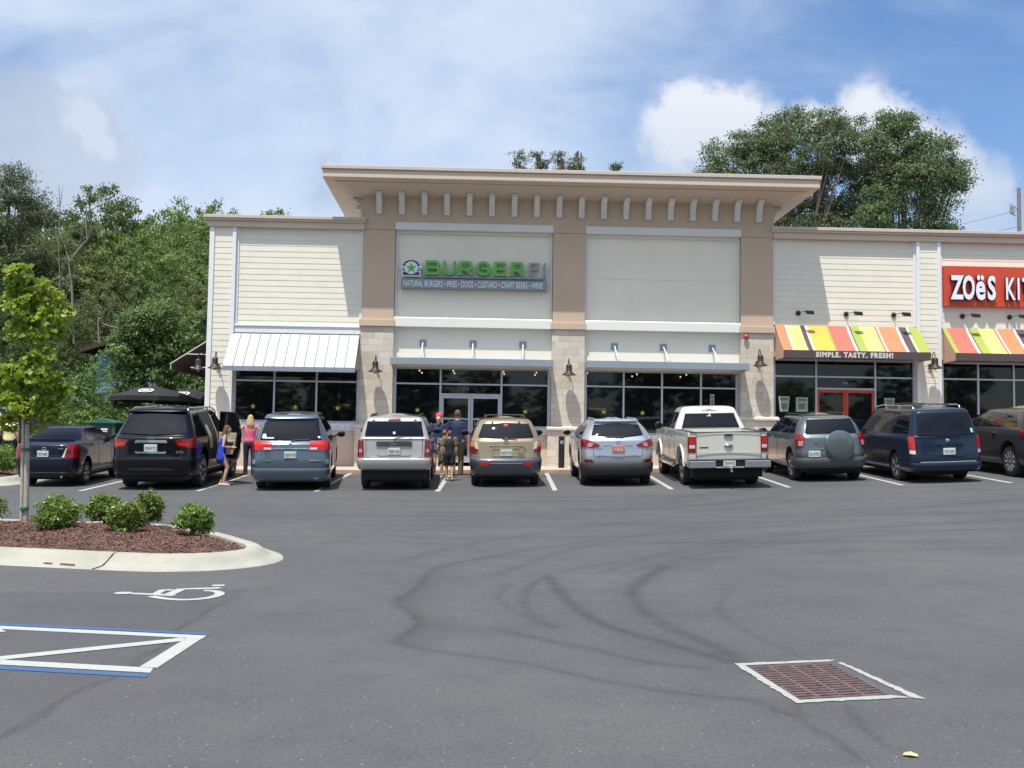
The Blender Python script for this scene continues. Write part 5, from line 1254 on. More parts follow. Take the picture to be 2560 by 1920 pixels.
m2 = MB(); m2.poly([dp(s, z, -.04) for s, z in [(.2, .62), (.7, .62), (.7, .76), (.2, .74)]], dz*.3); m2.build('door_pocket', mat('door_pocket_dark', (.12, .10, .07), .8), door)
c.rails(.75, 3.3, .68, CHR, .07, (), .02); c.mirrors(3.55, 1.17, m=CHR); c.handles((3.2,), 1.0, CHR); c.seams((2.38, 3.55), .45, 1.15)
place(c.t, -7.36, 26.02, 1.12, .5, .935, 1, .10)

# ---- 3 blue-grey minivan
L = 5.08; BGY = paint('blue_grey_paint', (.095, .130, .165), .45, .3)
c = Car('parked_minivan', 'blue grey minivan with wide red tail lamps and white sticker in its rear glass', 'minivan',
 suv_keys(L, .975, .22, .34, 1.05, 1.65, 1.75, .70, .13, .42, L-1.05, L-2.15, .98, .09, rc=.22), BGY, (1.05, 4.08), .34, L, spokes=7)
c.rear('rear_window', [(-.76, 1.08), (.76, 1.08)], [(-.665, 1.55), (0, 1.575), (.665, 1.55)], CGL, n=18)
c.rear('spoiler', [(-.66, 1.60), (.66, 1.60)], [(-.63, 1.655), (.63, 1.655)], BGY, .09, .02)
tl = c.lamps('tail_light', [(.44, .845), (.93, .84), (1.10, .85)], [(.48, 1.03), (.90, 1.065), (1.10, 1.08)], REDB, off=.016, n=20)
c.lamps('reversing_lens', [(.47, .862), (.66, .858)], [(.48, .905), (.66, .905)], CLR, off=.021, n=8, parent=tl); c.lamps('lens', [(.94, .86), (1.06, .86)], [(.93, 1.04), (1.06, 1.05)], REDL, off=.02, n=6, parent=tl)
c.rear('chrome_strip', [(-.43, .875), (.43, .875)], [(-.43, .895), (.43, .895)], CHR, .022); c.plate(.0, .745)
ring(c, 0, .955, .055, .038, .006); ring(c, 0, .962, .028, .022, .004)
c.gap([(-.72, 1.1), (-.86, .84), (-.84, .5), (-.78, .43), (.78, .43), (.84, .5), (.86, .84), (.72, 1.1)], .009)
c.rear('sticker', [(-.70, 1.10), (-.42, 1.10)], [(-.70, 1.125), (-.42, 1.125)], STK, .012, n=6, m=2); c.rear('sticker', [(-.72, 1.12), (-.60, 1.12)], [(-.69, 1.21), (-.63, 1.22)], STK, .012, n=6, m=4)
c.rear('sticker', [(.68, 1.11), (.73, 1.11)], [(.66, 1.15), (.72, 1.15)], STK, .012, n=4, m=3)
c.rear('badge', [(-.68, .60), (-.50, .60)], [(-.68, .618), (-.50, .618)], CHR, .012); c.rear('badge', [(.46, .60), (.78, .60)], [(.46, .622), (.78, .622)], CHR, .012)
c.bumper([(.20, .14, L, .90, .09, .16, .22), (.26, .02, L, .96, .09, .16, .22), (.36, -.03, L, .98, .09, .16, .22), (.42, -.035, L, .985, .09, .16, .22), (.435, .0, L, .98, .09, .16, .22)], BGY, .8)
for sd in (-1, 1): c.rear('side_reflector', [(sd*.88, .53), (sd*1.0, .53)], [(sd*.88, .63), (sd*1.0, .63)], mat('bumper_light', (.35, .45, .52), .2, .3, coat=1), .012, n=6, m=4)
c.pane('side_window', [(.55, 1.10), (1.55, 1.08)], [(.72, 1.58), (1.55, 1.60)]); c.pane('side_window', [(1.6, 1.08), (2.75, 1.08)], [(1.6, 1.60), (2.75, 1.60)]); c.pane('side_window', [(2.8, 1.08), (3.85, 1.08)], [(2.8, 1.6), (3.05, 1.58)])
c.wind([(-.82, 1.1), (.82, 1.1)], [(-.64, 1.6), (.64, 1.6)]); c.rails(.85, 3.0, .60, TRIM, .07, (1.0, 2.2)); c.mirrors(3.75, 1.02, m=TRIM); c.handles((2.0, 3.1), .95); c.seams((1.58, 2.78, 3.7), .35, 1.05); c.wiper(.02, .48, 1.075, 1.09)
place(c.t, -4.30, 25.95, 1.05, -5, .905, 1, .085)

# ---- 4 boxy silver SUV
L = 4.49; SIL = paint('silver_paint', (.44, .435, .40), .4, .32)
k = suv_keys(L, .90, .38, .37, 1.12, 1.68, 1.76, .70, .07, .20, L-1.30, L-1.85, 1.05, .03, rc=.12)
c = Car('parked_suv', 'boxy silver grey SUV with upright rear glass and square dark red tail lamps', 'SUV', k, SIL, (.93, 3.62), .37, L)
c.rear('rear_window', [(-.73, 1.15), (.73, 1.15)], [(-.665, 1.585), (.665, 1.585)], CGL, n=14)
for x_ in (-.52, .52): c.rear('hinge', [(x_-.03, 1.56), (x_+.03, 1.56)], [(x_-.03, 1.63), (x_+.03, 1.63)], TRIM, .03, n=4, m=3)
c.rear('brake_light', [(-.16, 1.615), (.16, 1.615)], [(-.15, 1.655), (.15, 1.655)], REDL, .02, n=6, m=3)
tl = c.lamps('tail_light', [(.745, .665), (.895, .665), (.93, .67)], [(.765, 1.05), (.895, 1.05), (.93, 1.05)], REDL, off=.018, n=10)
c.lamps('reversing_lens', [(.79, .77), (.86, .77)], [(.79, .85), (.86, .85)], mat('lens_smoky', (.35, .22, .21), .15, coat=1), off=.024, n=4, m=3, parent=tl)
bs = c.rear('handle_strip', [(-.44, .915), (.44, .915)], [(-.44, 1.02), (.44, 1.02)], TRIM, .03, n=10, m=4)
text('badge', 'Jeep', .085, .004, (-.085, 0, .94), CHR, c.t).location = (0, c.sh.S(0, .96).y-.036, 0)
c.plate(.0, .80); c.gap([(-.70, 1.1), (-.70, .66), (.70, .66), (.70, 1.1)], .009); c.gap([(-.42, .735), (-.36, .70), (.36, .70), (.42, .735)], .014, m=SIL, off=.012, name='plate_recess')
c.bumper([(.38, .06, L, .87, .05, .16, .14), (.42, -.05, L, .915, .05, .16, .14), (.58, -.075, L, .925, .05, .16, .14), (.625, -.07, L, .92, .05, .16, .14), (.645, .0, L, .90, .05, .16, .14)], SIL, .45)
c.rear('sticker', [(-.03, 1.20), (.03, 1.20)], [(-.03, 1.27), (.03, 1.27)], STK, .012, n=4, m=3)
c.pane('side_window', [(.28, 1.16), (1.05, 1.16)], [(.36, 1.60), (1.05, 1.61)]); c.pane('side_window', [(1.12, 1.16), (1.98, 1.16)], [(1.12, 1.61), (1.98, 1.61)]); c.pane('side_window', [(2.05, 1.16), (3.0, 1.16)], [(2.05, 1.61), (2.55, 1.60)])
c.wind([(-.72, 1.18), (.72, 1.18)], [(-.63, 1.62), (.63, 1.62)]); c.rails(.45, 2.35, .62, TRIM, .05); c.mirrors(2.95, 1.12, m=TRIM); c.handles((1.35, 2.3), 1.0); c.seams((1.08, 2.02, 2.95), .42, 1.1); c.wiper(.02, .46, 1.10, 1.13)
place(c.t, -1.87, 25.95, .93, -.8, .925, 1, .11)

# ---- 5 gold SUV with dark lower cladding
L = 4.5; GLD = paint('gold_paint', (.36, .275, .165), .5, .32); CLD = paint('cladding_blue_grey', (.055, .065, .085), .3, .4)
k = suv_keys(L, .905, .28, .35, 1.09, 1.60, 1.68, .66, .13, .42, L-1.25, L-2.0, 1.02, .13, rc=.26)
c = Car('parked_suv', 'gold SUV with dark blue grey bumper and orange and red tail lamps', 'SUV', k, GLD, (.96, 3.58), .35, L)
c.rear('rear_window', [(-.70, 1.10), (0, 1.075), (.70, 1.10)], [(-.58, 1.475), (0, 1.515), (.58, 1.475)], CGL, n=18)
tl = c.lamps('tail_light', [(.73, .745), (.96, .745)], [(.755, .875), (.98, .88)], REDL, off=.02, n=8); c.lamps('indicator_lens', [(.79, .878), (.98, .882)], [(.82, .99), (.99, .98)], AMB, off=.02, n=6, parent=tl); c.lamps('reversing_lens', [(.70, .82), (.78, .84)], [(.73, .97), (.79, 1.01)], CLR, off=.021, n=5, parent=tl)
c.bumper([(.26, .10, L, .86, .13, .16, .28), (.32, -.02, L, .90, .13, .16, .28), (.46, -.06, L, .925, .13, .16, .28), (.56, -.06, L, .93, .13, .16, .28), (.60, -.02, L, .928, .13, .16, .28), (.64, .03, L, .91, .13, .16, .28)], CLD, .62)
sh0 = c.sh; c.sh = c.bsh
for sd in (-1, 1): c.rear('bumper_light', [(sd*.45, .43), (sd*.64, .43)], [(sd*.44, .52), (sd*.66, .52)], REDB, .015, n=6, m=4)
c.rear('bumper_strip', [(-.42, .485), (.42, .485)], [(-.42, .50), (.42, .50)], mat('strip_pale', (.3, .33, .36), .3, .4), .01, n=10, m=2)
c.sh = sh0
c.plate(.0, .745); c.gap([(-.66, 1.1), (-.72, .9), (-.70, .62), (.70, .62), (.72, .9), (.66, 1.1)], .008)
mb = MB()
for a_, b_ in (((-.42, .90), (.40, .90)), ((.40, .90), (.50, .84)), ((.50, .84), (.42, .76)), ((-.34, .84), (-.34, .66)), ((-.34, .66), (.38, .66)), ((-.34, .84), (.34, .845))): mb.tube([c.sh.S(*a_)+Vector((0, -.006, 0)), c.sh.S((a_[0]+b_[0])/2, (a_[1]+b_[1])/2)+Vector((0, -.008, 0)), c.sh.S(*b_)+Vector((0, -.006, 0))], .011, 6)
mb.build('pressed_ridge', GLD, c.t, smooth=60)
mb = MB(); p = c.sh.S(.36, .745); mb.bar(p+Vector((-.06, -.03, 0)), p+Vector((.10, -.03, 0)), .03); mb.build('tailgate_handle', GLD, c.t, bevel=.006)
ring(c, 0, 1.0, .065, .032, .007); mb = MB(); q = c.sh.S(0, 1.0); mb.bar(q+Vector((-.03, -.02, -.025)), q+Vector((-.015, -.02, .025)), .01); mb.bar(q+Vector((.015, -.02, -.025)), q+Vector((.03, -.02, .025)), .01); mb.bar(q+Vector((-.022, -.02, 0)), q+Vector((.022, -.02, 0)), .008); mb.build('emblem', CHR, c.t)
mb = MB(); q = c.sh.S(0, 1.44); mb.ell(tuple(q+Vector((0, -.03, 0))), (.062, .012, .055), 20, 8); o = mb.build('sticker', mat('sticker_pink', (.75, .10, .16), .6), c.t, smooth=60)
for x_ in (-.34, .34): c.rear('hinge', [(x_-.03, 1.49), (x_+.03, 1.49)], [(x_-.025, 1.545), (x_+.025, 1.545)], TRIM, .03, n=4, m=3)
c.pane('side_window', [(.50, 1.12), (1.15, 1.10)], [(.75, 1.50), (1.15, 1.53)]); c.pane('side_window', [(1.2, 1.10), (2.05, 1.10)], [(1.2, 1.54), (2.05, 1.55)]); c.pane('side_window', [(2.12, 1.10), (3.05, 1.08)], [(2.12, 1.55), (2.45, 1.54)])
c.wind([(-.74, 1.12), (.74, 1.12)], [(-.6, 1.55), (.6, 1.55)]); c.rails(.75, 2.55, .50, TRIM, .07, (.9,)); c.mirrors(3.0, 1.06, m=TRIM); c.handles((1.45, 2.4), .95); c.seams((1.17, 2.08, 3.0), .4, 1.08); c.wiper(.25, -.10, 1.06, 1.06)
mb = MB(); mb.lathe([(.03, 0), (.03, .02)], tuple(c.sh.S(0, 1.085)+Vector((0, -.04, 0))), 'y', 10); mb.build('nozzle', CHR, c.t)
place(c.t, .74, 26.75, .96, -.8, .94, 1, .09)

# ---- 6 compact silver SUV
L = 4.4; SL2 = paint('bright_silver_paint', (.40, .43, .46), .55, .28)
k = suv_keys(L, .91, .26, .36, 1.07, 1.55, 1.64, .62, .13, .48, L-1.15, L-2.05, 1.00, .12, rc=.28)
c = Car('parked_suv', 'small bright silver SUV with red plate and black lower bumper left of the white pickup', 'SUV', k, SL2, (.87, 3.51), .36, L, spokes=5)
c.rear('rear_window', [(-.64, 1.12), (0, 1.06), (.64, 1.12)], [(-.55, 1.43), (0, 1.475), (.55, 1.43)], CGL, n=18)
c.rear('spoiler', [(-.54, 1.50), (.54, 1.50)], [(-.52, 1.545), (.52, 1.545)], SL2, .08, .02)
tl = c.lamps('tail_light', [(.48, .845), (.70, .82), (.98, .86)], [(.46, .90), (.72, 1.00), (1.0, 1.045)], REDL, off=.018, n=16); c.lamps('lens', [(.66, .85), (.76, .85)], [(.60, .93), (.72, .95)], mat('lens_pink', (.5, .2, .2), .15, coat=1), off=.023, n=5, m=4, parent=tl)
c.plate(.0, .79, red=True); c.gap([(-.36, .875), (.36, .875)], .012, m=CHR, off=.01, name='chrome_strip'); c.gap([(-.60, 1.0), (-.62, .65), (-.5, .60), (.5, .60), (.62, .65), (.60, 1.0)], .008)
ring(c, 0, .965, .058, .030, .006)
c.gap([(-.5, .645), (0, .62), (.5, .645)], .02, m=SL2, off=.012, name='bumper_ridge')
c.bumper([(.25, .10, L, .86, .12, .16, .28), (.30, -.01, L, .90, .12, .16, .28), (.40, -.03, L, .92, .12, .16, .28), (.455, -.012, L, .918, .12, .16, .28)], TRIM, .60)
for sd in (-1, 1): c.rear('bumper_light', [(sd*.60, .475), (sd*.84, .485)], [(sd*.66, .545), (sd*.84, .555)], REDL, .012, n=6, m=4)
mb = MB(); mb.tube([(0, 1.1, 1.62), (0, 1.0, 1.66)], .012, 6); c.put('antenna', mb, TRIM)
c.rear('badge', [(-.56, .80), (-.40, .80)], [(-.56, .815), (-.40, .815)], CHR, .008, n=4, m=2)
c.pane('side_window', [(.62, 1.14), (1.10, 1.12)], [(.95, 1.42), (1.10, 1.46)]); c.pane('side_window', [(1.16, 1.11), (2.0, 1.08)], [(1.16, 1.47), (2.0, 1.50)]); c.pane('side_window', [(2.06, 1.08), (3.1, 1.06)], [(2.06, 1.50), (2.4, 1.50)])
c.wind([(-.74, 1.1), (.74, 1.1)], [(-.56, 1.5), (.56, 1.5)]); c.rails(.75, 2.5, .52, SL2, .05); c.mirrors(3.0, 1.04); c.handles((1.35, 2.35), .95); c.seams((1.13, 2.03, 2.98), .4, 1.06); c.wiper(.12, -.3, 1.085, 1.09)
place(c.t, 3.45, 26.7, .87, .4, .965, 1, .11)

# ---- 7 cream pickup
L = 5.7; CRM = paint('cream_white_paint', (.60, .585, .50), .1, .3)
k = [(.40, .25, L-.2, .90, .02, .16, .1), (.48, .06, L-.05, .96, .02, .16, .1), (.62, .02, L, .985, .02, .16, .09), (.95, .02, L-.02, .995, .02, .16, .09), (1.12, .02, L-.08, .99, .02, .2, .09), (1.20, .02, L-.30, .985, .02, .2, .09), (1.245, .02, L-1.35, .975, .02, .12, .09), (1.265, .03, L-1.45, .965, .02, .1, .09)]
c = Car('pickup_truck', 'cream white pickup truck with open bed and chrome step bumper', 'pickup truck', k, CRM, (1.22, 4.78), .40, L, spokes=6, ww=.26)
cut = MB(); cut.box(-.80, .80, .13, 2.02, .72, 1.5); co = cut.build('cut', CRM); md = c.body.modifiers.new('bed', 'BOOLEAN'); md.operation = 'DIFFERENCE'; md.object = co; md.solver = 'EXACT'; baked(c.body); bpy.data.objects.remove(co)
c.body.data.polygons.foreach_set('use_smooth', [True]*len(c.body.data.polygons)); c.body.data.set_sharp_from_angle(angle=rad(30))
cab = Shell([(1.20, 2.14, L-1.35, .955, .02, .12, .10), (1.26, 2.15, L-1.42, .95, .02, .14, .11), (1.32, 2.16, L-1.5, .94, .02, .16, .12), (1.56, 2.24, L-1.85, .85, .03, .16, .13), (1.79, 2.33, L-2.15, .745, .03, .14, .14), (1.84, 2.38, L-2.25, .71, .03, .12, .14), (1.885, 2.5, L-2.45, .58, .02, .08, .1), (1.90, 2.9, L-2.8, .2, .01, .02, .05)])
cabo = cab.mesh().build('cab', CRM, c.t, smooth=35)
body_sh = c.sh; c.sh = cab
c.rear('rear_window', [(-.78, 1.30), (.78, 1.30)], [(-.66, 1.70), (.66, 1.70)], CGL, n=14)
c.rear('brake_light', [(-.20, 1.775), (.20, 1.775)], [(-.20, 1.81), (.20, 1.81)], CLR, .012, n=6, m=3); c.rear('brake_light_lens', [(-.07, 1.778), (.07, 1.778)], [(-.07, 1.808), (.07, 1.808)], REDL, .018, n=4, m=3)
text('sticker', '\u2022\u2022\u2022', .12, .002, (-.09, 0, 1.60), STK, c.t).location = (0, cab.S(0, 1.63).y-.030, 0)
mb = MB(); q = cab.S(0, 1.68); mb.poly([tuple(q+Vector((x_*.05, -.032, z_*.03))) for x_, z_ in ((-.9, -1), (.5, -1), (.2, .6), (1, .9), (-.1, 1))], (0, .003, 0)); mb.build('sticker', STK, c.t)
c.pane('side_window', [(2.42, 1.30), (2.95, 1.30)], [(2.50, 1.72), (2.95, 1.74)]); c.pane('side_window', [(3.02, 1.30), (4.05, 1.28)], [(3.02, 1.74), (3.55, 1.72)])
c.wind([(-.8, 1.32), (.8, 1.32)], [(-.68, 1.76), (.68, 1.76)]); c.mirrors(3.95, 1.27, .22, .24, TRIM)
c.sh = body_sh
mb = MB(); mb.box(-.955, .955, .015, .135, 1.262, 1.277)
for sd in (-1, 1): mb.box(min(sd*.79, sd*.96), max(sd*.79, sd*.96), .136, 2.12, 1.262, 1.276)
c.put('bed_rail_cap', mb, TRIM, bevel=.005)
tl = c.lamps('tail_light', [(.815, .78), (.97, .78), (1.02, .78)], [(.815, 1.15), (.97, 1.15), (1.02, 1.15)], REDL, off=.012, n=8); c.lamps('lens', [(.83, .98), (.96, .98)], [(.83, 1.12), (.96, 1.12)], REDB, off=.016, n=4, m=4, parent=tl); c.lamps('reversing_lens', [(.83, .88), (.96, .88)], [(.83, .96), (.96, .96)], CLR, off=.016, n=4, m=3, parent=tl)
mb = MB(); mb.bar((-.806, .012, .56), (-.806, .012, 1.24), .01); mb.bar((.806, .012, .56), (.806, .012, 1.24), .01); mb.bar((-.8, .012, .565), (.8, .012, .565), .012); c.put('tailgate_gap', mb, UND)
mb = MB(); mb.bar((-.8, .008, .775), (.8, .008, .775), .012, .01); mb.bar((-.8, .013, 1.225), (.8, .013, 1.225), .008); c.put('tailgate_crease', mb, CRM)
mb = MB(); mb.box(-.115, .115, -.004, .03, 1.14, 1.235); hh = c.put('tailgate_handle', mb, CHR, bevel=.01); mb = MB(); mb.box(-.085, .085, -.016, -.003, 1.155, 1.22); mb.build('handle_grip', TRIM, hh, bevel=.008)
mb = MB(); mb.ell((0, .005, .935), (.115, .022, .048), 24, 8); ob = c.put('emblem', mb, CHR, smooth=60); mb = MB(); mb.ell((0, -.005, .935), (.100, .018, .037), 24, 8); mb.build('emblem_field', mat('badge_blue', (.03, .06, .18), .25, coat=1), ob, smooth=60)
mb = MB(); mb.tube([(-.05, -.024, .93), (-.01, -.026, .945), (.03, -.025, .925), (.055, -.022, .945)], .005, 5); mb.build('emblem_script', CHR, ob)
c.rear('badge', [(-.72, .885), (-.50, .885)], [(-.72, .91), (-.50, .91)], TRIM, .006, n=6, m=2)
mb = MB(); mb.box(-1.0, -.36, -.18, .04, .43, .60); mb.box(.36, 1.0, -.18, .04, .43, .60); mb.box(-.36, .36, -.15, .0, .42, .46); mb.box(-1.0, -.92, .04, .3, .44, .60); mb.box(.92, 1.0, .04, .3, .44, .60)
c.put('bumper', mb, mat('chrome_dull', (.48, .48, .52), .28, .9), bevel=.02)
mb = MB(); mb.box(-.355, .355, -.12, -.02, .465, .62); mb.box(-.99, .99, -.17, .02, .602, .625); c.put('bumper_step', mb, TRIM, bevel=.006)
pl = c.plate(-.0, .54); pl.location = (-.02, -.165, 0)
mb = MB(); mb.box(-.03, .03, -.30, -.10, .36, .40); mb.ell((0, -.28, .44), (.03, .03, .03), 12, 8); mb.tube([(0, -.28, .40), (0, -.28, .43)], .012, 6); c.put('tow_hitch', mb, CHR)
for y in (1.22, 4.78):
    for sd in (-1, 1):
        mb = MB(); P2 = [(sd*(.995 if z_ > .45 else .985), y+.50*math.cos(rad(a_)), max(.42, z_)) for a_ in range(-6, 187, 12) for z_ in [.41+.50*math.sin(rad(a_))]]
        mb.tube(P2, .035, 8); mb.build('fender_flare', CRM, c.t, smooth=60)
for sd in (-1, 1): mb = MB(); mb.tube([(sd*1.0, 1.95, .42), (sd*1.02, 2.1, .38), (sd*1.02, 3.9, .38), (sd*1.0, 4.05, .42)], .045, 10); mb.build('side_step', CHR, c.t, smooth=60)
c.handles((2.55, 3.35), 1.08, TRIM); c.seams((2.12, 2.98, 4.1), .5, 1.24)
place(c.t, 5.96, 26.3, 1.22, 1.4, .94, 1, .06)

# ---- 8 grey SUV with spare wheel
L = 4.35; GBL = paint('steel_blue_grey_paint', (.115, .140, .145), .5, .32)
k = suv_keys(L, .905, .30, .36, 1.08, 1.58, 1.67, .64, .12, .36, L-1.1, L-1.95, 1.00, .08, rc=.22)
c = Car('parked_suv', 'steel blue grey SUV with covered round spare wheel on its tailgate', 'SUV', k, GBL, (.80, 3.46), .36, L, spokes=5)
c.rear('rear_window', [(-.66, 1.11), (.66, 1.11)], [(-.57, 1.505), (.57, 1.505)], CGL, n=14)
tl = c.lamps('tail_light', [(.75, .79), (.94, .80)], [(.66, 1.09), (.98, 1.09)], REDL, off=.018, n=8); c.lamps('lens', [(.76, .81), (.86, .81)], [(.73, .93), (.85, .93)], mat('lens_pink', (.5, .2, .2), .15, coat=1), off=.023, n=5, m=4, parent=tl)
mb = MB(); mb.lathe([(.30, .02), (.352, .0), (.36, -.06), (.36, -.15), (.345, -.185), (.30, -.205), (.1, -.215), (.002, -.215)], (.16, .08, .82), 'y', 40); sp = c.put('spare_wheel_cover', mb, GBL, smooth=40)
mb = MB(); mb.lathe([(.362, -.10), (.368, -.10), (.368, -.14), (.362, -.14)], (.16, .08, .82), 'y', 40); mb.build('cover_rim', mat('cover_edge', (.3, .35, .37), .3, .5), sp, smooth=40)
c.plate(-.48, .62); c.gap([(-.62, 1.0), (-.62, .55), (.62, .55), (.62, 1.0)], .008); c.gap([(-.60, .74), (-.24, .74)], .018, m=CHR, off=.02, name='chrome_strip'); ring(c, -.42, .90, .04, .03, .006)
c.bumper([(.30, .10, L, .86, .08, .16, .24), (.34, -.02, L, .90, .08, .16, .24), (.46, -.05, L, .915, .08, .16, .24), (.52, -.035, L, .91, .08, .16, .24)], mat('grey_plastic', (.08, .085, .09), .6), .62)
c.rear('bumper_strip', [(-.8, .505), (.8, .505)], [(-.8, .52), (.8, .52)], GBL, .045, n=10, m=2)
c.pane('side_window', [(.46, 1.12), (1.0, 1.11)], [(.72, 1.48), (1.0, 1.50)]); c.pane('side_window', [(1.06, 1.11), (1.95, 1.10)], [(1.06, 1.51), (1.95, 1.53)]); c.pane('side_window', [(2.0, 1.10), (2.95, 1.08)], [(2.0, 1.53), (2.38, 1.52)])
c.wind([(-.74, 1.1), (.74, 1.1)], [(-.58, 1.53), (.58, 1.53)]); c.rails(.7, 2.5, .54, TRIM, .05); c.mirrors(2.9, 1.05); c.handles((1.3, 2.25), .95); c.seams((1.03, 1.98, 2.9), .42, 1.07)
place(c.t, 8.77, 26.95, .80, 1.0, .95, 1, .075)

# ---- 9 dark blue minivan
L = 5.2; DBL = paint('dark_blue_paint', (.010, .022, .042), .1, .3, .06)
k = suv_keys(L, .92, .26, .34, 1.13, 1.72, 1.80, .70, .08, .28, L-1.35, L-2.15, 1.05, .09, rc=.18)
c = Car('parked_minivan', 'dark blue minivan with roof rack and tall narrow red tail lamps', 'minivan', k, DBL, (1.13, 4.20), .35, L, spokes=5)
c.rear('rear_window', [(-.74, 1.13), (0, 1.10), (.74, 1.13)], [(-.655, 1.63), (.655, 1.63)], CGL, n=14)
tl = c.lamps('tail_light', [(.795, .78), (.94, .79)], [(.80, 1.10), (.95, 1.10)], REDB, off=.016, n=8); c.lamps('reversing_lens', [(.795, .69), (.93, .70)], [(.795, .775), (.935, .785)], CLR, off=.016, n=6, m=4, parent=tl)
c.plate(.02, .745); c.gap([(-.28, .90), (.40, .90)], .02, m=DBL, off=.015, name='handle_ridge'); c.gap([(-.76, 1.1), (-.78, .5), (.78, .5), (.76, 1.1)], .008); c.gap([(-.75, .68), (-.2, .66), (.2, .62), (.4, .64), (.75, .68)], .010, m=DBL, off=.008, name='crease')
mb = MB(); q = c.sh.S(0, 1.0); mb.ell(tuple(q+Vector((0, -.012, 0))), (.05, .012, .045), 10, 6); mb.build('emblem', CHR, c.t)
c.bumper([(.26, .10, L, .86, .09, .16, .2), (.31, -.02, L, .90, .09, .16, .2), (.44, -.06, L, .93, .09, .16, .2), (.49, -.04, L, .925, .09, .16, .2)], DBL, .8)
c.rear('bumper_strip', [(-.7, .492), (.7, .492)], [(-.7, .51), (.7, .51)], mat('strip_grey', (.2, .22, .24), .4), .05, n=10, m=2)
c.rear('sticker', [(.63, 1.16), (.69, 1.16)], [(.62, 1.26), (.68, 1.26)], mat('sticker_green', (.25, .55, .42), .6), .012, n=3, m=3)
c.pane('side_window', [(.35, 1.17), (1.30, 1.16)], [(.48, 1.64), (1.30, 1.66)]); c.pane('side_window', [(1.38, 1.16), (2.6, 1.15)], [(1.38, 1.66), (2.6, 1.67)]); c.pane('side_window', [(2.68, 1.15), (3.8, 1.13)], [(2.68, 1.67), (3.1, 1.66)])
c.wind([(-.76, 1.16), (.76, 1.16)], [(-.64, 1.67), (.64, 1.67)]); c.rails(.6, 3.2, .60, CHR, .075, (1.2, 2.6), .018); c.mirrors(3.7, 1.1, m=TRIM); c.handles((1.7, 2.95), 1.0); c.seams((1.34, 2.64, 3.7), .4, 1.12)
mb = MB()
for sd in (-1, 1): p0 = c.sh.side(sd, 1.7, .62); mb.bar((sd*.935, 1.65, .60), (sd*.935, 3.7, .58), .03, .07)
c.put('side_moulding', mb, TRIM)
place(c.t, 11.10, 26.1, 1.13, .5, .93)

# ---- 10 dark grey crossover at the right edge
L = 5.07; DGR = paint('dark_grey_paint', (.042, .043, .048), .1, .3, .07)
k = suv_keys(L, .965, .28, .38, 1.12, 1.60, 1.70, .66, .12, .55, L-1.2, L-2.25, 1.02, .12, rc=.28)
c = Car('parked_suv', 'dark grey crossover with multi spoke wheels cut off by the right edge', 'SUV', k, DGR, (1.08, 3.95), .38, L, spokes=10)
c.rear('rear_window', [(-.70, 1.14), (.70, 1.14)], [(-.60, 1.52), (.60, 1.52)], CGL, n=14)
tl = c.lamps('tail_light', [(.62, .93), (.98, .93), (1.14, .96)], [(.62, 1.04), (.98, 1.08), (1.16, 1.09)], REDL, off=.016, n=14); c.lamps('lens', [(.7, .95), (.9, .95)], [(.7, 1.0), (.9, 1.02)], REDB, off=.02, n=5, m=3, parent=tl)
c.plate(0, .80); c.pane('side_window', [(.72, 1.17), (1.45, 1.15)], [(1.02, 1.48), (1.45, 1.52)]); c.pane('side_window', [(1.50, 1.15), (2.5, 1.13)], [(1.50, 1.52), (2.5, 1.55)]); c.pane('side_window', [(2.56, 1.13), (3.75, 1.10)], [(2.56, 1.55), (2.95, 1.54)])
c.wind([(-.78, 1.14), (.78, 1.14)], [(-.6, 1.55), (.6, 1.55)]); c.mirrors(3.65, 1.08); c.handles((1.75, 2.8), 1.0, CHR); c.seams((1.48, 2.53, 3.6), .4, 1.1); c.gap([(-.6, .6), (.6, .6)], .01)
place(c.t, 13.92, 26.0, 1.08, -1, .94, 1, .06)

# ---- two cars beyond the shrubs, side on (nose to the right)
L = 4.5; DB2 = paint('midnight_paint', (.008, .010, .028), .1, .28, .05)
k = suv_keys(L, .89, .24, .32, .98, 1.38, 1.47, .60, .22, .62, L-1.05, L-1.95, .92, .1, rc=.2)
c = Car('parked_car', 'midnight blue hatchback side on beyond the shrubs, pointing right, windscreen catching light', 'car', k, DB2, (.9, 3.5), .31, L, group=OTHER)
c.rear('rear_window', [(-.6, 1.02), (.6, 1.02)], [(-.52, 1.32), (.52, 1.32)], CGL)
c.pane('side_window', [(.75, 1.01), (1.9, 1.0)], [(1.05, 1.32), (1.9, 1.35)]); c.pane('side_window', [(1.97, 1.0), (3.15, .99)], [(1.97, 1.35), (2.5, 1.34)]); c.wind([(-.7, 1.0), (.7, 1.0)], [(-.55, 1.34), (.55, 1.34)]); c.mirrors(3.05, .96); c.handles((1.4, 2.3), .88); c.seams((1.93, 2.95), .35, .98)
mb = MB(); mb.tube([tuple(c.sh.side(1, y_, z_)+Vector((.012, 0, 0))) for y_, z_ in ((1.0, 1.345), (1.9, 1.372), (2.5, 1.36), (3.2, 1.0))], .010, 6); mb.build('window_trim', CHR, c.t)
place(c.t, -15.6, 35.3, .9, 90, 1)
L = 4.8; k = suv_keys(L, .95, .30, .38, 1.12, 1.62, 1.72, .66, .12, .42, L-1.2, L-2.1, 1.02, .1, rc=.2)
c = Car('parked_suv', 'black SUV with silver roof rail side on beyond the shrubs at the left edge', 'SUV', k, BLK, (1.0, 3.85), .37, L, group=OTHER)
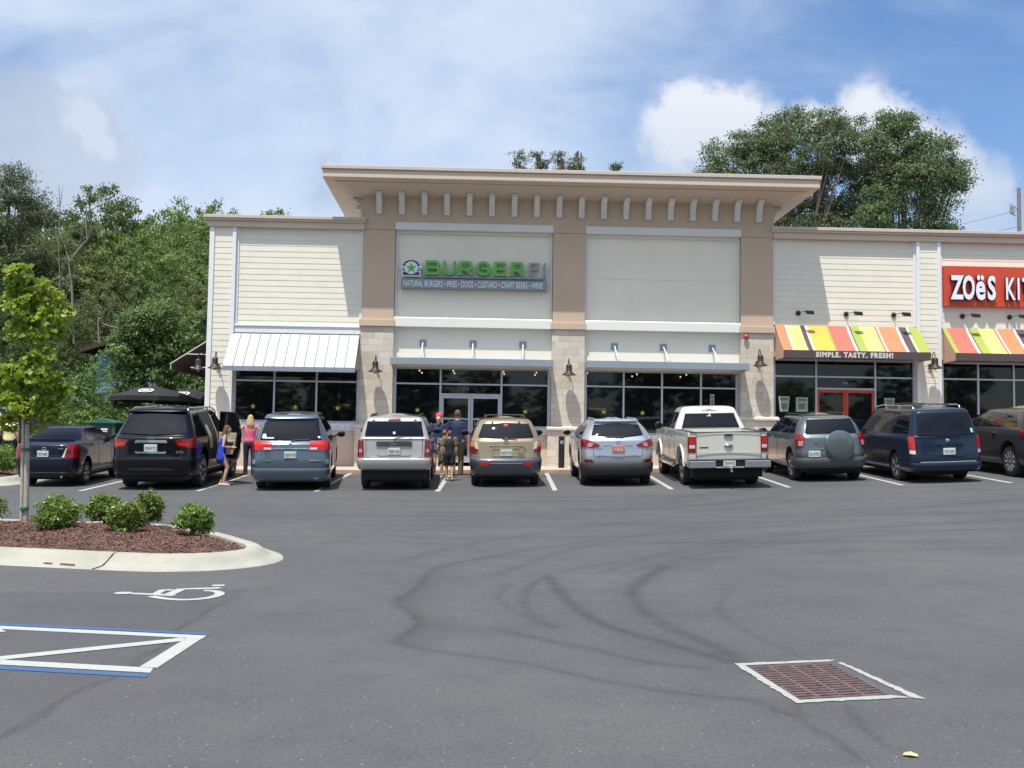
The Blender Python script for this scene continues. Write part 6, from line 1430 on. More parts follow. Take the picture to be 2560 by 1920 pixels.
c.rear('rear_window', [(-.66, 1.15), (.66, 1.15)], [(-.58, 1.55), (.58, 1.55)], CGL); c.pane('side_window', [(.5, 1.16), (1.35, 1.15)], [(.75, 1.54), (1.35, 1.57)]); c.pane('side_window', [(1.42, 1.15), (2.4, 1.14)], [(1.42, 1.57), (2.4, 1.58)]); c.pane('side_window', [(2.47, 1.14), (3.5, 1.12)], [(2.47, 1.58), (2.9, 1.57)])
c.wind([(-.76, 1.15), (.76, 1.15)], [(-.6, 1.57), (.6, 1.57)]); c.rails(.7, 2.9, .62, CHR, .06, (), .02); c.mirrors(3.4, 1.1); c.handles((1.7, 2.7), 1.0, CHR); c.seams((1.38, 2.43, 3.4), .4, 1.1)
mb = MB(); mb.tube([tuple(c.sh.side(-1, y_, 1.115)+Vector((-.012, 0, 0))) for y_ in (.6, 2, 3.5)], .012, 6); mb.build('window_trim', CHR, c.t)
place(c.t, -14.35, 32.9, 1.0, -90, 1)
# ================================================================== TREES AND SHRUBS
def leafmat(name, dark, light, trans=.35, rough=.55):
    if name in MATS: return MATS[name]
    m = bpy.data.materials.new(name); m.use_nodes = True; t = NT(m.node_tree); t.n.clear()
    at = t.node('ShaderNodeAttribute', attribute_name='tone').outputs['Fac']
    oi = t.node('ShaderNodeObjectInfo').outputs['Random']
    col = t.mix(at, dark, light)
    hs = t.node('ShaderNodeHueSaturation', ins={'Hue': t.lin(oi, 0, 1, .485, .515), 'Value': t.lin(oi, 0, 1, .85, 1.15), 'Color': col}).outputs[0]
    df = t.node('ShaderNodeBsdfPrincipled', ins={'Base Color': hs, 'Roughness': rough, 'Specular IOR Level': .4})
    tr = t.node('ShaderNodeBsdfTranslucent', ins={'Color': t.mix(.5, hs, tuple(min(1, c*1.6) for c in light))})
    mx = t.node('ShaderNodeMixShader', ins={0: trans, 1: df.outputs[0], 2: tr.outputs[0]}); t.node('ShaderNodeOutputMaterial', ins={0: mx.outputs[0]})
    MATS[name] = m; return m
def leaves(name, C, size, m, parent=None, rs=None, up=.35, aspect=.5, tone=None, jitter=.4, N=None):
    """one folded leaf (two triangles share the midrib) at each point of C"""
    rs = rs or np.random.RandomState(1); n = len(C)
    d = rs.normal(size=(n, 3)); d /= np.linalg.norm(d, axis=1)[:, None]
    nn = rs.normal(size=(n, 3))*(.62 if N is not None else 1); nn[:, 2] += up*(1.2 if N is not None else 2.5)
    if N is not None: nn += N*1.25
    nn0 = nn.copy(); nn -= (nn*d).sum(1)[:, None]*d; nn /= np.linalg.norm(nn, axis=1)[:, None]+1e-9
    b = np.cross(d, nn); flip = (nn*nn0).sum(1) < 0; b[flip] *= -1; nn[flip] *= -1; L = size*rs.uniform(1-jitter, 1+jitter, (n, 1)); Wd = L*aspect
    V = np.stack([C-d*L*.5, C+b*Wd*.5+nn*L*.12, C+d*L*.5, C-b*Wd*.5+nn*L*.12], 1).reshape(-1, 3)
    F = np.arange(4*n).reshape(n, 4)
    o = np_mesh(name, V, F, m, parent)
    tn = tone if tone is not None else rs.uniform(0, 1, n)
    at = o.data.attributes.new('tone', 'FLOAT', 'POINT'); at.data.foreach_set('value', np.repeat(np.clip(tn, 0, 1), 4).astype(np.float32)); return o
def crown_pts(rs, n, lobes, clump=.35, per=60, shell=.6):
    """lobes [(x,y,z,rx,ry,rz)...]; leaves sit in twig clumps scattered over and inside the lobes"""
    vol = np.array([l[3]*l[4]*l[5] for l in lobes])**.67; pr = vol/vol.sum(); k = max(1, n//per)
    li = rs.choice(len(lobes), k, p=pr); Lb = np.array(lobes)[li]
    d = rs.normal(size=(k, 3)); d /= np.linalg.norm(d, axis=1)[:, None]; r = rs.uniform(shell**3, 1, k)**(1/3)
    C = Lb[:, :3]+d*Lb[:, 3:]*r[:, None]*rs.uniform(.9, 1.12, (k, 1)); ct = rs.uniform(0, 1, k)
    ii = rs.randint(0, k, n); off = rs.normal(size=(n, 3))*clump*np.array([1, 1, .6])*rs.uniform(.5, 1.3, (k, 1))[ii]
    Pn = C[ii]+off; Nn = (Pn-Lb[ii, :3])/Lb[ii, 3:]; Nn = Nn*.75+off/clump*.35; Nn /= np.linalg.norm(Nn, axis=1)[:, None]+1e-6; crown_pts.N = Nn
    return Pn, np.clip(ct[ii]*.8+rs.uniform(0, 1, n)*.2, 0, 1)
BARK = mat('bark', (.12, .095, .075), .9, var=.3, vscale=6, bump=.6, bscale=20); BARKP = mat('pale_bark', (.19, .175, .145), .9, var=.3, vscale=6)
def trunk_mb(rs, base, h, r, lobes, lean=(0, 0), nb=9):
    mb = MB(); b = Vector(base); tp = b+Vector((lean[0], lean[1], h)); mid = b.lerp(tp, .5)+Vector((rs.uniform(-.2, .2), rs.uniform(-.2, .2), 0))*h*.08
    mb.tube([b-Vector((0, 0, .2)), b+Vector((0, 0, h*.06)), mid, tp], [r*1.35, r, r*.75, r*.35], 9)
    for i in range(nb):
        l = lobes[i % len(lobes)]; f = rs.uniform(.3, .95); a = b.lerp(tp, f)
        e = Vector((l[0]+rs.uniform(-.6, .6)*l[3], l[1]+rs.uniform(-.6, .6)*l[4], l[2]+rs.uniform(-.2, .7)*l[5])); m_ = a.lerp(e, .5)+Vector((0, 0, .08*h))
        mb.tube([a, m_, e], [r*.42*(1.1-f*.5), r*.26, r*.08], 6)
        for q in range(2):
            e2 = e+Vector((rs.uniform(-1, 1)*l[3], rs.uniform(-1, 1)*l[4], rs.uniform(-.2, .9)*l[5]))*.4; mb.tube([m_, m_.lerp(e2, .6)+Vector((0, 0, .1)), e2], [r*.2, r*.12, r*.04], 5)
    return mb
LM = {'oak': leafmat('leaf_oak', (.062, .100, .040), (.165, .225, .092)), 'mid': leafmat('leaf_mid', (.075, .122, .030), (.20, .27, .072)), 'olive': leafmat('leaf_olive', (.085, .105, .034), (.195, .22, .075)),
      'dark': leafmat('leaf_dark', (.048, .080, .026), (.14, .188, .058)), 'bright': leafmat('leaf_bright', (.065, .13, .032), (.19, .29, .09)), 'maple': leafmat('leaf_maple', (.10, .18, .015), (.33, .42, .05), .45, .4),
      'shrub': leafmat('leaf_shrub', (.06, .125, .022), (.23, .33, .06), .3, .35), 'pine': leafmat('leaf_pine', (.05, .08, .035), (.15, .19, .07), .2)}
def tree(name, label, cat, x, y, h, lobes, n, size, lm, seed, trunk_r=.22, clump=.35, group=None, z=None, per=60, shell=.55, th=None, lean=(0, 0), aspect=.5, nb=9, bark=None):
    rs = np.random.RandomState(seed); z = gz(x, y) if z is None else z
    t = thing(name, label, cat, (x, y, z), group=group)
    C, tn = crown_pts(rs, n, lobes, clump, per, shell); leaves('crown', C, size, LM[lm], t, rs, N=crown_pts.N, tone=tn, aspect=aspect)
    trunk_mb(rs, (0, 0, 0), th or h*.7, trunk_r, lobes, lean, nb).build('trunk', bark or BARK, t, smooth=60); return t
def rnd_lobes(rs, R, H, k, zb=.35):
    L = [(0, 0, H*.80, R*.5, R*.5, H*.19), (0, 0, H*.5, R*.6, R*.6, H*.2)]
    for i in range(k):
        a = 2*math.pi*i/k+rs.uniform(-.3, .3); f = rs.uniform(.45, .62); zz = H*rs.uniform(zb, .84); q = rs.uniform(.30, .52); L.append((math.cos(a)*R*f, math.sin(a)*R*f, zz, R*q, R*q, R*q*rs.uniform(.7, .95)))
    return L
FG = 'broadleaf trees in the wood left of the shops'
# prototypes for the wood, then one copy per tree
protos = {}
for kind, lm, seed in (('mid', 'mid', 11), ('mid2', 'mid', 12), ('olive', 'olive', 13), ('dark', 'dark', 14), ('dark2', 'dark', 15), ('bright', 'bright', 16)):
    rs = np.random.RandomState(seed); lb = rnd_lobes(rs, 3.6, 11, 15, .18)
    C, tn = crown_pts(rs, 46000, lb, .19, 75, .72); o = leaves('crown', C, .15, LM[lm], None, rs, N=crown_pts.N, tone=tn)
    tr = trunk_mb(rs, (0, 0, 0), 8, .2, lb).build('trunk', BARK, smooth=60)
    protos[kind] = (o.data, tr.data); bpy.data.objects.remove(o); bpy.data.objects.remove(tr)
def wood_tree(kind, px, py_top, d, hbase=0.0, wide=1.0, label='', seed=0):
    """height from where the top shows above the roofline; returns the tree"""
    v = ray(px, py_top); k_ = d/v.y; x = v.x*k_; ztop = EYE+v.z*k_; g = gz(x, d)
    s = (ztop-g)/10.9; t = thing('broadleaf_tree', label, 'tree', (x, d, g), rad(37*seed), FG); t.scale = (s*wide, s*wide, s)
    for nm, me in zip(('crown', 'trunk'), protos[kind]): o = bpy.data.objects.new(nm, me); COL.objects.link(o); o.parent = t
    return t
WT = [('dark', 20, 478, 60, 1.0, 'dark tall tree at the far left edge behind the pine'), ('mid', 120, 500, 62, .9, 'green tree right of the tall pine on the skyline'), ('dark2', 262, 462, 58, .8, 'dark peaked tree forming the highest point of the wood left of the shops'),
 ('olive', 205, 545, 66, .8, 'olive green tree left of the dark peaked one'), ('mid2', 335, 512, 64, .9, 'pale green tree on the skyline right of the dark peaked one'), ('mid', 410, 520, 70, .9, 'green skyline tree halfway between the peak and the shop roof'), ('mid2', 470, 506, 60, .75, 'green rounded tree touching the left end of the shop roof'),
 ('dark2', 460, 540, 76, .7, 'dark small tree top just left of the shop roof'), ('mid', 545, 498, 66, .7, 'feathery tree top over the left end of the shop roof'), ('olive', 60, 560, 54, .9, 'olive tree low at the far left above the young tree'), ('olive', 170, 600, 52, .9, 'olive brown tree behind the pale bare limbs'),
 ('mid2', 300, 590, 53, 1.0, 'broad green tree in the middle of the wood'), ('mid', 400, 600, 55, 1.0, 'broad green tree near the shop wall in the middle of the wood'), ('mid2', 505, 600, 56, .9, 'green tree just behind the shop corner'), ('olive', 255, 700, 47, .8, 'low olive brown tree above the blue house'),
 ('dark', 370, 690, 49, .8, 'dark low tree behind the bright round tree'), ('dark2', -30, 560, 50, 1.0, 'dark tree cut by the left edge'), ('dark', 90, 720, 46, .8, 'dark low tree behind the young tree crown'), ('dark2', 195, 780, 44, .6, 'dark low tree left of the blue house'), ('olive', 480, 690, 50, .8, 'olive tree behind the shop side wall'),
 ('dark', -20, 760, 42, .7, 'dark low tree at the left edge behind the black SUV'), ('dark2', 130, 850, 43, .55, 'dark undergrowth tree behind the hatchback'), ('bright', 40, 700, 58, .7, 'bright green tree between the dark ones at far left')]
for i, (k, px, py, d, wd, lb) in enumerate(WT): wood_tree(k, px, py, d, 0, wd, lb, i)
# trees that stand alone
rs = np.random.RandomState(77)
def at(px, py, d): v = ray(px, py); k = d/v.y; return (v.x*k, EYE+v.z*k)
x, zt = at(395, 742, 41); H = zt-gz(x, 41)
tree('broadleaf_tree', 'bright green bushy tree overhanging the blue house beside the shop corner', 'tree', x, 41, H, [(0, 0, H*.55, 1.15, 1.2, H*.36), (-.9, 0, H*.45, .8, .9, H*.28), (.9, .2, H*.62, .9, .9, H*.27), (1.5, .3, H*.42, .7, .8, H*.25), (-.5, -.2, H*.72, .8, .8, H*.2), (.1, -.3, H*.82, .55, .6, H*.16), (1.4, 0, H*.75, .5, .5, H*.2), (-1.3, 0, H*.28, .6, .6, .6)]+[(1.5*math.cos(a)*rs.uniform(.7, 1.1), rs.uniform(-.9, .5), H*(.5+.38*math.sin(a))*rs.uniform(.9, 1.08), rs.uniform(.22, .42), .4, rs.uniform(.3, .6)) for a in rs.uniform(-.6, 3.7, 22)], 32000, .13, 'bright', 21, .12, .16, FG, shell=.3)
x, zt = at(40, 395, 50); H = zt-gz(x, 50)
tree('pine_tree', 'tall dark pine rising above the wood at the left edge', 'tree', x, 50, H, [(-.2, 0, H*.93, .8, .8, .7), (.7, 0, H*.86, 1.0, .9, .55), (-.9, 0, H*.85, 1.0, .9, .6), (1.3, .2, H*.80, .9, .8, .5), (-.3, 0, H*.76, 1.3, 1, .5), (-1.4, 0, H*.70, 1.1, 1, .6), (.9, 0, H*.66, 1.0, 1, .5)], 14000, .17, 'pine', 22, .2, .24, 'pines', shell=.2, aspect=.22, per=45)
x, zt = at(690, 512, 58); H = zt-gz(x, 58)
tree('broadleaf_tree', 'thin tree tip showing above the left wing roof', 'tree', x, 58, H, [(0, 0, H-.9, .75, .7, .55), (.3, 0, H-1.6, .9, .8, .6), (-.3, 0, H-2.6, 1.2, 1, .9), (0, 0, H-4, 1.8, 1.6, 1.6)], 7000, .17, 'mid', 23, .12, .22, shell=.2, th=H*.93)
x, zt = at(878, 535, 60); H = zt-gz(x, 60)
tree('broadleaf_tree', 'small tree tip in the corner between left wing roof and tall block', 'tree', x, 60, H, [(0, 0, H-.5, .7, .7, .4), (.4, 0, H-1.4, 1.2, 1, .8), (0, 0, H-3.5, 2, 1.8, 1.8)], 5000, .17, 'mid', 24, .12, .22, shell=.2, th=H*.9)
# pines over the tall cornice
for i, (px, py, d, w_, lb) in enumerate(((1300, 384, 74, 1.3, 'green pine top left of the group above the tall cornice'), (1350, 378, 78, 1.2, 'green pine top second from the left above the tall cornice'), (1405, 380, 76, 1.3, 'fullest pine top above the tall cornice'), (1452, 392, 77, .8, 'slim pine top at the right of the group above the cornice'), (1530, 408, 80, .8, 'low pine tip standing apart right of the pine group'))):
    x, zt = at(px, py, d); H = zt-gz(x, d); rs = np.random.RandomState(40+i)
    lb2 = [(rs.uniform(-.5, .5)*w_, rs.uniform(-.4, .4), H-q*.75-.4, w_*(.42+q*.22), w_*(.42+q*.2), .5) for q in range(7)]
    tree('pine_tree', lb, 'tree', x, d, H, lb2, 7000, .22, 'pine', 50+i, .2, .18, 'pines above the tall cornice', shell=.1, th=H*.97, aspect=.25, per=30)
# live oaks behind the right hand wing
def P3(px, py, d, x0, dy=0): X_, Z_ = at(px, py, d); return (X_-x0, dy, Z_)
def oak(seed, px0, d, L, n, label, lm='oak'):
    x0 = (px0-1200)/2700*d; g = gz(x0, d); lob = []
    for (px, py, rx, rz, dy) in L: X_, Z_ = at(px, py, d+dy); lob.append((X_-x0, dy, Z_-g, rx/2700*d, rx/2700*d*.8, rz/2700*d))
    H = max(l[2]+l[5] for l in lob); rs = np.random.RandomState(seed)
    t = thing('live_oak', label, 'tree', (x0, d, g), group='spreading live oaks behind the right wing')
    C, tn = crown_pts(rs, n, lob, .24, 70, .25); leaves('crown', C, .13, LM[lm], t, rs, N=crown_pts.N, tone=tn, aspect=.45)
    mb = trunk_mb(rs, (0, 0, 0), H*.42, .2, lob, nb=len(lob)*2); mb.build('trunk', BARK, t, smooth=60); return t
oak(31, 2000, 52, [(1800, 395, 50, 42, 0), (1870, 370, 55, 45, 0), (1930, 345, 55, 55, 0), (1975, 310, 60, 45, 1), (2060, 320, 70, 50, 0), (2130, 335, 60, 50, -1), (2020, 400, 100, 60, 0), (1900, 430, 100, 50, 0), (2100, 440, 90, 60, 1), (2160, 500, 70, 50, 0), (2000, 520, 90, 45, 1), (1790, 450, 60, 40, 0), (2060, 560, 60, 30, 0), (2170, 420, 50, 60, 0), (2110, 540, 60, 40, 0), (1960, 570, 60, 30, 0)], 60000, 'wide grey green live oak spreading behind the tall block and right wing')
oak(32, 2280, 50, [(2235, 310, 45, 35, 0), (2280, 330, 55, 40, 0), (2240, 390, 60, 50, 0), (2330, 380, 60, 45, 0), (2290, 440, 90, 55, 0), (2380, 450, 50, 35, 0), (2400, 420, 28, 18, 0), (2330, 510, 55, 35, 0), (2220, 490, 60, 50, 0), (2200, 560, 40, 25, 0), (2290, 560, 35, 22, 0), (2190, 360, 35, 40, 0), (2350, 570, 50, 25, 0), (2180, 540, 50, 40, 0)], 42000, 'darker rounded live oak at the right end of the pair')
# shrub tips above right roof, low understory and the far wood
x, zt = at(2315, 566, 60); H = zt-gz(x, 60)
tree('broadleaf_tree', 'small tree tip just above the right wing roof right of the oaks', 'tree', x, 60, H, [(0, 0, H-.35, .5, .5, .3), (.9, 0, H-.45, .5, .4, .25), (0, 0, H-2, 1.5, 1, .8)], 3000, .17, 'dark', 60, .15, .2, shell=.2)
rs = np.random.RandomState(5); n = 50000
px = rs.uniform(-60, 640, n); d = rs.uniform(80, 92, n); hh = 600+35*np.sin(px*.02)+22*np.sin(px*.057+1)+rs.normal(0, 9, n); py = hh+rs.uniform(0, 1, n)**.8*(1180-hh)
C = np.stack([(px-1200)/2700*d, d, EYE+(HORIZON-py)/2700*d], 1)
o = leaves('far_wood', C, .38, LM['dark'], None, rs, up=.1, aspect=.7); tag(o, 'dark mass of far off wood behind the trees at the left', 'woodland', kind='stuff')
rs = np.random.RandomState(6); n = 15000
x_ = rs.uniform(-28, -8.8, n); y_ = rs.uniform(37.5, 44, n); C = np.stack([x_, y_, G(x_, y_)+rs.uniform(0, 1, n)**1.5*(1.3+.5*np.sin(x_*1.3))+.05], 1)
o = leaves('undergrowth', C, .2, LM['dark'], None, rs); tag(o, 'dense low undergrowth at the foot of the wood', 'undergrowth', kind='stuff')
GRS = mat('leaf_litter', (.055, .05, .03), .95, var=.5, vscale=2)
mb = MB(); xs = np.linspace(-60, -8.7, 40)
for q in xs:
    for yy in (37, 60, 130): mb.v.append((q, yy, gz(q, min(yy, 60))+.03))
for i in range(len(xs)-1):
    for j in range(2): a = i*3+j; mb.f.append((a, a+1, a+4, a+3))
tag(mb.build('wood_floor', GRS), kind='structure')
# pale bare limbs
def limb(pts, r, label, d):
    P2 = []
    for px, py in pts: X_, Z_ = at(px, py, d); P2.append(Vector((X_, d, Z_)))
    o0 = P2[0].copy(); mb = MB(); mb.tube([p-o0 for p in P2], [r*(1-.7*i/len(P2)) for i in range(len(P2))], 7)
    rs = random.Random(len(pts))
    for i in range(1, len(P2)-1):
        for q in range(3): e = P2[i]-o0+Vector((rs.uniform(-.8, .8), rs.uniform(-.4, .4), rs.uniform(.1, 1.3))); mb.tube([P2[i]-o0, (P2[i]-o0).lerp(e, .5)+Vector((0, 0, .1)), e], [r*.35, r*.2, r*.06], 5)
    o = mb.build('bare_tree', BARKP, smooth=60); o.location = o0; tag(o, label, 'bare tree', 'bare pale trees in the wood')
limb([(150, 900), (148, 800), (150, 700), (146, 600), (150, 520), (147, 462)], .03, 'thin leafless grey tree standing up the skyline left of the peak', 46.5)
limb([(185, 860), (180, 720), (172, 655), (200, 620), (219, 598), (215, 560), (216, 520)], .055, 'pale leafless tree with one leaning limb', 45.8)
limb([(250, 900), (245, 800), (262, 812), (300, 822), (330, 800), (360, 770)], .035, 'low crooked leafless tree above the blue house', 43.2)
# ---- young maple with wrapped trunk, stake and ties
mx, my = -6.93, 17.05; mg = gz(mx, my)+.2
t = thing('young_tree', 'young yellow green maple tied to a pale stake in the planting island', 'tree', (mx, my, mg))
def mpt(px, py): q = at(px, py, my); return (q[0]-mx, q[1]-mg)
rs = np.random.RandomState(9); lob = []
for (px, py, rx, rz) in ((70, 690, 26, 22), (45, 730, 28, 26), (95, 725, 36, 28), (145, 745, 24, 20), (80, 780, 48, 30), (160, 790, 26, 26), (120, 830, 50, 24), (60, 830, 36, 24), (110, 900, 34, 34), (45, 940, 44, 34), (110, 950, 40, 30), (150, 985, 24, 24), (15, 985, 28, 30), (70, 1010, 50, 30), (120, 1040, 28, 24), (30, 1055, 26, 22), (85, 1075, 26, 16)):
    X_, Z_ = mpt(px*1.06-14, py); lob.append((X_, rs.uniform(-.12, .12), Z_, rx/2700*my*1.12, rx/2700*my*.95, rz/2700*my))
C, tn = crown_pts(rs, 4600, lob, .055, 16, .35); leaves('crown', C, .088, LM['maple'], t, rs, up=.5, N=crown_pts.N, tone=tn, aspect=.85)
mb = MB(); X1, Z1_ = mpt(68, 1060); X2, Z2_ = mpt(90, 700)
mb.tube([(0, 0, -.1), (X1*.5, 0, Z1_*.5), (X1, 0, Z1_)], [.044, .042, .036], 10)
trk = mb.build('trunk', mat('trunk_wrap', (.36, .33, .27), .85, var=.15, vscale=8, bump=.3, bscale=30), t, smooth=60)
mb = MB(); mb.tube([(X1, 0, Z1_), (X2*.9, 0, (Z1_+Z2_)/2), (X2, 0, Z2_)], [.036, .02, .008], 8)
for l in lob: zb = max(Z1_*.95, l[2]-.5); mb.tube([(X1+(X2-X1)*max(0, (zb-Z1_)/(Z2_-Z1_)), 0, zb), ((X1+l[0])/2, l[1]*.5, (zb+l[2])/2+.02), (l[0], l[1], l[2])], [.014, .010, .004], 5)
mb.build('branch', BARK, t, smooth=60)
mb = MB(); mb.tube([(-.055, -.03, -.15), (X1-.06, -.03, Z1_+.25)], .024, 8); mb.build('stake', mat('stake_wood', (.40, .38, .31), .8, var=.2), t, smooth=60)
for zz in (.22, 1.13):
    mb = MB(); q = X1*zz/Z1_; mb.lathe([(.062, zz-.022), (.066, zz), (.062, zz+.022)], (q-.02, -.012, 0), 'z', 14); mb.build('tie', mat('tie_green', (.02, .14, .10), .6), t, smooth=60)
# ---- boxwood shrubs in the island
SG = 'rounded shrubs on the mulch island'
def shrub(name, label, x, y, r, h, seed, group=SG, n=5200, size=.040, lm='shrub', z=None):
    rs = np.random.RandomState(seed); z = gz(x, y)+.24 if z is None else z; z -= .04; t = thing(name, label, 'shrub', (x, y, z), group=group)
    lob = [(0, 0, h*.45, r*.82, r*.8, h*.42)]+[(math.cos(a)*r*.5, math.sin(a)*r*.45, h*rs.uniform(.25, .75), r*.45, r*.43, h*.26) for a in rs.uniform(0, 6.28, 8)]
    C, tn = crown_pts(rs, n, lob, r*.10, 14, .55); leaves('foliage', C, size, LM[lm], t, rs, up=.4, N=crown_pts.N, tone=tn, aspect=.6)
    mb = MB()
    for k in range(9): a = rs.uniform(0, 6.28); q = rs.uniform(.3, .8); mb.tube([(0, 0, -.06), (math.cos(a)*r*.25*q, math.sin(a)*r*.25*q, h*.3), (math.cos(a)*r*.8*q, math.sin(a)*r*.8*q, h*rs.uniform(.6, .95))], [.012, .009, .004], 5)
    mb.build('stem', BARK, t); return t
for i, (x, y, r, h, lb) in enumerate(((-7.72, 17.3, .40, .62, 'shrub cut off by the left edge of the picture on the island'), (-6.02, 15.95, .35, .55, 'large dark green shrub right of the staked young tree'), (-5.75, 17.1, .30, .48, 'paler shrub behind and left of the middle one'), (-4.98, 15.7, .31, .50, 'bright yellow green shrub front middle of the island'), (-4.98, 16.75, .27, .60, 'slim upright shrub behind the bright middle one'), (-3.98, 15.55, .29, .50, 'round shrub at the right tip of the island nearest the kerb nose'))):
    shrub('shrub', lb, x, y, r, h, 100+i)
# ---- left hand bed with hedge and kerb, beyond the sedan
LISL = [(-24, 26.3), (-14, 26.1), (-11.75, 26.15), (-11.35, 26.6), (-11.3, 28.2), (-11.35, 29.9), (-11.8, 30.3), (-14, 30.5), (-24, 30.7)]
ko, KP2 = kerb('bed_kerb', LISL, 'structure', KPROF, KERBM); bed('far_mulch_bed', [tuple(p) for p in KP2], .1, MULCH, st=.12, seed=2)
HG = 'clipped shrubs in the bed left of the sedan'
for i, (x, y, r, h) in enumerate(((-12.0, 27.4, .55, .75), (-13.0, 27.6, .5, .7), (-14.0, 27.3, .6, .8), (-15.1, 27.6, .6, .75), (-12.5, 29.2, .5, .7))):
    shrub('shrub', ('clipped shrub nearest the navy sedan in the kerbed bed', 'clipped shrub second from the navy sedan in the kerbed bed', 'clipped shrub below the woman in the yellow top', 'clipped shrub at the far left under the black SUV', 'clipped shrub at the back of the kerbed bed')[i], x, y, r, h, 120+i, HG, 2600, .07, z=gz(x, y)+.14)
# plants between the cars and the patio
PG = 'loose bushes between the far cars and the patio'
for i, (px, d, r, ptop, lm, lb) in enumerate(((208, 37.0, 1.0, 872, 'bright', 'tall pale green bush in front of the blue house corner'), (215, 36.5, .75, 1010, 'shrub', 'low bush left of the green bin'), (160, 37.2, .8, 1030, 'shrub', 'low bush over the hatchback bonnet'), (262, 38.5, .7, 1028, 'bright', 'bush behind the green bin'), (320, 39.5, .7, 1035, 'shrub', 'bush behind the iron fence left part'), (345, 40.0, .8, 1010, 'bright', 'yellow green bush under the black umbrella'), (410, 39.0, .8, 985, 'bright', 'yellow green bush between the two umbrellas'), (480, 40.5, .8, 930, 'bright', 'bright bush beside the shop side wall'), (105, 37.6, .7, 1035, 'shrub', 'low bush beside the hatchback roof'))):
    x, zt = at(px, ptop, d); z = gz(x, d); h = zt-z; shrub('bush', lb, x, d, r, h, 140+i, PG, 5200, .085, lm, z=z)

# ---- the far side of the lot, seen only as reflections in the windows
for i in range(13):
    k = ('mid', 'dark', 'mid2', 'olive', 'dark2')[i % 5]; x = -42+i*7.2; t = thing('broadleaf_tree', 'broadleaf tree across the lot, seen only mirrored in the shop windows', 'tree', (x, -34-3*math.sin(i*2.1), 0), rad(50*i), 'trees across the lot behind the viewer'); t.scale = (1.25, 1.25, .95+.15*math.sin(i*1.7))
    for nm, me in zip(('crown', 'trunk'), protos[k]): o = bpy.data.objects.new(nm, me); COL.objects.link(o); o.parent = t
# ================================================================== PATIO, HOUSE, POLE
BLUE = mat('blue_siding', (.14, .235, .33), .7, var=.06, vscale=2); DBR = mat('dark_brown_wood', (.045, .03, .022), .8)
hx, hy = -14.2, 42.5
bh = thing('blue_house', 'pale blue sided house mostly hidden by the trees beyond the patio', 'house', (hx, hy, gz(hx, hy)+0))
hz = gz(hx, hy)
mb = MB()
z = 3.35-hz
while z < 5.0-hz:
    x0 = -.62; w_ = 7.5; mb.add([(x0, -.02, z), (x0+w_, -.02, z), (x0+w_, -.005, z+.18), (x0, -.005, z+.18)], [(0, 1, 2, 3)]); z += .18
mb.box(-.62, 6.9, 0, 6, 3.35-hz, 5.1-hz); mb.poly([(-.62, 0, 5.1-hz), (6.9, 0, 5.1-hz), (3.4, 0, 6.4-hz)], (0, 6, 0)); mb.build('wall', BLUE, bh)
mb = MB(); mb.poly([(-1.1, -.45, 5.12-hz), (3.4, -.45, 6.55-hz), (3.4, -.45, 6.7-hz), (-1.1, -.45, 5.27-hz)], (0, 7, 0)); mb.poly([(7.9, -.45, 5.0-hz), (3.4, -.45, 6.55-hz), (3.4, -.45, 6.7-hz), (7.9, -.45, 5.15-hz)], (0, 7, 0)); mb.build('roof', DBR, bh)
mb = MB(); mb.box(-.62, 7, -.06, -.021, 3.30-hz, 3.38-hz); mb.box(-.62, 7, -.05, -.021, 3.56-hz, 3.60-hz); mb.build('trim_band', mat('blue_trim', (.16, .27, .36), .6), bh)
mb = MB(); mb.box(-.55, -.20, .05, .4, 0, 3.29-hz); mb.build('post', mat('post_tan', (.38, .29, .19), .85, var=.15), bh)
mb = MB(); mb.box(-.6, 6.9, 1.8, 2, 0, 3.3-hz); mb.build('porch_wall', DBR, bh)
# green waste container
gx_, gy_ = -11.95, 35.0; g0 = gz(gx_, gy_)
gb = thing('waste_container', 'dark green metal container with white label on its black front by the patio fence', 'container', (gx_, gy_, g0))
GREEN = mat('container_green', (.018, .085, .05), .5, var=.15, vscale=3)
mb = MB(); mb.box(-.42, .42, 0, .9, .08, 1.22); mb.build('body', GREEN, gb, bevel=.015)
mb = MB(); mb.poly([(-.46, -.05, 1.23), (.0, -.05, 1.36), (.46, -.05, 1.24), (.46, -.05, 1.20), (-.46, -.05, 1.20)], (0, 1.0, 0)); mb.build('lid', mat('container_lid', (.03, .14, .09), .4), gb, bevel=.01)
mb = MB(); mb.box(-.16, .30, -.02, -.002, .35, 1.15); fp = mb.build('front_panel', mat('panel_black', (.012, .018, .016), .5), gb)
mb = MB(); mb.box(-.02, .19, -.026, -.021, .98, 1.04); mb.box(0, .18, -.026, -.021, .93, .96)
for k in range(5): mb.box(.0+k*.035, .012+k*.035, -.026, -.021, .62+.02*(k % 2), .70)
mb.build('label', STK, fp)
# iron fence round the patio
fx0, fx1, fy = -11.2, -8.3, 36.6
fe = thing('iron_fence', 'black iron picket fence along the patio beside the shop', 'fence', (fx0, fy, gz(fx0, fy)))
mb = MB()
for zz in (.12, .95): mb.bar((0, 0, zz), (fx1-fx0, 0, zz), .03)
mb.build('rail', TRIM, fe)
for k in range(27): xk = k*(fx1-fx0)/26; mb = MB(); mb.bar((xk, 0, 0), (xk, 0, 1.08), .018 if k % 9 else .05); mb.build('picket' if k % 9 else 'post', TRIM, fe)
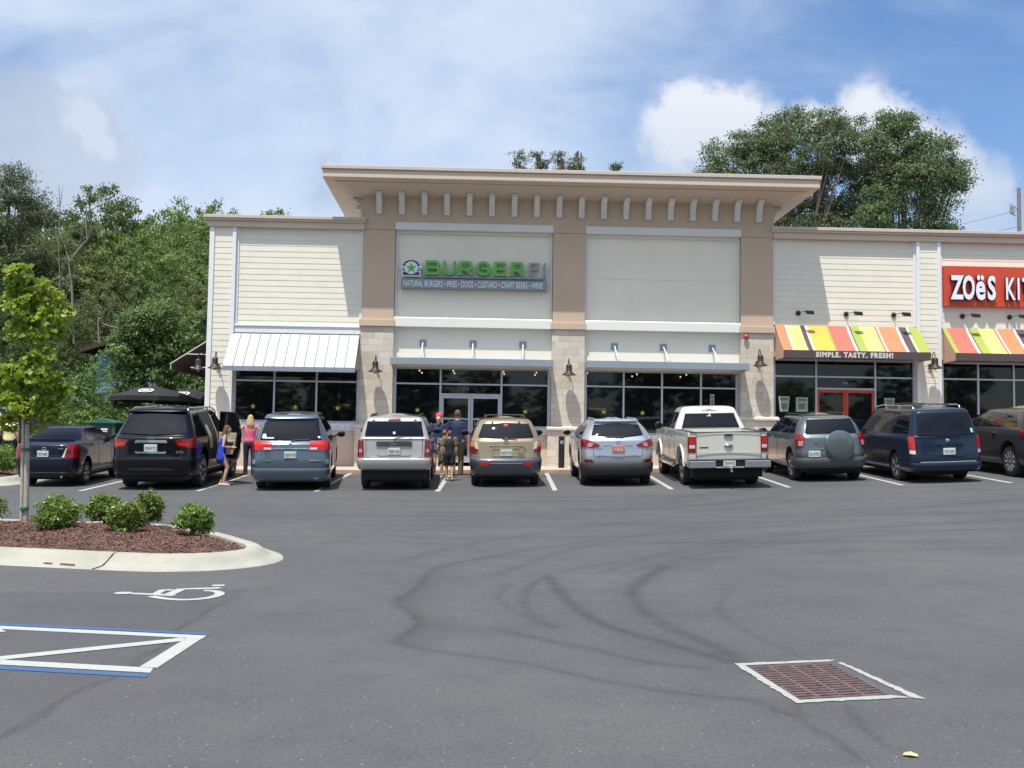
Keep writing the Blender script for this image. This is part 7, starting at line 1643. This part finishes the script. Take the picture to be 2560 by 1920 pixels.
# umbrellas
CAN = mat('umbrella_black', (.010, .010, .013), .8); UWH = mat('umbrella_emblem', (.66, .68, .68), .6)
def umbrella(x, y, rim, peak, R, label, first=[None]):
    g = gz(x, y)
    t = thing('patio_umbrella', label, 'umbrella', (x, y, g), group='black patio umbrellas')
    N = 8; mb = MB(); o = 0; rings = []
    for (f, z_) in ((0.03, peak-g), (.35, peak-g-.10), (.7, peak-g-.22), (1, rim-g)):
        rings.append([(R*f*math.cos(2*math.pi*(k+.5)/N)*1.0, R*f*math.sin(2*math.pi*(k+.5)/N), z_-(.0 if f < 1 else 0)) for k in range(N)])
    rings.append([(p[0]*1.0, p[1]*1.0, p[2]-.14) for p in rings[-1]])
    vs = sum(rings, []); fs = [(i*N+k, i*N+(k+1) % N, (i+1)*N+(k+1) % N, (i+1)*N+k) for i in range(4) for k in range(N)]+[tuple(range(N))]
    mb.add(vs, fs); cn = mb.build('canopy', CAN, t, fixn=False)
    sol = cn.modifiers.new('thickness', 'SOLIDIFY'); sol.thickness = .006
    mb = MB(); mb.tube([(0, 0, 0), (0, 0, peak-g+.08)], .025, 10); mb.build('pole', mat('pole_grey', (.35, .35, .36), .35, .6), t, smooth=60)
    mb = MB(); mb.lathe([(.28, 0), (.28, .06), (.05, .1)], (0, 0, 0), 'z', 20); mb.build('base', TRIM, t)
    for k in range(N): mb = MB(); a = rings[0][k]; b = rings[3][k]; mb.tube([(a[0], a[1], a[2]-.03), (b[0]*.98, b[1]*.98, b[2]-.01)], .008, 5); mb.build('rib', TRIM, t)
    # emblem on the panel facing the lot
    for k in range(N):
        a = Vector(rings[1][k]); b = Vector(rings[1][(k+1) % N]); c = Vector(rings[3][(k+1) % N]); d = Vector(rings[3][k]); m_ = (a+b+c+d)/4
        if m_.y > 0 or abs(m_.x) > .1: continue
        nn = (b-a).cross(d-a).normalized(); nn = nn if nn.z > 0 else -nn; ux = (b-a).normalized(); uy = nn.cross(ux); uy = uy if uy.z > 0 else -uy
        q = a.lerp(b, .5).lerp(c.lerp(d, .5), .5); q = m_+nn*.05
        def disc(mb, rx, ry, off, sq=2.6):
            pts = []
            for j in range(24):
                a_ = 2*math.pi*j/24; cx = abs(math.cos(a_))**(2/sq)*math.copysign(1, math.cos(a_)); cy = abs(math.sin(a_))**(2/sq)*math.copysign(1, math.sin(a_)); pts.append(tuple(q+nn*off+ux*cx*rx+uy*cy*ry))
            mb.poly(pts, tuple(nn*.004))
        mb = MB(); disc(mb, .23, .20, .0); e = mb.build('emblem', UWH, t); mb = MB(); disc(mb, .16, .16, .006, 2); mb.build('emblem_ring', CAN, e); mb = MB(); disc(mb, .11, .11, .012, 2); mb.build('emblem_disc', UWH, e)
        mb = MB(); pts = [tuple(q+nn*.018+ux*(.10 if j % 2 == 0 else .042)*math.sin(math.pi*j/5)+uy*(.10 if j % 2 == 0 else .042)*math.cos(math.pi*j/5)) for j in range(10)]; mb.poly(pts, tuple(nn*.004)); mb.build('emblem_star', LIME, e)
    return t
umbrella(-10.22, 34.6, 3.10, 3.46, 1.32, 'black patio umbrella with white and green emblem above the black SUV')
umbrella(-9.95, 37.8, 3.16, 3.55, 1.35, 'black patio umbrella partly hidden by the shop corner')
# utility pole and wires
uv_ = ray(2547, 470); uy_ = 70; ux_ = uv_.x*70/uv_.y
up = thing('utility_pole', 'wooden utility pole at the right edge above the roof', 'utility pole', (ux_, uy_, gz(20, 36)))
uz = EYE+uv_.z*70/uv_.y-gz(20, 36)
mb = MB(); mb.tube([(0, 0, 0), (0, 0, uz)], [.18, .12], 10); mb.build('pole', mat('pole_wood', (.22, .18, .15), .9, var=.2), up, smooth=60)
mb = MB(); mb.tube([(0, 0, uz-1.5), (-.6, 0, uz-1.1), (-.62, 0, uz-1.7), (-.2, 0, uz-1.9)], .03, 6); mb.lathe([(.12, -.25), (.12, .25)], (-.45, 0, uz-1.5), 'z', 10); mb.build('transformer', mat('grey_can', (.25, .25, .25), .6), up)
for i, (z0, z1, lb) in enumerate(((uz+.6, uz-.9, 'topmost power wire sagging left of the utility pole'), (uz-.5, uz-1.6, 'middle power wire sagging left of the utility pole'), (uz-.9, uz-2.1, 'lowest power wire sagging left of the utility pole'))):
    mb = MB(); mb.tube([(ux_-f*30, uy_+f*25, z0+(z1+1.4*0-z0)*f*2.2-.7*math.sin(math.pi*min(f, 1))) for f in np.linspace(0, 1, 14)], .011, 5); tag(mb.build('power_wire', TRIM), lb, 'wire', 'power wires at the right')
mb = MB()
# ================================================================== PEOPLE
def skinmat(name, c): return mat(name, c, .55, var=.06, vscale=10)
SK1 = skinmat('skin_fair', (.56, .34, .24)); SK2 = skinmat('skin_tanned', (.42, .23, .15))
def rem(mb, name, m, parent, vox=.012, it=4):
    me = bpy.data.meshes.new(name); me.from_pydata([tuple(p) for p in mb.v], [], mb.f)
    bm = bmesh.new(); bm.from_mesh(me); bmesh.ops.recalc_face_normals(bm, faces=bm.faces); bm.to_mesh(me); bm.free()
    o = bpy.data.objects.new(name, me); COL.objects.link(o)
    r = o.modifiers.new('r', 'REMESH'); r.mode = 'VOXEL'; r.voxel_size = vox; r.use_smooth_shade = True
    s = o.modifiers.new('s', 'SMOOTH'); s.iterations = it; s.factor = .5
    baked(o); o.data.materials.clear(); o.data.materials.append(m); o.parent = parent; o.data.polygons.foreach_set('use_smooth', [True]*len(o.data.polygons)); return o
def etube(mb, pts, rs, n=14):
    """limb of elliptical section: rs = (side, depth) radii; section kept level-ish"""
    o = len(mb.v); pts = [Vector(p) for p in pts]
    for i, p in enumerate(pts):
        d = (pts[min(i+1, len(pts)-1)]-pts[max(i-1, 0)]).normalized(); a = Vector((1, 0, 0)); a = a-d*a.dot(d)
        if a.length < .2: a = Vector((0, 1, 0))-d*d.y
        a.normalize(); b = d.cross(a); r = rs[i] if isinstance(rs[i], tuple) else (rs[i], rs[i])
        for k in range(n): t = 2*math.pi*k/n; mb.v.append(tuple(p+a*math.cos(t)*r[0]+b*math.sin(t)*r[1]))
    for i in range(len(pts)-1):
        for k in range(n): k2 = (k+1) % n; mb.f.append((o+i*n+k, o+i*n+k2, o+(i+1)*n+k2, o+(i+1)*n+k))
    mb.f.append(tuple(o+k for k in range(n))[::-1]); e = o+(len(pts)-1)*n; mb.f.append(tuple(e+k for k in range(n)))
    for p, r in ((pts[0], rs[0]), (pts[-1], rs[-1])):
        r = r if isinstance(r, tuple) else (r, r); mb.ell(tuple(p), (r[0]*.98, r[1]*.98, min(r)*.9), 12, 8)
def person(label, x, y, H, rz, skin, hair, hairc, top, topc, bottom, botc, pose=None, shoes=(.03, .03, .03), slim=1.0, z=0, cap=None, sleeve=None, grp=None, cat='person'):
    """local frame: faces +y, x to the right hand; top: 'tee'/'tank'/'dress'; bottom: 'long'/'short'/None"""
    P_ = dict(hipL=(-.055, 0, .52), hipR=(.055, 0, .52), kneeL=(-.06, .01, .285), kneeR=(.06, .01, .285), ankL=(-.06, 0, .045), ankR=(.06, 0, .045),
              shL=(-.105, 0, .815), shR=(.105, 0, .815), elL=(-.135, -.01, .635), elR=(.135, -.01, .635), wrL=(-.14, .03, .49), wrR=(.14, .03, .49), pel=(0, 0, .53), chest=(0, .0, .73), neck=(0, -.003, .845), head=(0, .01, .925))
    if pose: P_.update(pose)
    g = lambda k: Vector(P_[k])*H
    t = thing('person', label, cat, (x, y, gz(x, y)+z), rad(rz), grp); mb = MB(); s = slim
    pel, ch, nk, hd = g('pel'), g('chest'), g('neck'), g('head'); wst = pel.lerp(ch, .45)
    etube(mb, [pel-Vector((0, 0, .03*H)), pel+Vector((0, 0, .02*H)), wst, ch, ch.lerp(nk, .55), nk-Vector((0, 0, .012*H))], [(.082*H*s, .06*H*s), (.092*H*s, .064*H*s), (.074*H*s, .052*H*s), (.090*H*s, .060*H*s), (.080*H*s, .045*H*s), (.040*H*s, .036*H)])
    etube(mb, [nk-Vector((0, 0, .03*H)), hd-Vector((0, 0, .03*H))], [.032*H, .030*H])
    mb.ell(tuple(hd), (.043*H, .054*H, .066*H), 18, 12); mb.ell(tuple(hd+Vector((0, .022, -.032))*H), (.030*H, .034*H, .032*H), 12, 8)
    mb.ell(tuple(hd+Vector((0, .056, -.006))*H), (.007*H, .012*H, .014*H), 8, 6)
    for sd in (-1, 1): mb.ell(tuple(hd+Vector((sd*.044, -.002, -.008))*H), (.006*H, .010*H, .018*H), 8, 6)
    for q in 'LR':
        sh, el, wr = g('sh'+q), g('el'+q), g('wr'+q); hip, kn, an = g('hip'+q), g('knee'+q), g('ank'+q); d = (wr-el).normalized()
        etube(mb, [ch.lerp(sh, .6)+Vector((0, 0, .01*H)), sh, sh.lerp(el, .45), el, el.lerp(wr, .35), wr], [.034*H*s, .033*H*s, .028*H*s, .023*H*s, .024*H*s, .015*H*s])
        etube(mb, [hip+Vector((0, 0, .01*H)), hip.lerp(kn, .4), kn, kn.lerp(an, .3), kn.lerp(an, .75), an], [(.050*H*s, .055*H*s), .047*H*s, .033*H*s, .034*H*s, .024*H*s, .020*H*s])
        etube(mb, [an+Vector((0, -.012*H, -.022*H)), an+Vector((0, .03*H, -.03*H)), an+Vector((0, .085*H, -.034*H))], [(.022*H, .020*H), (.024*H, .016*H), (.020*H, .010*H)])
        # hand: palm, four fingers of unequal length and a thumb, gently curled
        sx = -1 if q == 'L' else 1; side = d.cross(Vector((0, 1, 0))); side = side.normalized() if side.length > .1 else Vector((1, 0, 0)); fw = side.cross(d).normalized()
        pc = wr+d*.028*H; etube(mb, [wr, pc, wr+d*.052*H], [(.011*H, .015*H), (.010*H, .023*H), (.008*H, .022*H)])
        for k, (of, ln) in enumerate(((-.016, .036), (-.005, .042), (.006, .039), (.016, .030))):
            a = wr+d*.050*H+fw*of*H; b = a+d*ln*.55*H-side*sx*.004*H; c_ = b+d*ln*.4*H-side*sx*.014*H; mb.tube([a, b, c_], [.0052*H, .0048*H, .004*H], 6)
        a = wr+d*.016*H+fw*.017*H; mb.tube([a, a+d*.018*H+fw*.014*H, a+d*.036*H+fw*.016*H-side*sx*.006*H], [.0065*H, .006*H, .0045*H], 6)
    rem(mb, 'body', skin, t, .010 if H > 1.4 else .009, 3)
    for sd in (-1, 1):
        mb = MB(); mb.ell(tuple(hd+Vector((sd*.017, .051, .006))*H), (.006*H, .004*H, .0035*H), 8, 6); mb.build('eye', mat('eye_dark', (.05, .03, .02), .3), t)
    mb = MB(); mb.ell(tuple(hd+Vector((0, .055, -.032))*H), (.013*H, .004*H, .0035*H), 8, 5); mb.build('mouth', mat('lip', (.42, .14, .12), .5), t)
    # top
    TM = mat('cloth_%d_%d_%d' % tuple(int(c*255) for c in topc), topc, .85, var=.08, vscale=12, bump=.3, bscale=30); mb = MB(); e = .010*H
    lo = pel+Vector((0, 0, -.01*H)) if top != 'tank' else pel+Vector((0, 0, .03*H))
    R0 = [(.094*H*s+e, .066*H*s+e), (.082*H*s+e, .058*H*s+e), (.092*H*s+e, .062*H*s+e), (.084*H*s+e, .050*H*s+e), (.050*H, .040*H)]
    if top == 'dress': etube(mb, [pel-Vector((0, 0, .11*H)), pel-Vector((0, 0, .03*H)), wst, ch, ch.lerp(nk, .35)], [(.118*H*s, .095*H*s), (.108*H*s, .082*H*s), (.080*H*s+e, .058*H*s+e), (.090*H*s+e, .062*H*s+e), (.080*H*s, .05*H*s)])
    else: etube(mb, [lo, wst, ch, ch.lerp(nk, .55), nk-Vector((0, 0, .022*H))], R0)
    if top == 'tee':
        for q in 'LR':
            sh, el = g('sh'+q), g('el'+q); etube(mb, [ch.lerp(sh, .6)+Vector((0, 0, .008*H)), sh, sh.lerp(el, .55)], [.044*H*s, .044*H*s, .039*H*s])
    tp = rem(mb, 'shirt' if top != 'dress' else 'romper', TM, t, .012, 4)
    if sleeve:
        mb = MB()
        for q in 'LR':
            mb = MB(); sh, el = g('sh'+q), g('el'+q); etube(mb, [sh+Vector((0, 0, .012*H)), sh.lerp(el, .6)], [.048*H*s, .043*H*s])
            rem(mb, 'sleeve', mat('sleeve_olive', sleeve, .85, var=.3, vscale=20), tp, .012, 3)
    if bottom:
        BM_ = mat('trouser_%d_%d_%d' % tuple(int(c*255) for c in botc), botc, .85, var=.1, vscale=12, bump=.3, bscale=30); mb = MB(); f = 1.0 if bottom == 'long' else (.72 if bottom == 'short' else .45)
        etube(mb, [pel+Vector((0, 0, .045*H)), pel, pel-Vector((0, 0, .035*H))], [(.088*H*s, .062*H*s), (.100*H*s, .072*H*s), (.095*H*s, .070*H*s)])
        for q in 'LR':
            hip, kn, an = g('hip'+q), g('knee'+q), g('ank'+q)
            if bottom == 'long': etube(mb, [hip, hip.lerp(kn, .5), kn, kn.lerp(an, .5), an+Vector((0, 0, -.01*H))], [(.058*H*s, .062*H*s), .053*H*s, .043*H*s, .040*H*s, .038*H*s])
            else: etube(mb, [hip, hip.lerp(kn, f*.6), hip.lerp(kn, f)], [(.060*H*s, .064*H*s), .060*H*s, .060*H*s])
        rem(mb, 'trousers' if bottom == 'long' else 'shorts', BM_, t, .012, 4)
    for q in 'LR':
        an = g('ank'+q); mb = MB(); etube(mb, [an+Vector((0, -.016*H, -.030*H)), an+Vector((0, .03*H, -.034*H)), an+Vector((0, .088*H, -.036*H))], [(.030*H, .027*H), (.031*H, .024*H), (.027*H, .018*H)])
        rem(mb, 'shoe', mat('shoe_%d_%d' % (int(shoes[0]*255), int(shoes[2]*255)), shoes, .6), t, .010, 3)
    HM = mat('hair_%d_%d' % (int(hairc[0]*255), int(hairc[2]*255)), hairc, .6, var=.35, vscale=30, bump=.8, bscale=70); mb = MB()
    mb.ell(tuple(hd+Vector((0, -.010, .014))*H), (.050*H, .056*H, .062*H), 18, 12)
    if hair == 'long':
        rr = random.Random(7)
        mb.ell(tuple(hd+Vector((0, -.038, -.02))*H), (.046*H, .034*H, .062*H), 14, 10)
        for k in range(15):
            a = -1.15+k*.164; bx_ = math.sin(a)*.043*H; by_ = -math.cos(a)*.040*H-.012*H; L2 = (.17+.05*rr.random())*H
            p0 = hd+Vector((bx_, by_, .0)); mb.tube([p0, p0+Vector((bx_*.25, -.016*H, -L2*.5)), p0+Vector((bx_*.15+rr.uniform(-.01, .01), -.008*H+rr.uniform(-.01, .01), -L2))], [.020*H, .022*H, .008*H], 7)
    elif hair == 'tail':
        mb.tube([hd+Vector((0, -.05, .0))*H, hd+Vector((-.01, -.085, -.03))*H, hd+Vector((0, -.075, -.12))*H], [.022*H, .034*H, .012*H], 10); mb.ell(tuple(hd+Vector((0, -.045, -.03))*H), (.042*H, .03*H, .04*H), 12, 8)
    # keep the face clear: hair sits back of a plane through the ears
    ho = rem(mb, 'hair', HM, t, .009, 2)
    bm = bmesh.new(); bm.from_mesh(ho.data)
    for v in bm.verts:
        if v.co.z < (hd.z+.028*H) and v.co.y > hd.y+.012*H: v.co.y = hd.y+.012*H-(.0 if abs(v.co.x-hd.x) > .03*H else .02*H)
    bm.to_mesh(ho.data); bm.free()
    if cap:
        mb = MB(); mb.ell(tuple(hd+Vector((0, -.006, .018))*H), (.059*H, .066*H, .060*H), 18, 12); co = mb.build('cap', mat('cap_pink', cap, .7), t, smooth=60)
        bm = bmesh.new(); bm.from_mesh(co.data); bmesh.ops.bisect_plane(bm, geom=bm.verts[:]+bm.edges[:]+bm.faces[:], plane_co=tuple(hd+Vector((0, 0, .004*H))), plane_no=(0, 0, -1), clear_outer=True); bm.to_mesh(co.data); bm.free()
        mb = MB(); mb.ell(tuple(hd+Vector((0, .062, .022))*H), (.040*H, .040*H, .006*H), 14, 6); mb.build('cap_peak', mat('cap_pink', cap, .7), co, smooth=60)
    return t
# girl in the blue romper by the open door: bent forward to the right, hands together
person('girl with long brown hair in a short blue romper standing by the open car door', -6.06, 26.35, 1.50, -72, SK1, 'long', (.10, .048, .02), 'dress', (.012, .05, .42), None, None,
       dict(pel=(0, -.04, .53), chest=(0, -.015, .72), neck=(0, .015, .83), head=(0, .045, .90), shL=(-.10, .0, .80), shR=(.10, .0, .80), elL=(-.13, -.03, .625), elR=(.13, -.03, .62), wrL=(-.05, .10, .62), wrR=(.04, .12, .61),
            hipL=(-.05, -.04, .51), hipR=(.05, -.04, .51), kneeL=(-.055, .075, .29), kneeR=(.055, .05, .285), ankL=(-.055, -.035, .045), ankR=(.055, .0, .045)), (.55, .42, .36), .92)
person('woman in a pink tank top and dark jeans beside the blue grey minivan', -6.12, 29.6, 1.64, 4, SK1, 'long', (.46, .32, .14), 'tank', (.75, .13, .22), 'long', (.018, .024, .05),
       dict(elL=(-.21, -.01, .66), wrL=(-.13, .02, .545), elR=(.20, .0, .66), wrR=(.12, .02, .55)), (.05, .04, .04), .93)
person('man in a navy tee shirt and khaki trousers walking to the glass doors', -.50, 29.6, 1.80, 0, SK2, 'short', (.10, .055, .03), 'tee', (.012, .022, .062), 'long', (.24, .18, .11),
       dict(ankL=(-.06, -.05, .06), kneeL=(-.06, .0, .285), ankR=(.06, .09, .045), kneeR=(.06, .055, .29)), (.04, .03, .025), 1.08)
person('woman in a pink cap with blonde ponytail, navy top and denim shorts', -1.0, 29.5, 1.72, -3, SK1, 'tail', (.46, .34, .17), 'tee', (.016, .028, .075), 'hot', (.16, .24, .36), None, (.45, .4, .36), .98, cap=(.62, .045, .07))
person('boy in a black sports tee shirt with olive shoulders and black shorts', -.66, 27.8, 1.30, 3, SK1, 'short', (.13, .06, .03), 'tee', (.012, .014, .022), 'short', (.012, .015, .025),
       dict(ankL=(-.055, .05, .045), ankR=(.055, -.05, .05), kneeL=(-.055, .04, .285), kneeR=(.055, .0, .285)), (.05, .06, .03), .98, sleeve=(.12, .12, .04))
person('small child in a tan shirt mostly hidden in front of the boy', -.82, 28.7, 1.28, 0, SK1, 'short', (.20, .07, .03), 'tee', (.22, .17, .11), 'short', (.10, .09, .05), None, (.4, .38, .33), .95)
person('woman in a pale yellow top beside the black SUV at the left', -13.28, 31.3, 1.58, 12, SK1, 'short', (.22, .10, .05), 'tee', (.68, .60, .28), 'long', (.014, .018, .03),
       dict(elL=(-.19, .02, .65), wrL=(-.13, .10, .60)), (.05, .05, .05), 1.16)
mb = MB(); mb.tube([(-13.38, 31.165, gz(-13.9, 31.3)+1.34), (-13.36, 31.15, gz(-13.9, 31.3)+1.2), (-13.48, 31.15, gz(-13.9, 31.3)+.98), (-13.50, 31.25, gz(-13.9, 31.3)+.9)], .008, 5)
tag(mb.build('bag_strap', TRIM), 'thin dark strap hanging across the yellow top', 'bag strap')
